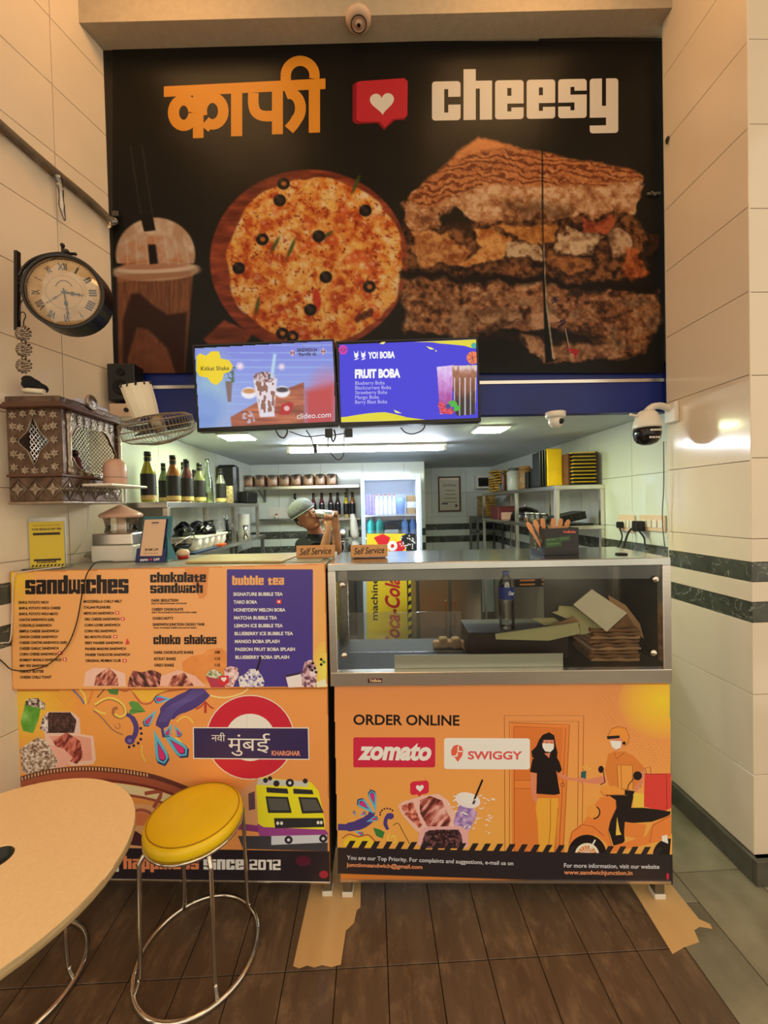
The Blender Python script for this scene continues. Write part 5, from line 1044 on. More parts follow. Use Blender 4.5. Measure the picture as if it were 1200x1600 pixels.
m = MB(); p = P(98, 391, 1.52)-c; m.tube([p+Vector((0, 0, -.03)), p+Vector((0, 0, .012))], .005, 6); m.ball(p+Vector((0, 0, .018)), .008, 8, 6); m.build('finial', iron, br)
t = thing('rosette_garland', 'three silver spiral rosettes hanging in a chain below the clock bracket', 'ornament', tuple(P(37, 490, 1.50)))
c = Vector(t.location); m = MB(); m.tube(bez([P(x, y, 1.51)-c for x, y in ((31, 502), (31, 490), (37, 488), (40, 494), (37, 502), (37, 514))], 4), .002, 5); m.build('hook', iron, t)
for k, (x, y) in enumerate(((38, 522), (39, 547), (39, 572))):
    p = P(x, y, 1.50)-c; m = MB()
    for j in range(12):
        a = j*math.pi/6; m.tube(bez([p+Vector((.004*math.cos(a), -.004, .004*math.sin(a))), p+Vector((.016*math.cos(a+.35), -.014, .016*math.sin(a+.35))), p+Vector((.027*math.cos(a+.8), -.002, .027*math.sin(a+.8)))], 3), .0042, 5)
    m.ball(p+Vector((0, -.006, 0)), .006, 8, 6); m.build('rosette', material('tarnished_silver', (150, 136, 120), .25, .95), t)

# household shrine
SX0, SX1, SY0, SY1, SZ0, SZ1 = -1.325, -1.136, 1.50, 1.85, 1.655, 1.905
sh = thing('shrine_cabinet', 'small embossed silver and brown wooden shrine fixed on the left wall', 'shrine', (SX0, SY0, 1.56))
o = Vector(sh.location)
def B(m, x0, x1, y0, y1, z0, z1): return m.box(x0-o.x, x1-o.x, y0-o.y, y1-o.y, z0-o.z, z1-o.z)
def WP(m, x1, y0, y1, z0, z1, e=0.):   # a slab whose back follows the slanting wall
    f = lambda y: max(SX0-e, lw(y)+.004); ys = [y0, (SX0-e+1.225-.004)/.31+2.0]; pts = [(x1, y0), (x1, y1), (f(y1), y1)]+([(SX0-e, ys[1])] if y0 < ys[1] < y1 else [])+[(f(y0), y0)]
    return m.prism([(x-o.x, y-o.y) for x, y in pts], z0-o.z, z1-o.z)
m = MB(); m.prism([(x-o.x, y-o.y) for x, y in ((-1.27, SY0+.07), (-1.27, SY1-.008), (lw(SY1-.008)+.001, SY1-.008), (lw(SY0+.07)+.001, SY0+.07))], 1.5655-o.z, SZ1-o.z); m.build('wall_block', material('dark_shrine_wood', (60, 40, 32), .6), sh)
m = MB(); WP(m, SX1, SY0, SY1, 1.565, SZ0); m.build('base', silver, sh, bevel=.002)
m = MB(); WP(m, SX1+.012, SY0-.012, SY1+.012, SZ0, SZ0+.010); m.build('ledge', wood_d, sh, bevel=.002)
m = MB(); WP(m, SX1+.01, SY0-.008, SY1+.008, 1.555, 1.565); m.build('ledge', silver_l, sh, bevel=.002)
# side facing the counter end: frame with a four-pointed opening
def fret(name, W_, H_, T, place, holes, parent):
    "panel with one opening, made as a ring strip between a rectangle and the hole outline"
    n = len(holes); out = []
    for hx, hz in holes:
        a = math.atan2(hz-H_/2, hx-W_/2); c_, s_ = math.cos(a), math.sin(a); k = min((W_/2)/abs(c_) if abs(c_) > 1e-6 else 9, (H_/2)/abs(s_) if abs(s_) > 1e-6 else 9); out.append((W_/2+c_*k, H_/2+s_*k))
    m = MB(); m.tf(place); vs = [(x, 0, z) for x, z in out]+[(x, 0, z) for x, z in holes]+[(x, T, z) for x, z in out]+[(x, T, z) for x, z in holes]; f = []
    for i in range(n): j = (i+1) % n; f += [(i, j, n+j, n+i), (2*n+j, 2*n+i, 3*n+i, 3*n+j), (n+i, n+j, 3*n+j, 3*n+i), (j, i, 2*n+i, 2*n+j)]
    m.add(vs, f); 
    for (cx, cz) in ((0, 0), (W_, 0), (W_, H_), (0, H_)):     # fill the corners
        near = sorted(range(n), key=lambda i: (out[i][0]-cx)**2+(out[i][1]-cz)**2)[:2]; i, j = near; m.add([(cx, 0, cz), (out[i][0], 0, out[i][1]), (out[j][0], 0, out[j][1]), (cx, T, cz), (out[i][0], T, out[i][1]), (out[j][0], T, out[j][1])], [(0, 1, 2), (5, 4, 3)])
    return m.build(name, silver, parent)
Wd, Ht = SX1-SX0, SZ1-SZ0-.01
star = []
for k in range(48):
    a = k*2*math.pi/48; r = .058*(1-.42*abs(math.sin(2*a))**.9); star.append((Wd/2+r*.95*math.cos(a), Ht/2+r*1.5*math.sin(a)))
pl_ = Matrix.Translation(Vector((0, 0, SZ0+.01-o.z))); sp = fret('side_panel', Wd, Ht, .008, pl_, star, sh)
arch = []
W2, = (SY1-SY0,)
for k in range(48):
    a = k*2*math.pi/48; r = 1+.10*abs(math.cos(3.0*a)) ; arch.append((W2/2+.125*r*math.cos(a)*(1 if math.sin(a) > 0 else 1.05), Ht*.44+.085*r*math.sin(a)*(1.1 if math.sin(a) > 0 else 1.05)))
pr_ = Matrix.Translation(Vector((Wd, 0, SZ0+.01-o.z))) @ Matrix.Rotation(math.pi/2, 4, 'Z'); fp = fret('front_panel', W2, Ht, .008, pr_, arch, sh)
m = MB()     # lattice back
for k in range(-14, 30):
    for sgn in (1, -1):
        y0 = SY0+.02+k*.018; z0 = SZ0+.012
        pts = []
        for t_ in (0, .225):
            pts.append((-1.262-o.x, y0+(t_ if sgn > 0 else -t_)*.9-o.y, z0+t_-o.z))
        (ya, za), (yb, zb) = (pts[0][1], pts[0][2]), (pts[1][1], pts[1][2]); lo, hi = .02, W2-.02
        if max(ya, yb) < lo or min(ya, yb) > hi: continue
        f = lambda y: za+(zb-za)*(y-ya)/(yb-ya)
        y1_, y2_ = (max(min(ya, yb), lo), min(max(ya, yb), hi)); m.bar((pts[0][0], y1_, f(y1_)), (pts[0][0], y2_, f(y2_)), .0022)
m.build('lattice_back', silver_l, sh, kind='stuff')
m = MB()
for k in range(-8, 24):
    for sgn in (1, -1):
        x0 = .0+k*.016; xa, xb = x0, x0+sgn*.2
        lo, hi = .01, Wd-.01
        if max(xa, xb) < lo or min(xa, xb) > hi: continue
        za, zb = SZ0+.012-o.z, SZ0+.232-o.z; f = lambda x: za+(zb-za)*(x-xa)/(xb-xa); q1, q2 = max(min(xa, xb), lo), min(max(xa, xb), hi); m.bar((q1, W2-.012, f(q1)), (q2, W2-.012, f(q2)), .002)
m.build('lattice_side', silver_l, sh, kind='stuff')
# roof, crest, columns
m = MB(); WP(m, SX1+.035, SY0-.03, SY1+.035, SZ1, SZ1+.012, .012); WP(m, SX1+.022, SY0-.018, SY1+.02, SZ1+.012, SZ1+.022); m.build('roof', wood_d, sh, bevel=.003)
m = MB(); WP(m, SX1+.006, SY0-.006, SY1+.006, SZ1+.022, SZ1+.045); m.build('roof_parapet', silver, sh, bevel=.002)
m = MB(); m.tf(Matrix.Translation(Vector((Wd+.008, W2*.45, SZ1+.06-o.z))) @ Matrix.Rotation(math.pi/2, 4, 'Y')); m.lathe([(.0, .010), (.014, .009), (.018, .006), (.022, .008), (.030, .006), (.032, 0), (0, 0)], n=24); cr_ = m.build('crest_medallion', silver_l, sh)
m = MB(); m.tf(Matrix.Translation(Vector((Wd+.004, 0, SZ1+.045-o.z))) @ Matrix.Rotation(math.pi/2, 4, 'Z') @ Matrix.Rotation(math.pi/2, 4, 'X'))
m.prism([(W2*.14, 0), (W2*.2, .012), (W2*.3, .014), (W2*.36, .028), (W2*.54, .028), (W2*.6, .014), (W2*.72, .012), (W2*.78, 0)], -.004, .004); m.build('crest', material('painted_crest', (184, 176, 180), .4), sh)
m = MB(); B(m, SX1-.009, SX1+.0085, SY0-.0005, SY0+.016, SZ0+.011, SZ1-.0005); m.build('corner_post', silver, sh)
for yy in (SY0+.03, SY1-.02):
    m = MB(); x = SX1+.008-o.x; pr = [(.012, 0), (.012, .02), (.007, .025), (.010, .045), (.006, .055), (.009, .075), (.009, .15), (.006, .16), (.011, .175), (.006, .19), (.010, .20), (.012, .215), (.012, .24)]
    m.lathe([(r, z+SZ0+.01-o.z-.0) for r, z in pr], (x, yy-o.y, 0), n=12); m.build('column', silver_l, sh)
# raised ornament on base, side and front: rows of four-petal flowers in diamonds
def flower(m, M, r, n=4):
    for k in range(n):
        a = k*2*math.pi/n; 
        m.tf(M @ Matrix.Rotation(a, 4, 'Y')); m.add([(0, -.001, 0), (r*.28, -.003, r*.45), (0, -.0015, r), (-r*.28, -.003, r*.45), (0, -.0045, r*.45)], [(0, 4, 1), (1, 4, 2), (2, 4, 3), (3, 4, 0)], True)
    m.tf(M); m.ball((0, -.002, 0), r*.18, 6, 4)
def diamond(m, M, w, h, t_=.0016):
    m.tf(M); pts = [(0, -.002, h), (w, -.002, 0), (0, -.002, -h), (-w, -.002, 0)]; m.tube(pts, t_, 4, closed=True)
m = MB(); zc_ = (1.565+SZ0)/2-o.z
for k in range(3):
    M_ = Matrix.Translation(Vector((Wd*(k+.5)/3, 0, zc_))); flower(m, M_, .024); diamond(m, M_, .030, .038); flower(m, M_ @ Matrix.Rotation(math.pi/4, 4, 'Y'), .013)
for k in range(5):
    M_ = Matrix.Translation(Vector((Wd, W2*(k+.5)/5, zc_))) @ Matrix.Rotation(math.pi/2, 4, 'Z'); flower(m, M_, .026); diamond(m, M_, .033, .038)
m.tf(); m.build('base_ornament', silver_l, sh)
m = MB()
for (x, z) in [(.022, .03), (.022, .08), (.022, .13), (.022, .18), (.022, .22), (Wd-.022, .03), (Wd-.022, .08), (Wd-.022, .13), (Wd-.022, .18), (Wd-.022, .22), (.06, .018), (Wd/2, .016), (Wd-.06, .018), (.06, .226), (Wd/2, .23), (Wd-.06, .226), (.048, .07), (Wd-.048, .07), (.048, .175), (Wd-.048, .175)]:
    M_ = Matrix.Translation(Vector((x, 0, z+SZ0+.006-o.z))); flower(m, M_, .017, 6)
m.tf(); c_ = [(x, -.001, z+SZ0+.01-o.z) for x, z in star]; m.tube(c_, .0022, 5, closed=True)
m.build('side_ornament', silver_l, sh)
m = MB()
for k in range(9):
    for z in (.018, .215, .235):
        if z > .2 or k in (0, 8) or z < .02: M_ = Matrix.Translation(Vector((Wd, W2*(k+.5)/9, z+SZ0-o.z))) @ Matrix.Rotation(math.pi/2, 4, 'Z'); flower(m, M_, .015, 5)
m.tf(); m.tube([(Wd+.001, y, z+SZ0+.01-o.z) for y, z in arch], .0026, 5, closed=True); m.build('front_ornament', silver_l, sh)
# little figure and lamp in the shrine
t = thing('shrine_idol', 'small draped dark red figure with a silver wand inside the shrine', 'figurine', (-1.215, 1.68, SZ0+.0105))
m = MB(); m.lathe([(.035, 0), (.032, .02), (.022, .05), (.017, .08), (.008, .088)], n=12); m.build('robe', material('maroon_cloth', (84, 26, 30), .8, bump=.4), t)
m = MB(); m.ball((0, 0, .10), .014, 10, 8); m.build('head', material('dark_bronze', (70, 44, 30), .35, .8), t); m = MB(); m.bar((.02, -.02, .01), (-.01, -.05, .13), .004); m.build('wand', silver_l, t)
t = thing('oil_lamp', 'tiny green and brass oil lamp in front of the shrine figure', 'lamp', (-1.165, 1.62, SZ0+.0105)); m = MB(); m.lathe([(.015, 0), (.006, .006), (.006, .012), (.018, .02), (.02, .026), (.0, .022)], n=12); m.build('bowl', material('green_enamel', (70, 96, 64), .3), t)
# tray and dome beside it
t = thing('wall_shelf', 'thin white shelf sticking out beside the shrine', 'shelf', (-1.123, 1.58, 1.622)); m = MB(); m.box(0, .115, 0, .25, 0, .010); m.build('board', white_pl, t, bevel=.004, seg=2); m = MB(); m.bar((.02, .24, -.06), (.02, .24, -.001), .008); m.build('bracket', white_pl, t)
t = thing('dome_lamp', 'pale pink domed lamp standing on the thin white wall shelf', 'lamp', (-1.068, 1.70, 1.6325)); m = MB(); m.lathe([(.040, 0), (.043, .004), (.043, .07), (.039, .088), (.028, .102), (.012, .109), (0, .11)], n=24); m.build('shade', pink_pl, t); m = MB(); m.lathe([(.0435, .028), (.0438, .030), (.0435, .032)], n=24, closed=True); m.build('seam', material('grey_seam', (150, 120, 100), .5), t)
# dark bundle on the roof
t = thing('cloth_bundle', 'dark knotted cloth bundle lying on the shrine roof against the wall', 'bundle', tuple(P(50, 606, 1.56))); m = MB()
for q in ((0, 0, .012, .03), (.02, .01, .0, .026), (-.012, 0, .03, .02), (.035, 0, -.01, .016)): m.ball(q[:3], q[3], 10, 7, (1.1, 1, .8))
m.build('cloth', cloth_b, t); m = MB(); m.tube([(-.03, 0, -.01), (.0, -.02, -.016), (.06, -.02, -.022)], .010, 6); m.build('paper_roll', paper_w, t)
# switch box and speaker on the beam
p = P(186, 641, 1.90); t = thing('junction_box', 'cream electrical box with a black knob above the wall fan', 'electrical box', (p.x, 1.90, p.z)); m = MB(); m.box(-.045, .055, 0, .08, -.032, .032); m.build('housing', cream_pl, t, bevel=.004, seg=2); m = MB(); m.cyl((.035, -.008, 0), (.035, -.0005, 0), .010, n=12); m.build('knob', black_pl, t)
p = P(197, 602, 1.94); t = thing('loudspeaker', 'small black loudspeaker on the blue beam left of the televisions', 'speaker', (p.x, 1.90, p.z-.08)); m = MB(); m.box(-.062, .062, 0, .085, 0, .17); m.build('cabinet', black_pl, t, bevel=.003)
for z, r in ((.06, .036), (.13, .018)):
    m = MB(); m.tf(Matrix.Translation((0, -.0005, z)) @ Matrix.Rotation(math.pi/2, 4, 'X')); m.lathe([(0, .001), (r*.3, .004), (r*.5, .002), (r*.85, .006), (r, .006), (r*1.02, 0)], n=20); m.build('driver', black_matte, t)

# wall fan, tipped to face down, its motor wrapped in white
pc = P(247, 668, 1.62); fn = thing('wall_fan', 'grey caged wall fan tipped downwards with a white paper-wrapped motor', 'fan', tuple(pc), (math.radians(16), math.radians(-9), 0))
FR = .135; m = MB()
for r, z in ((FR, 0), (FR, -.028), (.05, -.06), (FR, .028), (.05, .05)): m.tube([(r*math.cos(a), r*math.sin(a), z) for a in [i*2*math.pi/40 for i in range(40)]], .0022 if r > .1 else .0016, 5, closed=True)
m.build('cage_ring', material('grey_fan_wire', (150, 136, 116), .4, .6), fn)
wire = MATS['grey_fan_wire']; m = MB()
for k in range(60):
    a = k*math.pi/30; c_, s_ = math.cos(a), math.sin(a); m.tube([(.05*c_, .05*s_, -.06), (.11*c_, .11*s_, -.045), (FR*c_, FR*s_, -.028), (FR*c_, FR*s_, .028), (.11*c_, .11*s_, .042), (.05*c_, .05*s_, .05)], .0009, 3)
m.build('cage_wire', wire, fn, kind='stuff')
for k in range(3):
    m = MB(); a0 = k*2*math.pi/3; vs = []
    for i in range(7):
        r = .03+.095*i/6
        for j in range(5): a = a0+(-.1+.75*j/4)*(.7+.5*i/6); vs.append((r*math.cos(a), r*math.sin(a), .018-.036*j/4))
    m.add(vs, [(i*5+j, i*5+j+1, (i+1)*5+j+1, (i+1)*5+j) for i in range(6) for j in range(4)], True); bl = m.build('blade', material('smoky_blade', (60, 58, 66), .3), fn); s_ = bl.modifiers.new('thick', 'SOLIDIFY'); s_.thickness = .002
m = MB(); m.lathe([(0, -.066), (.03, -.066), (.048, -.062), (.05, -.055), (0, -.055)], n=20); m.build('front_badge', wire, fn)
m = MB(); m.lathe([(.0, -.02), (.028, -.018), (.03, .045), (0, .045)], n=16); m.build('hub', wire, fn)
m = MB(); pr = []; n = 22
for zz, r in ((.05, .046), (.09, .050), (.13, .052), (.165, .053)): pr.append([((r+(.0012 if k % 2 else 0))*math.cos(k*2*math.pi/n)-.03, (r+(.0012 if k % 2 else 0))*math.sin(k*2*math.pi/n)+.0, zz+(.008*(k % 2) if zz > .16 else 0)) for k in range(n)])
m.rings(pr, True, True, False); m.build('motor_wrap', paper_w, fn)
m = MB()
for k in range(n//2): a = k*4*math.pi/n; m.bar((.056*math.cos(a)-.03, .056*math.sin(a), .165), (.05*math.cos(a+.12)-.03, .05*math.sin(a+.12), .178), .005)
m.build('wrap_tie', black_pl, fn)
m = MB(); m.tube(bez([(-.03, .05, .12), (-.08, .12, .1), (-.12, .2, .05), (-.13, .26, .0)], 4), .012, 8); m.build('wall_arm', white_pl, fn)

# ================================================================== THINGS ON THE LEFT COUNTER
TZ = 1.3025
def at_top(x, y, z=TZ): return PZ(x, y, z)
q = at_top(172, 879); dp = thing('drink_dispenser', 'squat dispenser with pale pink cone lid, clear bowl and white base', 'dispenser', (q.x+.012, q.y+.068, TZ))
m = MB(); m.box(-.095, .085, -.065, .065, .001, .072); m.build('base', white_pl, dp, bevel=.008, seg=3); m = MB(); m.box(-.092, .082, -.062, .062, .0725, .125); m.build('steel_band', steel, dp, bevel=.006, seg=2)
m = MB(); m.lathe([(.062, .126), (.066, .13), (.060, .15), (.066, .182), (.07, .19)], n=28, closed=True); m.build('bowl', glass_clear, dp); m = MB(); m.lathe([(.018, .126), (.018, .19), (0, .19)], n=14); m.build('core', cream_pl, dp)
m = MB(); m.lathe([(0, .249), (.012, .246), (.03, .236), (.078, .210), (.084, .204), (.084, .196), (.078, .191), (0, .191)], n=32); m.build('lid', pink_pl, dp)
t = thing('glass_tumbler', 'tall clear plastic tumbler between the dispenser and the payment stand', 'cup', (q.x+.134, q.y+.09, TZ)); m = MB(); m.lathe([(.026, .001), (.03, .13)], n=18, closed=True); m.lathe([(0, .001), (.026, .001)], n=18, closed=True); m.build('wall', plastic_clear, t)
q = at_top(236, 880); ps = thing('payment_stand', 'blue and teal payment stand with a cream card leaning back', 'sign', (q.x, q.y, TZ+.002), (0, 0, math.radians(-6)))
tl = Matrix.Rotation(math.radians(-14), 4, 'X'); m = MB(); m.tf(tl); m.box(-.072, .058, 0, .008, .001, .062); m.build('stand_front', navy_p, ps, bevel=.002); m = MB(); m.tf(tl); m.box(-.066, .066, .009, .014, .002, .20); m.build('back_plate', teal_p, ps, bevel=.002)
m = MB(); m.tf(tl); m.box(-.056, .046, .001, .0085, .0625, .185); m.build('card_board', navy_p, ps); m = MB(); m.add([(.066, .012, .01), (.066, .08, .0015), (.066, .012, .12), (.060, .012, .01), (.060, .08, .0015), (.060, .012, .12)], [(0, 1, 2), (5, 4, 3), (0, 3, 4, 1), (1, 4, 5, 2)]); m.build('side_wing', teal_p, ps)
W_ = mworld(ps) @ tl; n_ = W_.to_3x3() @ Vector((0, -1, 0)); o_ = W_ @ Vector((0, -.001, 0)); A = Art(ps, o_, n_, base=0, direct=(tuple(o_), tuple(W_.to_3x3() @ Vector((1, 0, 0))), tuple(W_.to_3x3() @ Vector((0, 0, -1)))))
A.poly(rrect(-.052, -.184, .044, -.028, .004), (222, 184, 150)); A.text('paytm', -.018, .014, -.167, .007, (34, 40, 110), bold=.06); A.text('Accepted here', -.014, .010, -.158, .0025, (60, 50, 70)); A.text('BHIM UPI', -.034, .026, -.05, .010, (50, 40, 50), bold=.03, shear=.2); A.text('pay to the shop', -.036, .026, -.038, .004, (60, 40, 40), bold=.02)
A.text('paytm', -.048, -.014, -.009, .009, (226, 222, 236), bold=.06); heart(A, -.002, -.013, .006, (210, 50, 70)); A.text('UPI', .010, .036, -.009, .009, (226, 222, 236), bold=.05, shear=.2); A.build('card_print', print_paper)
q = at_top(68, 889); yh = thing('notice_holder', 'clear upright holder with a yellow printed notice at the left counter end', 'sign', (q.x+.01, q.y+.012, TZ), (0, 0, math.radians(8)))
m = MB(); m.box(-.075, .065, .003, .006, .006, .20); m.box(-.075, .065, -.03, .04, .0005, .005); m.build('acrylic', plastic_clear, yh)
m = MB(); m.box(-.064, .058, .0, .001, .006, .185); m.build('sheet', paper_w, yh)
W_ = mworld(yh); o_ = W_ @ Vector((0, -.0002, 0)); A = Art(yh, o_, W_.to_3x3() @ Vector((0, -1, 0)), base=0, direct=(tuple(o_), tuple(W_.to_3x3() @ Vector((1, 0, 0))), tuple(W_.to_3x3() @ Vector((0, 0, -1)))))
A.rect(-.064, -.185, .058, -.006, (216, 190, 60)); A.text('SANDWICH JUNCTION', -.05, .045, -.168, .005, (70, 50, 30)); A.text('YOUR FEEDBACK MATTERS', -.055, .05, -.152, .007, (60, 40, 30), bold=.05); A.rect(-.05, -.142, .045, -.132, (50, 36, 30)); A.rect(-.05, -.038, .045, -.03, (50, 36, 30)); A.text('KHARGHAR', -.04, .03, -.022, .008, (60, 40, 30), bold=.05)
for k in range(9): A.poly([(-.06+k*.013, -.008), (-.053+k*.013, -.008), (-.048+k*.013, -.016), (-.055+k*.013, -.016)], (40, 30, 30))
A.build('notice_print', print_paper)
q = at_top(116, 878); t = thing('plastic_bag', 'crumpled clear plastic bag behind the yellow notice', 'bag', (q.x, q.y+.06, TZ)); m = MB(); rs = random.Random(5); rr_ = []
for i in range(7): rr_.append([((.085*math.sin(.4+i*.38)+rs.uniform(-.008, .008))*math.cos(k*2*math.pi/16), (.05*math.sin(.4+i*.38)+rs.uniform(-.006, .006))*math.sin(k*2*math.pi/16), .001+.042*i/6+rs.uniform(-.0, .004)) for k in range(16)])
m.rings(rr_, True, True); m.build('film', material('hazy_film', (176, 160, 120), .3, alpha=.55), t)
a, b, c_, d = at_top(290, 881), at_top(440, 880), at_top(470, 868), at_top(330, 869); z0, z1 = TZ+.0005, TZ+.009
m = MB(); m.add([(p.x, p.y, z) for z in (z0, z1) for p in (a, b, c_, d)], [(0, 3, 2, 1), (4, 5, 6, 7), (0, 1, 5, 4), (1, 2, 6, 5), (2, 3, 7, 6), (3, 0, 4, 7)]); tag(m.build('wooden_board', material('worn_tan_board', (190, 166, 104), .5, noise=.25, nscale=14, stretch=(1, 6, 1)), bevel=.002), 'flat tan wooden board lying on the menu counter top', 'board')
a, b, c_, d = at_top(445, 879, TZ), at_top(500, 878, TZ), at_top(512, 868, TZ), at_top(472, 868, TZ); m = MB(); m.add([(p.x, p.y, z) for z in (TZ+.0005, TZ+.003) for p in (a, b, c_, d)], [(0, 3, 2, 1), (4, 5, 6, 7), (0, 1, 5, 4), (1, 2, 6, 5), (2, 3, 7, 6), (3, 0, 4, 7)]); tag(m.build('plastic_sheet', material('pale_plastic_sheet', (176, 186, 170), .25)), 'pale glossy plastic sheet right of the tan board', 'sheet')
# toy-like red and cream cup behind the stand
q = at_top(276, 876); t = thing('paper_cup', 'short red and cream cup lying behind the payment stand', 'cup', (q.x, q.y+.06, TZ)); m = MB(); m.lathe([(.022, .001), (.026, .016)], n=14); m.build('red_band', red_p, t); m = MB(); m.lathe([(.026, .0165), (.028, .03), (.02, .04), (0, .042)], n=14); m.build('dome_lid', cream_pl, t)
# black cable drooping over the menu
def onmenu(x, y, off=.02):
    n = np.array(npv2); p = np.array(cpt2(-.012))+n*off; r = _ray(x, y); return Vector(CO+r*((p-CO).dot(n)/r.dot(n)))
cab = [at_top(171, 878, TZ+.010)+Vector((0, .02, 0)), onmenu(152, 878, .005), onmenu(140, 890), onmenu(134, 902, .012), onmenu(128, 930, .01), onmenu(120, 972, .01), onmenu(108, 1004, .01), onmenu(92, 1024, .01), onmenu(70, 1041, .01), onmenu(40, 1048, .012), onmenu(18, 1046, .016), onmenu(6, 1036, .03), onmenu(-8, 1024, .05)]
m = MB(); m.tube(bez(cab, 6), .0021, 6); m.build_in('power_cable', black_pl, dp, label='thin black cable looping down over the menu print')
m = MB(); m.tube(bez([at_top(95, 886, TZ+.012), onmenu(40, 893, .006), onmenu(22, 902, .008), onmenu(19, 960, .006), onmenu(16, 1000, .012), onmenu(8, 1004, .03), onmenu(-6, 1006, .05)], 6), .002, 6); tag(m.build('white_cable', white_pl), 'thin white cable hanging at the left end of the menu', 'cable')
m = MB(); m.tube(bez([P(138, 790, 1.72), P(136, 830, 1.74), P(120, 860, 1.74), at_top(96, 876, TZ+.006)+Vector((0, .02, 0))], 6), .003, 6); tag(m.build('white_cable', white_pl), 'white cable curving down the wall behind the yellow notice', 'cable')

# ================================================================== THINGS ON THE DISPLAY COUNTER
for k, (x0, x1, y0, y1) in enumerate(((463, 523, 853, 873), (548, 606, 852, 872))):
    p = at_top((x0+x1)/2, y1, TZ+.001); s_ = p.y/620; w, h_ = (x1-x0)*s_, (y1-y0)*s_
    t = thing('counter_sign', ('left', 'right')[k]+' light wood Self Service sign on the counter', 'sign', (p.x, p.y, TZ+.0035), (math.radians(-5), 0, math.radians(-1.5)))
    m = MB(); m.box(-w/2, w/2, 0, .012, .001, h_); m.build('plaque', wood_sign, t, bevel=.002); m = MB(); m.box(-w/2+.01, w/2-.01, .0125, .035, .001, .012); m.build('foot', wood_sign, t)
    W_ = mworld(t); o_ = W_ @ Vector((0, -.0004, 0)); A = Art(t, o_, W_.to_3x3() @ Vector((0, -1, 0)), base=0, direct=(tuple(o_), tuple(W_.to_3x3() @ Vector((1, 0, 0))), tuple(W_.to_3x3() @ Vector((0, 0, -1)))))
    A.text('Self Service', -w*.41, w*.41, -h_*.27, h_*.50, (20, 14, 12), shear=.25, bold=.015, slope=-.02); A.build('lettering', print_paper)
q = at_top(851, 868, 1.3035); q2 = at_top(911, 868, 1.3035); bx = thing('cutlery_box', 'black open box with green print holding wooden spoons on the counter', 'box', (q.x, q.y, 1.3035)); bw = q2.x-q.x; bd = .15; bh = .108
for nm, g in (('wall', (0, bw, 0, .004)), ('wall', (0, bw, bd-.004, bd)), ('wall', (0, .004, .0045, bd-.0045)), ('wall', (bw-.004, bw, .0045, bd-.0045))): m = MB(); m.box(g[0], g[1], g[2], g[3], .0005, bh); m.build(nm, boba_black, bx)
m = MB(); m.box(.0045, bw-.0045, .0045, bd-.0045, .001, .004); m.build('bottom', boba_black, bx)
o_ = Vector((q.x, q.y-.0005, 1.3035)); A = Art(bx, o_, (0, -1, 0), base=0, direct=(tuple(o_), (1, 0, 0), (0, 0, -1)))
A.text('YoiBoba', .075, .128, -.088, .009, (206, 92, 70), bold=.05); A.poly([(.004, -.066), (.105, -.078), (.105, -.058), (.07, -.054), (.07, -.036), (.004, -.030)], (38, 72, 36))
for k in range(2): A.text(('SPOON  *  STRAW', 'TISSUE BOX')[k], .01, (.098, .062)[k], -.060+k*.018, .006, (120, 160, 90), slope=-.05)
A.build('box_print', print_matte); o_ = Vector((q.x-.0005, q.y, 1.3035)); A = Art(bx, o_, (-1, 0, 0), base=0, direct=(tuple(o_), (0, -1, 0), (0, 0, -1)))
rs = random.Random(9)
for k in range(26): x, y = -rs.uniform(.03, .14), -rs.uniform(.02, .085); A.line([(x, y), (x+rs.uniform(-.014, .014), y+rs.uniform(-.014, .014))], .0025, (90, 120, 80) if k % 2 else (170, 170, 140))
A.build('side_print', print_matte)
for k in range(6):
    t = thing('wooden_spoon', 'thin wooden spoon in the black box, %s of six from the left' % ('leftmost', 'second', 'third', 'fourth', 'fifth', 'rightmost')[k], 'spoon', (q.x+.015+.012*k, q.y+.035+.01*(k % 3), 1.309), (math.radians(-8+4*k), math.radians(-26+14*k*.6), 0), group='wooden spoons in the black box')
    m = MB(); m.tf(Matrix.Rotation(math.pi/2, 4, 'X')); m.prism([(-.004, 0), (.004, 0), (.0055, .09), (.0085, .105), (.010, .125), (.007, .14), (0, .144), (-.007, .14), (-.010, .125), (-.0085, .105), (-.0055, .09)], -.001, .001); m.build('blade', material('birch_spoon', (206, 142, 90), .6), t)
t = thing('paper_napkins', 'stack of brown paper sachets in the right half of the black box', 'napkins', (q.x+bw*.72, q.y+.09, 1.3085)); m = MB(); rs = random.Random(2)
for k in range(7): x = -.030+k*.009; m.box(x, x+.006, -.03+rs.uniform(-.004, .004), .035, .0, .103+rs.uniform(-.004, .006))
m.build('sachets', kraft, t)
for k, (x, y) in enumerate(((838, 857), (846, 861), (818, 864))):
    pass
p = at_top(985, 868, TZ+.001); t = thing('black_puck', 'small flat black rubber puck at the right end of the steel top', 'puck', (p.x-.01, p.y+.04, TZ+.0008)); m = MB(); m.lathe([(.022, 0), (.022, .005), (0, .006)], n=18); m.build('disc', rubber, t)

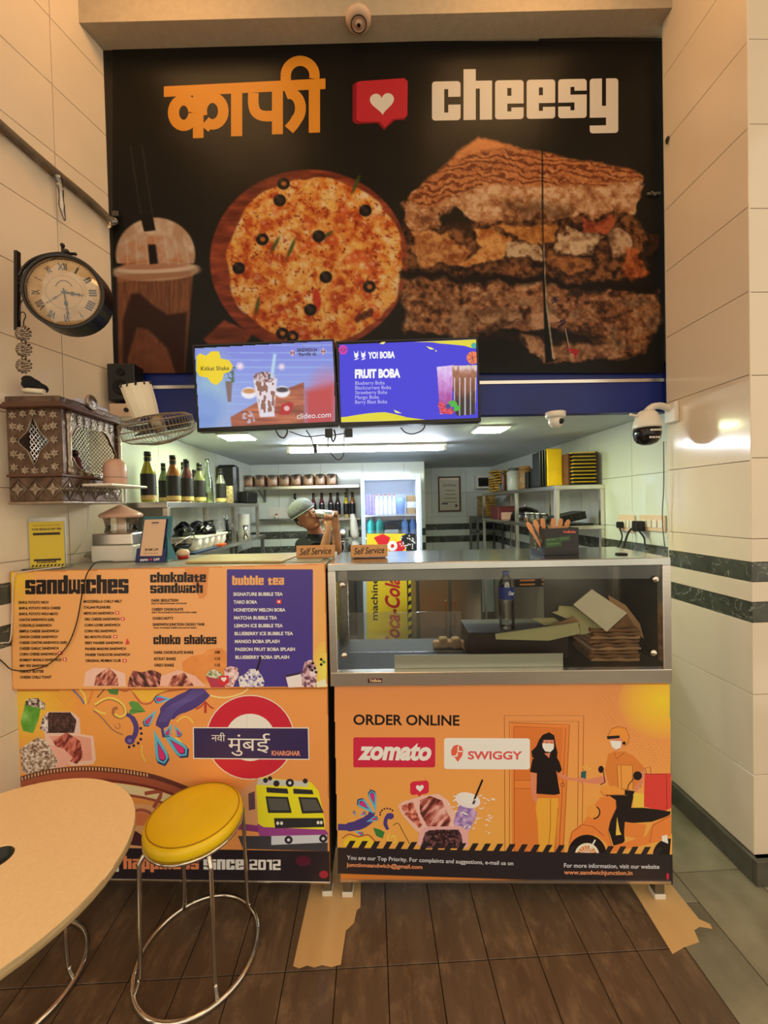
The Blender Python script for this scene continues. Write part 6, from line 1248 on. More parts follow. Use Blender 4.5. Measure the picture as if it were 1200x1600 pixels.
# inside the display case
def case(x, y, ly): w = Wc @ LC(x, y, ly); return w
def boxw(name, label, cat, mt, x0, x1, y0, y1, z0, z1, bevel=.002, group=None, rot=0):
    t = MB(); cx, cy = (x0+x1)/2, (y0+y1)/2; t.box(x0-cx, x1-cx, y0-cy, y1-cy, 0, z1-z0); o = t.build(name, mt, bevel=bevel); w = Wc @ Vector((cx, cy, z0)); o.location = w; o.rotation_euler = (0, 0, RZ+rot); return tag(o, label, cat, group)
a = LC(700, 1000, .18); b = LC(895, 1045, .12)
boxw('dark_crate', 'dark brown crate inside the display case under the bottle', 'crate', material('dark_brown_plastic', (44, 28, 24), .5), LC(722, 1000, .2).x+.012, b.x-.02, .11, .30, .8885, .995)
p = LC(793, 985, .16); wb = thing('water_bottle', 'clear plastic water bottle with a blue label in the display case', 'bottle', tuple(Wc @ Vector((p.x, .17, .996))), RZ)
m = MB(); pr = [(.030, .001), (.033, .006), (.031, .02), (.033, .035), (.031, .05), (.033, .065), (.031, .08), (.033, .10), (.032, .17), (.030, .19), (.016, .215), (.013, .222)]; m.lathe(pr, n=24); m.build('bottle_body', glass_material('pet_plastic', (.97, .99, 1), .22, .08), wb); m = MB(); m.lathe([(.0335, .125), (.0335, .175)], n=24, closed=True); m.build('label_band', material('blue_label', (38, 56, 150), .4), wb)
m = MB(); m.lathe([(.014, .2225), (.0145, .238), (0, .238)], n=16); m.build('cap', material('blue_cap', (60, 90, 190), .4), wb)
W_ = mworld(wb); o_ = W_ @ Vector((0, -.0345, 0)); A = Art(wb, o_, npv, base=0, direct=(tuple(o_), tuple(W_.to_3x3() @ Vector((1, 0, 0))), (0, 0, -1))); A.text('Clear', .0, .024, -.145, .014, (230, 235, 245), shear=.25, bold=.06); A.build('label_lettering', print_paper)
bag0 = None; rs = random.Random(12)
sx = LC(905, 1000, .15).x
for k in range(9):     # stack of folded kraft bags
    m = MB(); n = 8; w, d, th = .185+rs.uniform(-.01, .01), .15, .0125
    g = []
    for jz in (0, 1):
        for i in range(n+1):
            for j in range(3): g.append((-w/2+w*i/n, -d/2+d*j/2+rs.uniform(-.002, .002), jz*th*(.8+.25*math.sin(i*1.7+k))+rs.uniform(0, .001)))
    f = []; N = (n+1)*3
    for i in range(n):
        for j in range(2): a_ = i*3+j; f += [(a_, a_+1, a_+4, a_+3), (N+a_, N+a_+3, N+a_+4, N+a_+1)]
        f += [(i*3, i*3+3, N+i*3+3, N+i*3), (i*3+2, N+i*3+2, N+i*3+5, i*3+5)]
    f += [(0, N, N+1, 1), (1, N+1, N+2, 2), (n*3, n*3+1, N+n*3+1, N+n*3), (n*3+1, n*3+2, N+n*3+2, N+n*3+1)]
    m.add(g, f); oo = m.build('paper_bag', kraft_d if k % 3 else kraft); oo.location = Wc @ Vector((sx+.105+rs.uniform(-.006, .006), .15, .888+k*.0145)); oo.rotation_euler = (0, 0, RZ+rs.uniform(-.04, .04))
    tag(oo, ('folded brown paper bag, %s from the top of the pile in the display case' % ORD[8-k]) if k < 8 else 'topmost folded brown paper bag of the pile in the display case', 'paper bag', 'pile of folded brown paper bags')
def sheet(name, label, pix, ly, mt, dl=0., th=.0015, group=None, thick=.004):
    pts = [LC(x, y, ly+dy) for (x, y, dy) in pix]; m = MB(); n = len(pts)
    v = [tuple(Wc @ p) for p in pts]+[tuple(Wc @ (p+Vector((0, thick, thick*.3)))) for p in pts]
    m.add(v, [list(range(n)), list(range(n, 2*n))[::-1]]+[(i, n+i, n+(i+1) % n, (i+1) % n) for i in range(n)]); c = sum((Vector(q) for q in v), Vector())/len(v); m.v = [tuple(Vector(q)-c) for q in m.v]; o = m.build(name, mt); o.location = c; return tag(o, label, 'paper', group)
sheet('paper_sheet', 'large cream paper pouch leaning on top of the brown bags', [(925, 921, .05), (896, 945, .05), (948, 987, .05), (980, 958, .07)], .0, paper_w)
sheet('paper_sheet', 'yellowish paper fan lowest on the bag pile', [(874, 947, .10), (897, 948, .10), (944, 984, .09), (908, 992, .09), (905, 975, .09), (863, 957, .10), (872, 955, .10)], .0, paper_g)
sheet('paper_sheet', 'long pale receipt strip lying across the dark crate', [(774, 991, .06), (903, 973, .06), (907, 990, .05), (858, 1001, .05), (775, 999, .05)], .0, paper_g)
sheet('paper_sheet', 'folded brown paper edge under the cream pouch', [(845, 985, .08), (897, 964, .08), (905, 972, .08), (862, 985, .08)], .0, kraft)
sheet('paper_sheet', 'pale green paper corner pointing left', [(832, 967, .12), (866, 966, .12), (880, 975, .12), (850, 977, .12)], .0, paper_g)
sheet('paper_sheet', 'brown paper bags slumped down the right of the pile', [(950, 930, .12), (978, 946, .12), (1000, 975, .12), (1006, 998, .11), (982, 978, .10), (958, 955, .11)], .0, kraft)
sheet('paper_sheet', 'dark brown flap over the middle of the bag pile', [(950, 987, .10), (980, 960, .10), (1000, 990, .10), (998, 998, .09)], .0, kraft_d)
boxw('plastic_tray', 'flat white plastic tray edge resting on the dark crate', 'tray', white_pl, LC(780, 1000, .1).x, LC(885, 1000, .1).x, .105, .20, .9955, 1.001) if False else None
for k, (x, y) in enumerate(((585, 935), (688, 1018))): pass
p = LC(703, 1018, .24); t = thing('bun_tray', 'pale brown wafer cones heaped behind the sliding glass', 'food', tuple(Wc @ Vector((p.x, .25, .8885))), RZ); rs = random.Random(3)
for k in range(5): m = MB(); x = -.055+k*.027; m.tf(Matrix.Translation((x, rs.uniform(-.01, .01), .001)) @ Matrix.Rotation(rs.uniform(-.3, .3), 4, 'Z')); m.box(-.018, .018, -.02, .02, 0, .03+.015*(k % 2)); m.build('wafer', bread, t, bevel=.008, seg=2)
p = LC(738, 968, .2); t = MB(); t.bar((-.035, 0, -.012), (.035, 0, .012), .012, .02); o_ = t.build('paper_roll', paper_w); o_.location = Wc @ Vector((p.x, .22, p.z)); o_.location.z = .9; o_.rotation_euler = (0, -.1, RZ); tag(o_, 'short white paper roll on the case floor left of the bottle', 'paper roll')

# ================================================================== KITCHEN
def box_part(name, mt, par, x0, x1, y0, y1, z0, z1, bevel=0.): m = MB(); m.box(x0, x1, y0, y1, z0, z1); return m.build(name, mt, par, bevel=bevel)
# lights on the kitchen ceiling
t = thing('tube_light', 'long lit tube batten under the kitchen ceiling', 'lamp', (-.02, 3.02, KZ-.001)); m = MB(); m.box(-.60, .60, -.045, .045, -.018, -.0005); m.build('batten', white_pl, t, bevel=.003); m = MB(); m.cyl((-.575, 0, -.040), (.575, 0, -.040), .014, n=12); m.build('tube', tube_m, t)
for x in (-.59, .59): box_part('end_cap', white_pl, t, x-.012, x+.012, -.018, .018, -.055, -.0225)
for i, (x, y) in enumerate(((371, 684), (767, 672))):
    p = PZ(x, y, KZ-.012); t = thing('panel_light', ('left', 'right')[i]+' square recessed panel lamp on the kitchen ceiling', 'lamp', (p.x, p.y, KZ-.0005)); box_part('frame', white_pl, t, -.10, .10, -.10, .10, -.010, -.0005, .002); box_part('diffuser', panel_m, t, -.088, .088, -.088, .088, -.0145, -.0105)
# smoke detector on the soffit
p = PZ(560, 31, 3.775); t = thing('smoke_detector', 'round white smoke detector on the ceiling above the banner', 'detector', (p.x, p.y, zc(p.x)-.0005), (0, -.0398, 0)); m = MB(); m.lathe([(0, -.030), (.018, -.030), (.020, -.024), (.026, -.024), (.028, -.028), (.05, -.018), (.058, -.008), (.06, 0), (0, 0)], n=32); m.build('housing', cream_pl, t); m = MB(); m.lathe([(.0, -.0315), (.008, -.0315), (.009, -.0302), (0, -.0302)], n=12); m.lathe([(.030, -.0275), (.030, -.0262), (.037, -.0252), (.037, -.026)], n=32, closed=True); m.build('grille', black_pl, t)
p = PX(1043, 218, 1.478); m = MB(); m.ball((0, 0, 0), .012, 8, 6, (.6, 1, 1.2)); m.bar((0, 0, 0), (-.012, -.012, -.03), .006); o_ = m.build('wall_plug', black_pl); o_.location = p; tag(o_, 'small black plug stub high on the right wall', 'plug')
p = P(1019, 304, 1.975); m = MB(); m.bar((-.03, 0, 0), (.04, 0, .004), .012); m.bar((-.01, 0, .01), (.01, 0, -.012), .02, .01); o_ = m.build('banner_clamp', steel_d); o_.location = p; tag(o_, 'small metal clamp on the right edge of the banner', 'clamp')
# cameras
p = P(867, 642, 1.97); t = thing('dome_camera', 'small white dome camera under the blue beam', 'camera', (p.x, 1.965, 1.9645)); m = MB(); m.lathe([(.048, -.0), (.048, -.02), (.044, -.03), (0, -.03)], n=24); m.build('base', white_pl, t); m = MB(); m.ball((0, -.004, -.045), .036, 16, 10); m.build('ball', white_pl, t); m = MB(); m.tf(Matrix.Translation((.012, -.030, -.052)) @ Matrix.Rotation(1.2, 4, 'X')); m.lathe([(0, .014), (.012, .012), (.014, 0), (0, 0)], n=14); m.build('lens', black_pl, t)
p = P(1011, 668, 1.88); t = thing('ptz_camera', 'white and black rotating camera on a wall arm at the right', 'camera', tuple(p)); m = MB(); m.lathe([(.0, .082), (.03, .080), (.044, .066), (.056, .03), (.062, .006), (.062, -.004), (0, -.004)], n=28); m.build('housing', white_pl, t)
m = MB(); m.lathe([(.058, -.0045), (.060, -.03), (.055, -.055), (.042, -.074), (.02, -.084), (0, -.086)], n=28); m.build('black_dome', boba_black, t); m = MB()
for z in (-.022, -.055):
    for k in range(4): box_part('led', white_pl, t, -.026+k*.013, -.016+k*.013, -.0645+(z < -.04)*.009, -.060+(z < -.04)*.009, z-.004, z+.004)
m = MB(); m.tube(bez([(0, 0, .078), (.03, 0, .10), (.08, .01, .105), (.125, .015, .09)], 5), .016, 10); m.build('arm', white_pl, t); box_part('wall_mount', white_pl, t, .118, 1.4865-.006-p.x-.0005, -.03, .045, .02, .12, .006)
m = MB(); m.tube([(-.03, 0, .05), (-.09, -.01, .062)], .006, 6); m.build('aerial', white_pl, t)
m = MB(); m.tube(bez([P(1037, 690, 1.90), P(1037, 760, 1.90), P(1035, 800, 1.90), P(1036, 830, 1.88), P(1040, 862, 1.84)], 6), .0022, 6); m.build_in('black_cable', black_pl, t, label='thin black cable hanging from the camera to the counter')
m = MB(); m.tube(bez([P(1040, 690, 1.92), P(1040, 770, 1.92), P(1045, 810, 1.92), P(1043, 842, 1.92)], 6), .0018, 6); m.build_in('white_cable', white_pl, t)
# sockets on the kitchen right wall
def onR(x, y, off=.008): return PX(x, y, KX1-.006-off)
for i, (xa, xb, ya, yb) in enumerate(((968, 994, 804, 832), (1001, 1042, 804, 832))):
    a, b = onR(xa, ya, 0), onR(xb, yb, 0); t = thing('switchboard', ('left', 'right')[i]+' cream switch and socket plate on the kitchen wall', 'socket', (KX1-.0065, (a.y+b.y)/2, (a.z+b.z)/2)); h_ = abs(a.z-b.z)/2; w = abs(a.y-b.y)/2; box_part('plate', cream_pl, t, -.010, 0, -w, w, -h_, h_, .003)
    for k in range(4): box_part('switch', white_pl, t, -.014, -.0105, -w*.85+k*w*.42, -w*.85+k*w*.42+w*.3, -h_*.5, h_*.4, .001)
for i, (x, y, s_) in enumerate(((972, 820, 1), (1003, 822, 1.5))):
    q = onR(x, y, .015); t = thing('plug', ('small black round plug in the left socket', 'chunky black adapter plug in the right socket')[i], 'plug', tuple(q)); box_part('body', black_pl, t, -.03*s_, .004, -.018*s_, .018*s_, -.02*s_, .02*s_, .006)
    e = [(958, 862), (1010, 858)][i]; pe = onR(*e, .10); m = MB(); m.tube(bez([Vector((-.015, 0, -.021*s_)), (onR(x+(3 if i else 0), y+18, .03)-q), (onR(x-4+(9 if i else 0), y+30, .06)-q), pe-q], 5), .005, 6); m.build('cord', black_pl, t)
m = MB(); m.tube(bez([onR(987, 826, .02), onR(982, 832, .04), onR(977, 846, .07), onR(974, 862, .12)], 5), .006, 6); m.build_in('black_cord', black_pl, t)
# extinguisher peeping out behind the wall end
t = thing('fire_extinguisher', 'red fire extinguisher half hidden behind the right wall end', 'extinguisher', (1.522, 2.12, 0)); m = MB(); m.lathe([(.0, .001), (.058, .003), (.062, .02), (.062, .40), (.05, .44), (.02, .46), (.016, .49), (0, .49)], n=24); m.build('cylinder', red_p, t) if False else None
m = MB(); m.lathe([(.0, .003), (.036, .003), (.040, .02), (.040, .40), (.032, .43), (.014, .45), (.012, .47), (0, .47)], n=24); m.build('cylinder', red_p, t); m = MB(); m.lathe([(.0405, .14), (.0405, .26)], n=24, closed=True); m.build('label_band', white_pl, t); m = MB(); m.bar((0, -.01, .4705), (0, -.01, .50), .02); m.bar((0, .02, .50), (0, -.06, .52), .014); m.build('valve', black_pl, t); m = MB(); m.tube(bez([(-.012, -.012, .485), (-.045, -.03, .47), (-.052, -.02, .40), (-.047, -.0, .30)], 6), .007, 8); m.build('hose', rubber, t)

# ---- left rack
LX0, LX1, LY0, LY1, LZ = KX0+.008, -1.045, 2.07, 3.74, 1.565
lr = thing('steel_rack', 'long steel rack along the left kitchen wall with bottles on top', 'rack', (LX0, LY0, 0)); w, d = LX1-LX0, LY1-LY0
box_part('top_shelf', steel, lr, 0, w, 0, d, LZ-.03, LZ, .002); box_part('lower_shelf', steel, lr, 0, w+.04, 0, d+.05, 1.245, 1.272, .002); box_part('bottom_shelf', steel_d, lr, 0, w+.04, 0, d, .35, .37); box_part('end_sheet', steel_d, lr, 0, w-.03, 0, .004, 1.2725, LZ-.0305)
for x in (0, w-.028):
    for y in (.005, d*.6, d-.03): box_part('post', steel, lr, x, x+.028, y, y+.026, 1.2725, LZ-.0305, .002)
for x in (0, w+.012):
    for y in (.0, d*.5, d-.03): box_part('post', steel_d, lr, x, x+.028, y, y+.026, .0, 1.2445, .002)
def syrup(nm, liquid, lab, loc, h=.265, r=.034, labc=(24, 20, 22), base=(206, 176, 110)):
    t = thing('syrup_bottle', lab, 'bottle', loc, group=None); k = h/.265
    pr = [(0, .001), (r*.96, .001), (r, .006), (r, .145*k), (r*.86, .165*k), (r*.5, .205*k), (r*.42, .22*k), (r*.42, .24*k)]
    m = MB(); m.lathe(pr, n=20); m.build('glass_body', material('liquid_'+nm, liquid, .08, coat=.6, noise=.1, nscale=5), t)
    m = MB(); m.lathe([(r*1.02, .03*k), (r*1.02, .148*k)], n=20, closed=True); m.build('label_band', material('bottle_label_black', labc, .5, noise=.2, nscale=60), t)
    m = MB(); m.lathe([(r*1.03, .012*k), (r*1.03, .036*k)], n=20, closed=True); m.build('label_foot', material('bottle_label_cream', base, .5, noise=.4, nscale=70), t)
    m = MB(); m.lathe([(r*.30, .2405*k), (r*.46, .2405*k), (r*.46, h-.002), (r*.42, h), (0, h)], n=16); m.lathe([(r*.46, .213*k), (r*.50, .235*k)], n=16, closed=True); m.build('cap', black_pl, t)
    return t
bl = [(233, -1.165, (150, 150, 34), 'syrup bottle with yellow-green liquid, nearest on the left rack', .265, .036), (257, -1.225, (96, 110, 70), 'small syrup bottle tucked behind the amber one on the left rack', .235, .028), (272, -1.125, (140, 84, 34), 'syrup bottle with amber liquid, second along the left rack', .268, .037), (288, -1.20, (150, 156, 110), 'pale bottle half hidden between the amber and pink syrups', .262, .028),
      (293, -1.115, (84, 44, 46), 'syrup bottle with pinkish liquid on the left rack', .262, .036), (305, -1.21, (60, 44, 36), 'dark bottle behind the pink syrup on the left rack', .23, .028), (313, -1.105, (96, 98, 66), 'syrup bottle with grey-green liquid on the left rack', .255, .036), (346, -1.09, (112, 112, 100), 'clear-necked syrup bottle at the far end of the left rack row', .25, .035)]
for i, (x, X_, c, lab, h_, r) in enumerate(bl):
    Y_ = PX(x, 790, X_).y; syrup('tone_%s' % ('yellow', 'olive', 'amber', 'pale', 'pink', 'brown', 'sage', 'clear')[i], c, lab, (X_, Y_, LZ+.0005), h_, r)
Y_ = PX(329, 790, -1.10).y; t = thing('clear_bottle', 'tall clear glass bottle with green tint in the left rack row', 'bottle', (-1.115, Y_, LZ+.0005)); m = MB(); m.lathe([(0, .001), (.034, .001), (.036, .01), (.034, .10), (.030, .15), (.014, .21), (.012, .28), (.014, .30)], n=20); m.build('bottle_body', glass_material('green_glass', (.75, .86, .66), .12, .05), t); m = MB(); m.lathe([(.0, .003), (.031, .003), (.032, .07), (0, .07)], n=16); m.build('liquid', material('pale_green_liquid', (190, 200, 120), .2), t)
Y_ = PX(361, 790, -1.09).y; t = thing('patterned_tin', 'small cream patterned tin after the bottles on the left rack', 'tin', (-1.10, Y_, LZ+.0005)); m = MB(); m.lathe([(0, .001), (.030, .001), (.030, .13), (.028, .134), (0, .134)], n=18); m.build('can', material('floral_cream', (224, 206, 150), .4, noise=1, rgb2=(150, 120, 80), nscale=60), t)
Y_ = PX(352, 790, -1.20).y; t = thing('black_case', 'tall black boxy case behind the last bottle on the left rack', 'case', (-1.20, Y_+.05, LZ+.0005)); box_part('shell', black_pl, t, -.07, .09, -.05, .06, .001, .32, .02); 
t = thing('black_basket', 'ribbed black plastic basket at the far end of the left rack', 'basket', (-1.13, 3.54, LZ+.0005)); box_part('tub', black_pl, t, -.08, .08, -.12, .16, .001, .10, .006); m = MB()
for k in range(12): m.box(.081, .086, -.11+k*.022, -.10+k*.022, .008, .094)
m.build('ribs', black_pl, t)
# on the lower shelf of the left rack
t = thing('egg_tray', 'white plastic tray with rounded cups holding black bags on the left rack', 'tray', (-1.12, 2.62, 1.2735)); m = MB(); m.box(-.10, .09, -.24, .26, .07, .085); m.build('rim', white_pl, t, bevel=.004)
m = MB()
for k in range(5): m.lathe([(0, .001), (.03, .002), (.044, .03), (.047, .07)], (.042, -.19+k*.10, 0), n=16); m.lathe([(0, .001), (.03, .002), (.044, .03), (.047, .07)], (-.052, -.19+k*.10, 0), n=16)
m.build('cups', white_pl, t)
rs = random.Random(8); m = MB()
for k in range(14): m.ball((rs.uniform(-.07, .06), rs.uniform(-.2, .22), .115+rs.uniform(-.01, .03)), rs.uniform(.03, .05), 10, 7, (1, 1.2, .75))
m.v = [(v[0]+rs.uniform(-.009, .009), v[1]+rs.uniform(-.009, .009), max(v[2]+rs.uniform(-.008, .008), .0865)) for v in m.v]; m.sm = [False]*len(m.sm); o_ = m.build('black_bags', material('shiny_black_film', (16, 16, 18), .25, bump=.6, bscale=40)); o_.location = (-1.12, 2.62, 1.2735); tag(o_, 'shiny black plastic bags heaped in the white tray', 'bags')
t = thing('black_pan', 'black round pan standing near the front of the left rack shelf', 'pan', (-1.12, 2.26, 1.2735)); m = MB(); m.lathe([(0, .001), (.07, .003), (.095, .05), (.10, .052), (.098, .045), (.07, .01)], n=28); m.build('bowl', black_pl, t); m = MB(); m.tube(bez([(.05, -.08, .055), (.09, -.03, .09), (.10, .05, .095), (.07, .09, .055)], 5), .004, 6); m.build('handle', steel, t)
box_ = thing('blue_tray', 'flat dark blue tray under the black pan', 'tray', (-1.0, 2.45, 1.2735)); box_part('sheet', material('dark_blue_plastic', (30, 50, 84), .4), box_, -.02, .03, -.25, .1, .001, .012, .002)
t = thing('orange_block', 'small orange sharpening block on the left rack shelf edge', 'block', (-1.0, 2.66, 1.2735)); box_part('body', material('orange_plastic', (206, 84, 40), .4), t, -.02, .02, -.04, .04, .001, .02, .003)
t = thing('glass_jug', 'clear glass jug with handle on the left rack shelf', 'jug', (-1.12, 2.955, 1.2735)); m = MB(); m.lathe([(.0, .001), (.05, .002), (.062, .03), (.068, .10), (.06, .15), (.066, .17)], n=22); m.build('jug_body', glass_clear, t); m = MB(); m.tube(bez([(.06, 0, .14), (.10, 0, .12), (.10, 0, .06), (.062, 0, .04)], 5), .006, 6); m.build('handle', glass_clear, t)
t = thing('blender_jar', 'dark based blender jar behind the glass jug', 'blender', (-1.13, 3.2, 1.2735)); m = MB(); m.lathe([(0, .001), (.06, .002), (.055, .07), (.04, .08), (0, .08)], n=18); m.build('base', black_pl, t); m = MB(); m.lathe([(.035, .081), (.05, .20)], n=18, closed=True); m.build('cup', plastic_clear, t)
t = thing('measuring_jigger', 'steel hourglass jigger on the left rack shelf', 'jigger', (-1.04, 3.30, 1.2735)); m = MB(); m.lathe([(0, .001), (.026, .001), (.008, .05), (.024, .11), (.02, .11), (.004, .055)], n=18); m.build('body', chrome, t)
t = thing('pale_canister', 'tall pale canister at the far end of the left rack shelf', 'canister', (-1.12, 3.52, 1.2735)); m = MB(); m.lathe([(0, .001), (.05, .001), (.05, .18), (.045, .2), (0, .2)], n=20); m.build('body', white_pl, t)
t = thing('under_bench', 'dark worktop cabinet below the left rack', 'cabinet', (-.975, 3.4, 0)); box_part('body', steel_d, t, 0, .28, -.9, .3, .0, .86, .003); box_part('worktop', steel, t, -.02, .295, -.92, .31, .8605, .89, .003)
# back worktop, sink zone
t = thing('back_counter', 'steel back worktop behind the barista', 'counter', (-.93+.3, 4.0, 0)); box_part('body', steel_d, t, 0, .45, -.22, .28, 0, .98); box_part('worktop', steel, t, -.03, .47, -.25, .285, .9805, 1.01, .003)
# back shelves
bs = thing('wall_shelf', 'steel shelf on the back wall carrying a row of bagged bread', 'shelf', (-1.25, 4.29, 1.705)); box_part('plank', steel, bs, .0, 1.135, -.30, 0, 0, .03, .002); box_part('back_lip', steel_d, bs, 0, 1.135, -.006, -.001, .0305, .05)
for x in (.12, 1.0): m = MB(); m.bar((x, -.02, -.12), (x, -.02, -.0005), .02); m.bar((x, -.02, -.11), (x, -.24, -.004), .012); m.build('bracket', steel_d, bs)
xs = [389, 408, 427, 446, 464, 483, 501, 519]
for i, x in enumerate(xs):
    p = P(x, 757, 4.12); t = thing('bread_bag', 'bagged sliced bread on the high back shelf, %s of eight from the left' % ('first', 'second', 'third', 'fourth', 'fifth', 'sixth', 'seventh', 'last')[i], 'bread', (p.x, 4.12, 1.7355), (0, 0, random.Random(i).uniform(-.08, .08)), group='bags of bread on the back shelf')
    for k in range(6):
        m = MB(); x0 = -.050+k*.0165; sl = [(-.05, 0), (.05, 0), (.052, .07), (.058, .09), (.045, .108), (-.045, .108), (-.058, .09), (-.052, .07)]; m.tf(Matrix.Translation((x0, 0, .004)) @ Matrix.Rotation(math.pi/2, 4, 'Z') @ Matrix.Rotation(math.pi/2, 4, 'X')); m.prism(sl, 0, .015); m.build('slice', bread, t)
    rs = random.Random(20+i); m = MB(); rg = []
    for zz, a_, b_ in ((.002, .054, .062), (.03, .057, .066), (.08, .058, .066), (.112, .052, .06), (.118, .03, .05)): rg.append([((abs(math.cos(q_))**.5*(1 if math.cos(q_) > 0 else -1))*a_+rs.uniform(-.002, .002), (abs(math.sin(q_))**.5*(1 if math.sin(q_) > 0 else -1))*b_+rs.uniform(-.004, .004), max(zz+rs.uniform(-.003, .006), .001)) for q_ in [k*2*math.pi/20 for k in range(20)]])
    m.rings(rg, True, True); m.tube([(.0, -.05, .10), (.004, -.075, .085), (.006, -.085, .10)], [.012, .016, .028], 8); m.build('film', plastic_wrap_m, t)
s2_ = thing('wall_shelf', 'lower steel shelf on the back wall with a row of dark syrup bottles', 'shelf', (-.35, 4.29, 1.375)); box_part('plank', steel, s2_, -.38, .235, -.16, 0, 0, .022, .002)
for x in (-.3, .2): m = MB(); m.bar((x, -.02, -.09), (x, -.02, -.0005), .016); m.bar((x, -.02, -.08), (x, -.13, -.003), .01); m.build('bracket', steel_d, s2_)
cl_ = [(461, (60, 40, 30), 'brown'), (490, (90, 40, 34), 'brownred'), (503, (96, 34, 40), 'wine'), (517, (70, 34, 34), 'maroon'), (528, (60, 40, 34), 'umber'), (541, (196, 170, 40), 'yellow2'), (551, (150, 96, 44), 'gold')]
for i, (x, c, nm) in enumerate(cl_):
    p = P(x, 800, 4.2); syrup(nm, c, ['dark bottle just above the cap of the barista', 'first dark bottle right of the barista on the lower back shelf', 'wine-red bottle on the lower back shelf', 'maroon bottle in the middle of the lower back shelf', 'umber bottle right of the maroon one', 'yellow-necked bottle on the lower back shelf', 'gold-necked bottle nearest the fridge'][i], (p.x, 4.21, 1.3975), .27, .030)
t = thing('jar', 'small white lidded jar on the back ledge left of the barista', 'jar', tuple(P(432, 806, 4.22))); m = MB(); m.lathe([(0, -.03), (.02, -.03), (.02, .005), (0, .008)], n=12); m.build('body', white_pl, t); m = MB(); m.lathe([(.014, .0085), (.014, .02), (0, .022)], n=12); m.build('lid', red_p, t)
t = thing('notice_board', 'blank pale board fixed on the back wall left of the barista', 'board', (P(440, 800, 4.285).x, 4.285, P(440, 800, 4.285).z-.03)); box_part('board', white_pl, t, -.13, .15, 0, .006, -.04, .08)
jr_ = P(432, 806, 4.22); t_ = thing('wall_ledge', 'narrow grey ledge running along the back wall behind the barista', 'ledge', (-.9, 4.292, jr_.z-.052)); box_part('plank', steel_d, t_, -.3, .9, -.12, 0, 0, .02)
t = thing('towel_dispenser', 'hanging grey plastic scoops between the bottles and the fridge', 'scoop', tuple(P(551, 830, 3.9)));
m = MB(); m.tube([(-.0, 0, .17), (.01, 0, .10), (.02, 0, -.03), (.025, 0, -.08)], [.02, .035, .045, .03], 10); m.build('scoop', white_pl, t); m = MB(); m.ball((.02, 0, -.14), .045, 10, 8, (1, .7, 1)); m.build('bowl', white_pl, t)
t = thing('steel_pot', 'tall steel canister behind the right hand of the barista', 'pot', (P(535, 850, 3.8).x, 3.85, 1.0105)); m = MB(); m.lathe([(0, 0), (.06, 0), (.062, .17), (.066, .172), (.066, .178), (0, .18)], n=24); m.build('body', chrome, t)
m = MB(); m.lathe([(.0, .1805), (.058, .1805), (.058, .30), (0, .31)], n=24); m.build('upper_tin', steel, t)

# ---- fridge
FY = 3.74; fx0, fx1 = P(564, 800, FY).x, P(659, 800, FY).x; fr = thing('drinks_fridge', 'tall white glass-door fridge filled with drinks at the back of the kitchen', 'fridge', (fx0, FY, 0)); fw = fx1-fx0; ftop = P(610, 741, FY).z; fd = .50
white_f = material('fridge_white_metal', (196, 208, 222), .3)
box_part('side', white_f, fr, 0, .03, .03, fd, .1, ftop); box_part('side', white_f, fr, fw-.03, fw, .03, fd, .1, ftop); box_part('back', white_f, fr, .0305, fw-.0305, fd-.03, fd, .1, ftop); box_part('top', white_f, fr, .0305, fw-.0305, .03, fd-.0305, ftop-.04, ftop); box_part('plinth', black_pl, fr, 0, fw, .02, fd, 0, .0995)
dz0 = .12
for g in ((0, .04, dz0, ftop), (fw-.05, fw, dz0, ftop), (.0405, fw-.0505, ftop-.055, ftop), (.0405, fw-.0505, dz0, dz0+.05)): box_part('door_frame', white_f, fr, g[0], g[1], 0, .028, g[2], g[3], .003)
box_part('door_glass', glass_tint, fr, .0405, fw-.0505, .012, .017, dz0+.051, ftop-.0555); box_part('lamp_strip', fridge_lamp, fr, fw-.048, fw-.038, -.003, -.0005, dz0+.2, ftop-.07); box_part('lamp_strip', fridge_lamp, fr, .031, .036, .032, .04, 1.0, ftop-.07); box_part('lamp_strip', fridge_lamp, fr, .05, fw-.06, .035, .05, ftop-.052, ftop-.041)
zs = [P(610, 802, FY+.2).z-.012, P(610, 836, FY+.2).z-.01]
for z in zs+[.9, .6]: box_part('rack_shelf', white_f, fr, .0305, fw-.0305, .05, fd-.0305, z-.012, z)
# art on the lower half of the door, in photograph pixels
A = Art(fr, (0, FY-.0015, 0), (0, -1, 0), gain=(1.1, 1.15, 1.2), base=0)
A.poly([(573, 834), (649, 834), (651, 1090), (573, 1090)], (240, 196, 44)); A.poly([(630, 835), (649, 834), (651, 1090), (655, 1090), (636, 1090)], (28, 26, 30)) if False else A.poly([(634, 834), (649, 834), (651, 1090), (640, 1090)], (28, 26, 30))
A.poly([(584, 840), (598, 834), (610, 840), (606, 850), (592, 852)], (206, 30, 44)); A.poly([(606, 866), (612, 850), (628, 844), (638, 852), (630, 860), (618, 868)], (206, 30, 44)); A.ring(613, 853, 3, 8, (236, 226, 224), n=16); A.poly([(626, 838), (636, 834), (649, 836), (649, 850), (636, 856), (628, 848)], (30, 26, 30))
rs = random.Random(6); A.batch([[(x, y), (x+3, y+1), (x+1, y+3)] for x, y in [(rs.uniform(624, 648), rs.uniform(834, 856)) for _ in range(26)]], [(238, 234, 230)]*26)
for k in range(16): A.poly([(638, 868+k*13), (643, 866+k*13), (643, 872+k*13), (638, 875+k*13)], (232, 204, 30))
base_i = len(A.V); A.text('Coca-Cola', -44, 44, 0, 17, (196, 30, 40), shear=.3, bold=.03)   # turned upright along the door
L_ = A.V.pop(); C_ = A.C.pop(); nV = len(L_)
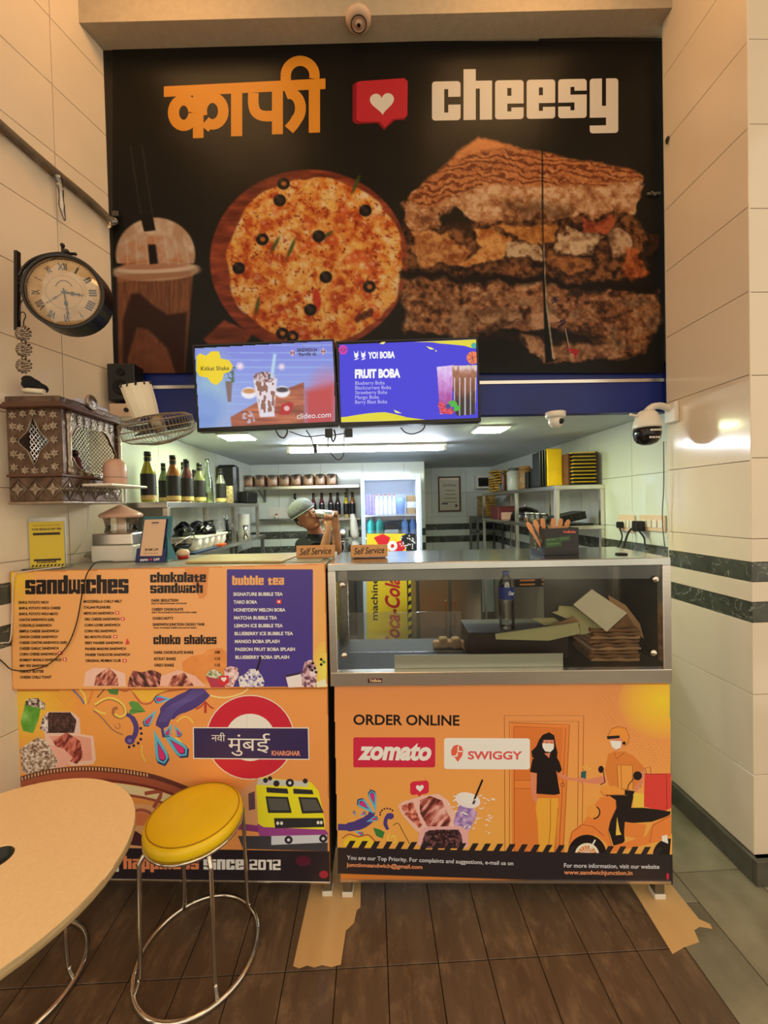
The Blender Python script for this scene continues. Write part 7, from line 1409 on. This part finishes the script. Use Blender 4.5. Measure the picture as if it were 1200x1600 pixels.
# rebuild the lettering at the right place: rotate in picture coordinates
A.nv -= nV; A.F = [f for f in A.F if max(f) < A.nv]
def vtext(A, body, cx, cy, L, h_, col, **k):
    s0 = A.m; rec = {}
    A.m = lambda xy: s0(np.stack([cx+np.asarray(xy, float).reshape(-1, 2)[:, 1], cy-np.asarray(xy, float).reshape(-1, 2)[:, 0]], 1)); A.text(body, -L/2, L/2, h_/2, h_, col, **k); A.m = s0
vtext(A, 'Coca-Cola', 613, 958, 112, 22, (190, 30, 40), shear=.3, bold=.03); vtext(A, 'machine', 585, 936, 66, 10, (40, 40, 50), bold=.02)
A.build('door_print', print_matte)
def bottle(name, lab, cat, loc, r, h_, c, capc, grp=None, par=None):
    t = thing(name, lab, cat, loc, group=grp); m = MB(); m.lathe([(0, .001), (r, .001), (r*1.02, h_*.1), (r*.95, h_*.35), (r, h_*.62), (r*.4, h_*.86), (r*.36, h_*.93)], n=14); m.build('bottle_body', c, t); m = MB(); m.lathe([(r*.4, h_*.931), (r*.4, h_), (0, h_)], n=12); m.build('cap', capc, t); return t
whm = material('milk_white', (228, 230, 232), .35); tealm = material('teal_soda', (30, 140, 130), .15); bluew = material('blue_water_plastic', (110, 150, 214), .12); pkt = material('lilac_packet', (150, 130, 190), .5, noise=.5, nscale=40)
for i in range(5): bottle('milk_bottle', 'red-capped white bottle on the top fridge shelf, %s of five' % ('leftmost', 'second', 'middle', 'fourth', 'rightmost')[i], 'bottle', (fx0+.155+i*.042, FY+.14, zs[0]+.001), .019, .20, whm, red_p, 'red-capped bottles in the fridge')
for i in range(3): t = thing('snack_packet', ('left', 'middle', 'right')[i]+' lilac packet at the left of the top fridge shelf', 'packet', (fx0+.06+i*.032, FY+.16, zs[0]+.001), group='lilac packets in the fridge'); box_part('pouch', pkt, t, -.014, .014, -.03, .03, 0, .20, .006)
t = thing('blue_tub', 'pale blue plastic tub on the top fridge shelf', 'tub', (fx0+.385, FY+.15, zs[0]+.001)); m = MB(); m.lathe([(0, 0), (.035, 0), (.052, .16), (.048, .16), (.03, .01)], n=18); m.build('tub', bluew, t)
for i in range(3): t = thing('cardboard_carton', ('lowest', 'middle', 'topmost')[i]+' carton of the small stack at the right of the fridge', 'carton', (fx0+.49, FY+.16, zs[0]+.001+i*.061)); box_part('carton', (card, whm, card)[i], t, -.042, .042, -.06, .06, 0, .06, .002)
for i in range(2): t = thing('soda_bottle', ('left', 'right')[i]+' large teal drink bottle on the second fridge shelf', 'bottle', (fx0+.09+i*.085, FY+.13, zs[1]+.001)); m = MB(); m.lathe([(0, 0), (.038, 0), (.04, .10), (.036, .14), (.015, .18), (0, .18)], n=18); m.build('bottle_body', tealm, t)
for i in range(2): bottle('water_bottle', ('left', 'right')[i]+' blue water bottle on the second fridge shelf', 'bottle', (fx0+.42+i*.078, FY+.13, zs[1]+.001), .034, .19, bluew, material('blue_cap', (60, 90, 190), .4))
t = thing('food_tub', 'clear food tub in the middle of the second fridge shelf', 'tub', (fx0+.29, FY+.14, zs[1]+.001)); box_part('box', material('frosted_plastic', (190, 200, 206), .3), t, -.065, .065, -.05, .05, 0, .07, .004)
t = thing('dark_packet', 'dark packet lying on the clear food tub in the fridge', 'packet', (fx0+.29, FY+.14, zs[1]+.073)); box_part('pouch', material('dark_wrapper', (70, 54, 60), .4, noise=.5, nscale=40), t, -.06, .06, -.04, .04, 0, .05, .008)
# certificate
p = P(702, 772, KY2-.02); t = thing('framed_certificate', 'dark-framed certificate on the far kitchen wall', 'picture', (p.x, KY2-.03, p.z)); a, b = P(685, 746, KY2-.03), P(721, 800, KY2-.03); w, h_ = (b.x-a.x)/2, (a.z-b.z)/2
for g in ((-w, w, h_-.018, h_), (-w, w, -h_, -h_+.018), (-w, -w+.018, -h_+.018, h_-.018), (w-.018, w, -h_+.018, h_-.018)): box_part('frame_bar', wood_d, t, g[0], g[1], -.006, .018, g[2], g[3])
box_part('backing', paper_w, t, -w+.018, w-.018, 0, .01, -h_+.018, h_-.018)
A = Art(t, (0, KY2-.0305, 0), (0, -1, 0), base=0); A.rect(688, 750, 718.5, 797, (206, 196, 170))
A.text('Certificate', 692, 713, 760, 4.5, (60, 50, 50), shear=.3); 
for k in range(4): A.rect(696-k, 766+k*6, 711+k, 767+k*6, (120, 110, 100))
A.rect(690, 786, 700, 788, (70, 60, 60)); A.ell(713, 790, 2.4, 2.4, (110, 90, 80)); A.build('certificate_print', print_paper)
# far wall bits on the right of the fridge
p = P(760, 753, 4.95); t = thing('wall_cabinet', 'small white wall cabinet with a dark window in the far right corner', 'cabinet', (p.x, 4.96, p.z)); box_part('shell', white_pl, t, -.12, .12, 0, .12, -.08, .09, .004); box_part('window', black_pl, t, -.10, .10, -.004, -.0005, -.055, .055)
def crinkle_stack(name, lab, x, y, z, n, w, d, th, mt, cat='packets', grp=None):
    for k in range(n):
        rs = random.Random(k+n*7); m = MB(); N = 10; g = []
        for jz in (0, 1):
            for i in range(N+1):
                for j in (0, 1): g.append((-w/2+w*i/N, -d/2+d*j, (th*.92 if jz else 0)+.25*th*math.sin(i*1.3+k)))
        f = []; Q_ = (N+1)*2
        for i in range(N): a_ = i*2; f += [(a_, a_+1, a_+3, a_+2), (Q_+a_, Q_+a_+2, Q_+a_+3, Q_+a_+1), (a_, a_+2, Q_+a_+2, Q_+a_), (a_+1, Q_+a_+1, Q_+a_+3, a_+3)]
        f += [(0, Q_, Q_+1, 1), (N*2, N*2+1, Q_+N*2+1, Q_+N*2)]
        m.add(g, f); o_ = m.build(name, mt); o_.location = (x+rs.uniform(-.004, .004), y, z+th*.3+k*th*1.52); tag(o_, lab % ORD[n-1-k], 'packet', grp)
yel_c = material('yellow_crinkled_pack', (206, 156, 56), .5, noise=.5, nscale=30)
q1 = P(760, 806, 4.75); crinkle_stack('food_packet', 'yellow crinkled packet, %s from the top of the far stand stack', q1.x+.0, 4.75, q1.z, 10, .17, .2, .016, yel_c, grp='yellow packets on the far stand')
fs_ = thing('steel_stand', 'low dull steel stand holding the stack of yellow packets', 'stand', (q1.x, 4.75, 0)); box_part('shelf', steel_d, fs_, -.16, .16, -.15, .2, q1.z-.03, q1.z-.002)
for x in (-.16, .135):
    for y in (-.15, .175): box_part('leg', steel_d, fs_, x, x+.025, y, y+.025, 0, q1.z-.0305)
box_part('shelf', steel_d, fs_, -.16, .16, -.15, .2, 1.18, 1.2)
# ---- right rack
RX0, RX1, RY0, RY1, RTOP, RMID = 1.225, KX1-.008, 2.60, 4.35, 1.625, 1.352
rr = thing('steel_rack', 'long steel rack along the right kitchen wall with jars and boxes', 'rack', (RX0, RY0, 0)); w, d = RX1-RX0, RY1-RY0
box_part('top_shelf', steel, rr, 0, w, 0, d, RTOP-.028, RTOP, .002); box_part('middle_shelf', steel, rr, -.0, w, 0, d, RMID-.025, RMID, .002); box_part('bottom_shelf', steel_d, rr, 0, w, 0, d, .9, .925)
for x in (0, w-.028):
    for y in (0, d*.42, d-.03):
        box_part('post', steel, rr, x, x+.028, y, y+.028, RMID+.0005, RTOP-.0285, .002); box_part('post', steel, rr, x, x+.028, y, y+.028, .9255, RMID-.0255, .002); box_part('post', steel, rr, x, x+.028, y, y+.028, 0, .8995, .002)
Z = RTOP+.0005
for k in range(9):   # pile of flattened black and yellow boxes
    t = thing('food_box', ('flat black and yellow box, %s from the top of the rack pile' % ORD[8-k]), 'box', (1.435+random.Random(k).uniform(-.004, .004), 2.72, Z+k*.0243), group='pile of black and yellow boxes on the right rack')
    box_part('tray', black_matte if k not in (7, 8) else boba_black, t, -.076, .076, -.10, .10, 0, .0165); box_part('lid', yellow_p, t, -.079, .079, -.103, .103, .0168, .0238, .002)
t = thing('box_sleeve', 'dark brown upright board holding the pile of boxes', 'board', (1.345, 2.74, Z)); box_part('board', wood_d, t, -.006, .006, -.09, .09, 0, .215); t = thing('box_sleeve', 'second dark brown board to the right of the pile of boxes', 'board', (1.535, 2.74, Z)); box_part('board', wood_d, t, -.006, .006, -.09, .09, 0, .225)
t = thing('bag_bundle', 'tall bundle of bright yellow paper bags on the right rack', 'bags', (1.285, 2.82, Z)); m = MB(); m.prism([(-.055, -.09), (.055, -.09), (.058, .06), (-.05, .06)], 0, .262); m.build('front_bag', yellow_p, t, bevel=.008, seg=2)
for k in range(3): m = MB(); m.box(-.058-k*.014-.011, -.058-k*.014, -.088+.01*k, .06, 0, .255-.006*k); m.build('black_side', black_pl, t, bevel=.003)
for k in range(2): t = thing('small_bag', ('nearer', 'farther')[k]+' small black bag with yellow edge beside the yellow bundle', 'bag', (1.262-.0*k, 3.0+.11*k, Z)); box_part('bag', black_pl, t, -.03, .03, -.03, .03, 0, .15-.02*k, .005); box_part('edge', yellow_p, t, .0305, .042, -.03, .03, 0, .14-.02*k, .003)
def jar(lab, x, y, r, h_, c, capc): t = thing('jar', lab, 'jar', (x, y, Z)); m = MB(); m.lathe([(0, .001), (r*.95, .001), (r, .01), (r, h_*.8), (r*.8, h_*.88), (0, h_*.88)], n=20); m.build('body', c, t); m = MB(); m.lathe([(r*.82, h_*.881), (r*.82, h_), (0, h_)], n=18); m.build('lid', capc, t)
jar('tall jar of brown crisps on the right rack', 1.29, 3.28, .058, .19, material('brown_crisps', (150, 110, 60), .4, noise=.6, nscale=35), material('amber_lid', (160, 110, 50), .5)); jar('jar of orange snacks behind the brown crisps', 1.40, 3.2, .05, .16, material('orange_snack', (180, 110, 44), .5, noise=.5, nscale=40), white_pl)
jar('pale jar with a band and dark lid on the right rack', 1.285, 3.52, .062, .20, material('pale_jar', (180, 180, 166), .25, noise=.15, nscale=10), material('grey_lid', (90, 86, 80), .5)); jar('slim brown tube beside the pale jar', 1.25, 3.70, .024, .19, wood_d, steel_d)
crinkle_stack('food_packet', 'yellow snack packet, %s from the top at the far end of the right rack', 1.33, 4.0, Z, 8, .20, .22, .018, yel_c, grp='yellow packets at the end of the right rack')
t = thing('teal_cup', 'small teal and grey cup before the far stack of packets', 'cup', (1.29, 3.84, Z)); m = MB(); m.lathe([(0, 0), (.03, 0), (.036, .07), (0, .07)], n=14); m.build('body', teal_p, t)
Z2 = RMID+.0005
t = thing('black_tray_stack', 'ribbed black tray tipped on the near end of the middle rack shelf', 'tray', (1.37, 2.72, Z2+.028), (0, math.radians(-12), 0)); m = MB(); m.prism([(-.09, -.08), (.09, -.08), (.09, .10), (-.09, .10)], 0, .05); 
for k in range(6): m.box(-.085+k*.03, -.07+k*.03, -.084, -.0802, .005, .05)
m.build('tray', black_pl, t, bevel=.004); t = thing('black_tray', 'flat black tray under the ribbed one on the right rack', 'tray', (1.37, 2.72, Z2)); box_part('tray', black_pl, t, -.12, .13, -.09, .11, 0, .012, .003)
t = thing('glass_cloche', 'smoky glass dome cover on a dark plate on the right rack', 'cover', (1.385, 3.52, Z2)); m = MB(); m.lathe([(0, .0), (.142, .0), (.145, .01), (0, .012)], n=28); m.build('plate', black_pl, t); m = MB(); m.lathe([(.135, .0125), (.13, .05), (.10, .095), (.05, .118), (.0, .124)], n=28); m.build('dome', glass_material('smoky_glass', (.62, .55, .48), .08, .05), t); m = MB(); m.ball((0, 0, .135), .012, 10, 6); m.build('knob', steel, t)
for k in range(4):
    t = thing('glass_jar', ('nearest', 'second', 'third', 'farthest')[k]+' of the four small glass jars on the middle rack shelf', 'jar', (1.265, 2.86+.105*k, Z2)); m = MB(); m.lathe([(0, .001), (.028, .001), (.032, .02), (.03, .06), (.024, .07)], n=16); m.build('body', glass_clear, t); m = MB(); m.lathe([(0, .003), (.026, .003), (.028, .04), (0, .042)], n=14); m.build('contents', (material('herb_mix', (120, 130, 100), .7, noise=.5, nscale=60), material('spice_mix', (150, 110, 80), .7, noise=.5, nscale=60))[k % 2], t); m = MB(); m.lathe([(.026, .0705), (.026, .082), (0, .084)], n=16); m.build('lid', steel, t)
t = thing('red_basket', 'dull red basket with a pink box at the far end of the right rack', 'basket', (1.36, 4.0, Z2)); box_part('basket', material('dull_red_plastic', (110, 50, 46), .5), t, -.11, .1, -.12, .12, .0, .13, .006); box_part('pink_box', pink_pl, t, -.08, .06, -.16, -.1205, 0, .07, .004)
for k, (y0, z0) in enumerate(((3.0, 1.20), (3.0, 1.38))):
    pass
t = thing('wall_paper', 'white printed sheet taped on the right kitchen wall', 'paper', (KX1-.0075, 2.98, 1.50)); box_part('sheet', material('plain_white_sheet', (190, 190, 180), .7), t, -.002, 0, -.09, .09, -.12, .08); t = thing('wall_paper', 'second white printed sheet farther along the right kitchen wall', 'paper', (KX1-.0075, 3.6, 1.50)); box_part('sheet', MATS['plain_white_sheet'], t, -.002, 0, -.09, .09, -.12, .08)
# appliance below counter height, seen through the display case
ov = thing('steel_oven', 'steel oven with vent slots standing behind the display case', 'oven', (.80, 2.30, 0)); box_part('body', steel_d, ov, 0, .66, 0, .28, .72, 1.13, .004); box_part('vent_panel', black_pl, ov, .03, .36, -.004, -.0005, 1.02, 1.11)
for k in range(6): box_part('vent_slot', material('copper_slot', (226, 150, 90), .4, .5), ov, .06+.13*(k % 2), .15+.13*(k % 2), -.007, -.0045, 1.03+.024*(k//2), 1.04+.024*(k//2), .003)
for x in (.0, .63):
    for y in (0, .25): box_part('leg', steel_d, ov, x, x+.03, y, y+.03, 0, .7195)
for k, q in enumerate(([(900, 900), (885, 903), (862, 916), (852, 962)], [(888, 900), (905, 904), (918, 918), (925, 930)], [(968, 900), (955, 915), (946, 928)])):
    m = MB(); m.tube(bez([P(x, y, 2.22) for x, y in q], 5), .005, 6); m.build_in('power_cord', black_pl, ov)
uc = thing('under_counter_chiller', 'dark steel under-counter chiller in the middle of the kitchen', 'cabinet', (.32, 2.95, 0)); box_part('body', steel_d, uc, 0, .5, 0, .4, .0, 1.0, .004); box_part('door', steel, uc, .02, .24, -.02, -.0005, .1, .96, .003); box_part('door', steel, uc, .26, .48, -.02, -.0005, .1, .96, .003); box_part('door_handle', chrome, uc, .21, .225, -.035, -.0205, .5, .8); box_part('door_handle', chrome, uc, .275, .29, -.035, -.0205, .5, .8)
# cords under the televisions
for k, (q, w) in enumerate((([(430, 670), (436, 681), (444, 684), (449, 675), (446, 668)], .0035), ([(478, 672), (486, 684), (490, 696), (494, 702)], .003), ([(452, 674), (478, 682), (505, 680), (520, 680), (545, 676)], .0025), ([(513, 676), (513, 700), (522, 714), (530, 718), (537, 708), (538, 672)], .0022), ([(626, 668), (634, 676), (646, 678), (660, 672), (664, 664)], .003), ([(515, 672), (520, 690), (524, 682), (522, 672)], .004))):
    m = MB(); m.tube(bez([P(x, y, 1.94) for x, y in q], 6), w, 6); m.build_in('cord', black_pl, t2 if k == 4 else t1)
for k, (x, y) in enumerate(((514, 676), (545, 676), (493, 700))): p = P(x, y, 1.925); m = MB(); m.box(-.018+.01*(k == 2), .018-.01*(k == 2), -.012, .012, -.022, .018); m.v = [tuple(Vector(v)+p) for v in m.v]; m.build_in('cable_adapter', black_pl, t1)

# ================================================================== BARISTA
pz = lambda x, y, Y=2.9: P(x, y, Y)
pe = thing('person', 'man in a grey-green cap and black t-shirt shaking a steel shaker behind the counter', 'person', (-.50, 2.92, 0)); o = Vector(pe.location)
J = {}; E_ = []; R3 = {}
def jn(n, p, r, par=None): J[n] = Vector(p)-o; R3[n] = r; (E_.append((par, n)) if par else None)
pel = Vector((-.44, 2.94, .86)); jn('pelvis', pel, (.135, .105)); jn('waist', (-.42, 2.94, 1.00), (.11, .09), 'pelvis'); jn('chest', (-.395, 2.93, 1.16), (.115, .09), 'waist'); jn('upper', (-.39, 2.92, 1.25), (.09, .075), 'chest'); jn('neck', (-.405, 2.905, 1.325), (.052, .052), 'upper'); jn('skull', (-.44, 2.89, 1.385), (.048, .05), 'neck')
for s_, sx_ in (('l', -1), ('r', 1)):
    jn('hip'+s_, pel+Vector((.085*sx_, 0, -.06)), (.095, .09), 'pelvis'); jn('knee'+s_, pel+Vector((.10*sx_, -.01, -.42)), (.062, .062), 'hip'+s_); jn('ankle'+s_, pel+Vector((.105*sx_, .01, -.77)), (.042, .042), 'knee'+s_); jn('toe'+s_, pel+Vector((.115*sx_, -.13, -.815)), (.035, .03), 'ankle'+s_)
jn('shR', (-.285, 2.89, 1.255), (.053, .053), 'upper'); jn('elR', pz(527, 864, 2.80), (.040, .040), 'shR'); jn('wrR', pz(525, 824, 2.80), (.027, .025), 'elR'); jn('paR', pz(523, 812, 2.80), (.033, .021), 'wrR')
jn('shL', (-.495, 2.87, 1.235), (.05, .05), 'upper'); jn('elL', pz(505, 866, 2.70), (.042, .042), 'shL'); jn('wrL', pz(513, 828, 2.73), (.027, .025), 'elL'); jn('paL', pz(513, 817, 2.76), (.033, .021), 'wrL')
for h_, pal, dx in (('R', 'paR', 1), ('L', 'paL', 1)):
    b0 = J[pal]
    for k in range(4):
        f0 = b0+Vector((-.018+.012*k, -.012, .022)); f1 = f0+Vector((0, -.012, .022-.003*abs(k-1.5))); f2 = f1+Vector((0, .014, .02)); jn('f%s%da' % (h_, k), f0+o, (.0095, .009), pal); jn('f%s%db' % (h_, k), f1+o, (.0085, .0085), 'f%s%da' % (h_, k)); jn('f%s%dc' % (h_, k), f2+o, (.007, .007), 'f%s%db' % (h_, k))
    jn('t%sa' % h_, b0+o+Vector((-.03, -.012, .004)), (.011, .010), pal); jn('t%sb' % h_, b0+o+Vector((-.042, -.02, .026)), (.0085, .0085), 't%sa' % h_)
names = list(J); me = bpy.data.meshes.new('body'); me.from_pydata([tuple(J[n]) for n in names], [(names.index(a), names.index(b)) for a, b in E_], []); body = link('body', me, pe)
sk_ = body.modifiers.new('skin', 'SKIN'); sk_.use_smooth_shade = True
for n, v in zip(names, me.skin_vertices[0].data): v.radius = R3[n]; v.use_root = (n == 'pelvis')
sb = body.modifiers.new('smooth', 'SUBSURF'); sb.levels = 2; sb.render_levels = 2; me.materials.append(skin_m)
dg = bpy.context.evaluated_depsgraph_get(); ev = body.evaluated_get(dg); fin = bpy.data.meshes.new_from_object(ev); body.modifiers.clear(); body.data = fin; fin.materials.clear(); fin.materials.append(skin_m)
# the head is merged into the body mesh
hm = MB(); hc = Vector(pz(478, 806, 2.86))-o; HR = Matrix.Translation(hc) @ Matrix.Rotation(math.radians(-36), 4, 'Y') @ Matrix.Rotation(math.radians(36), 4, 'Z') @ Matrix.Rotation(math.radians(6), 4, 'X')
hm.tf(HR); n = 20; prof = [(-.118, .018, .03, -.03), (-.108, .040, .045, -.025), (-.09, .052, .058, -.018), (-.06, .062, .072, -.008), (-.03, .070, .080, 0), (0, .075, .088, .004), (.03, .078, .094, .006), (.06, .075, .092, .008), (.09, .058, .074, .010), (.108, .034, .045, .010), (.115, .01, .014, .01)]
hm.rings([[(rx*math.cos(k*2*math.pi/n), cy+ry*math.sin(k*2*math.pi/n)*(1.0 if math.sin(k*2*math.pi/n) > 0 else .96), z) for k in range(n)] for z, rx, ry, cy in prof])
hm.ball((0, -.092, -.032), .014, 10, 8, (.9, .9, .8)); hm.tube([(0, -.080, .012), (0, -.094, -.026)], [.006, .0105], 8)
hm.ball((0, -.066, -.098), .022, 12, 8, (1.2, .7, .7))
for s_ in (-1, 1): hm.ball((s_*.074, .006, -.012), .020, 10, 8, (.3, .7, 1.3)); pass
hm.tf(); hm.tube([hc+Vector((.02, .02, -.04)), hc.lerp(J['neck'], .5)+Vector((.01, 0, 0)), J['neck'], J['upper']], [.048, .05, .054, .06], 14)
hm_o = hm.build('head_tmp', skin_m); bmx = bmesh.new(); bmx.from_mesh(fin); bmx.from_mesh(hm_o.data); bmx.to_mesh(fin); bmx.free(); fin.polygons.foreach_set('use_smooth', [True]*len(fin.polygons)); bpy.data.objects.remove(hm_o)
def onhead(name, mt, fn): m = MB(); m.tf(HR); fn(m); return m.build(name, mt, pe)
onhead('eye', material('eye_white', (214, 200, 190), .3), lambda m: m.ball((-.028, -.079, .000), .009, 10, 8, (1.25, .6, .5))); onhead('eye', MATS['eye_white'], lambda m: m.ball((.028, -.079, .000), .009, 10, 8, (1.25, .6, .5)))
onhead('iris', hair_m, lambda m: [m.ball((s_*.028+.003, -.0825, -.001), .0042, 8, 6) for s_ in (-1, 1)]); onhead('eyebrow', hair_m, lambda m: m.tube([(-.044, -.080, .020), (-.028, -.089, .024), (-.012, -.088, .019)], .0025, 6)); onhead('eyebrow', hair_m, lambda m: m.tube([(.044, -.080, .020), (.028, -.089, .024), (.012, -.088, .019)], .0035, 6))
onhead('mouth', material('dark_lips', (110, 56, 48), .5), lambda m: m.tube([(-.024, -.086, -.068), (0, -.0945, -.066), (.024, -.086, -.068)], [.0015, .0035, .0015], 6))
onhead('hair', hair_m, lambda m: m.rings([[(rx*math.cos(k*2*math.pi/n), .012+ry*math.sin(k*2*math.pi/n), z) for k in range(n)] for z, rx, ry in ((-.045, .066, .070), (-.02, .077, .084), (.01, .080, .090), (.05, .081, .094), (.08, .07, .08))]) or m.tf(HR) if False else m.rings([[(rx*math.cos(a), .020+ry*math.sin(a), z) for a in [(-.12+1.24*k/(n-1))*math.pi for k in range(n)]] for z, rx, ry in ((-.05, .060, .066), (-.02, .0785, .078), (.01, .081, .080), (.05, .081, .080))], False, False))
cap_ = onhead('cap', hat_m, lambda m: m.rings([[(rx*math.cos(k*2*math.pi/24), .012+ry*math.sin(k*2*math.pi/24), z+.10*(-.012-ry*math.sin(k*2*math.pi/24))*-.25) for k in range(24)] for z, rx, ry in ((.030, .082, .099), (.036, .090, .107), (.06, .094, .110), (.09, .086, .10), (.115, .065, .077), (.13, .034, .04), (.134, .008, .01))]))
m = MB(); m.tf(HR); m.tube([(.086*math.cos(k*2*math.pi/24), .012+.103*math.sin(k*2*math.pi/24), .032+.025*(.012+.103*math.sin(k*2*math.pi/24))) for k in range(24)], .006, 6, closed=True); m.ball((0, .012, .138), .006, 8, 6); m.build('cap_brim', material('pale_cap_band', (150, 160, 150), .8), pe)
# t-shirt and trousers as loose shells
def shell(name, mt, pts, n=20):
    m = MB(); rs_ = []
    for c_, rx, ry in pts: c_ = Vector(c_)-o; rs_.append([c_+Vector((rx*math.cos(k*2*math.pi/n)*(1+.03*math.sin(3*k)), ry*math.sin(k*2*math.pi/n), .02*(rx*math.cos(k*2*math.pi/n)) if False else 0)) for k in range(n)])
    m.rings(rs_, False, False); return m
m = shell('t', cloth_b, [((-.44, 2.94, .80), .165, .135), ((-.435, 2.94, .90), .158, .13), ((-.42, 2.94, 1.02), .14, .12), ((-.40, 2.935, 1.12), .135, .125), ((-.39, 2.925, 1.20), .13, .11), ((-.39, 2.915, 1.255), .118, .085), ((-.40, 2.91, 1.305), .076, .066), ((-.405, 2.905, 1.325), .060, .058)])
for a_, b_, f in (('shR', 'elR', .62), ('shL', 'elL', .62)):
    A_, B_ = J[a_], J[b_]; m.tube([J['upper'].lerp(A_, .4), A_+Vector((0, 0, .004)), A_.lerp(B_, f*.5), A_.lerp(B_, f)], [.070, .064, .062, .062], 16)
m.build('t_shirt', cloth_b, pe)
m = shell('t', cloth_t, [((-.44, 2.94, .93), .155, .12), ((-.44, 2.94, .82), .170, .132), ((-.44, 2.94, .74), .178, .132)]); 
for s_ in ('l', 'r'): m.tube([J['hip'+s_]+Vector((0, 0, .03)), J['hip'+s_]+Vector((0, 0, -.08)), J['knee'+s_], J['ankle'+s_]+Vector((0, 0, .02))], [.09, .108, .08, .07], 14)
m.build('trousers', cloth_t, pe)
for s_ in ('l', 'r'): a_ = J['ankle'+s_]; m = MB(); m.ball(a_+Vector((.004, -.06, -.052)), .05, 14, 8, (1.0, 2.6, .72)); m.v = [(v[0], v[1], max(v[2], .002)) for v in m.v]; m.build('shoe', black_pl, pe)
a_, b_ = pz(491, 802, 2.83), pz(523, 807, 2.80); t = thing('cocktail_shaker', 'brushed steel shaker held sideways in both hands of the barista', 'shaker', tuple((a_+b_)/2)); c_ = Vector(t.location); d_ = (b_-a_)
m = MB(); m.tube([a_-c_+d_*.12, a_-c_+d_*.16, a_-c_+d_*.6, b_-c_], [.030, .034, .038, .040], 18); m.build('tin', steel, t); m = MB(); m.tube([a_-c_-d_*.12, a_-c_-d_*.06, a_-c_+d_*.0, a_-c_+d_*.118], [.012, .018, .020, .030], 16); m.build('cap', chrome, t)
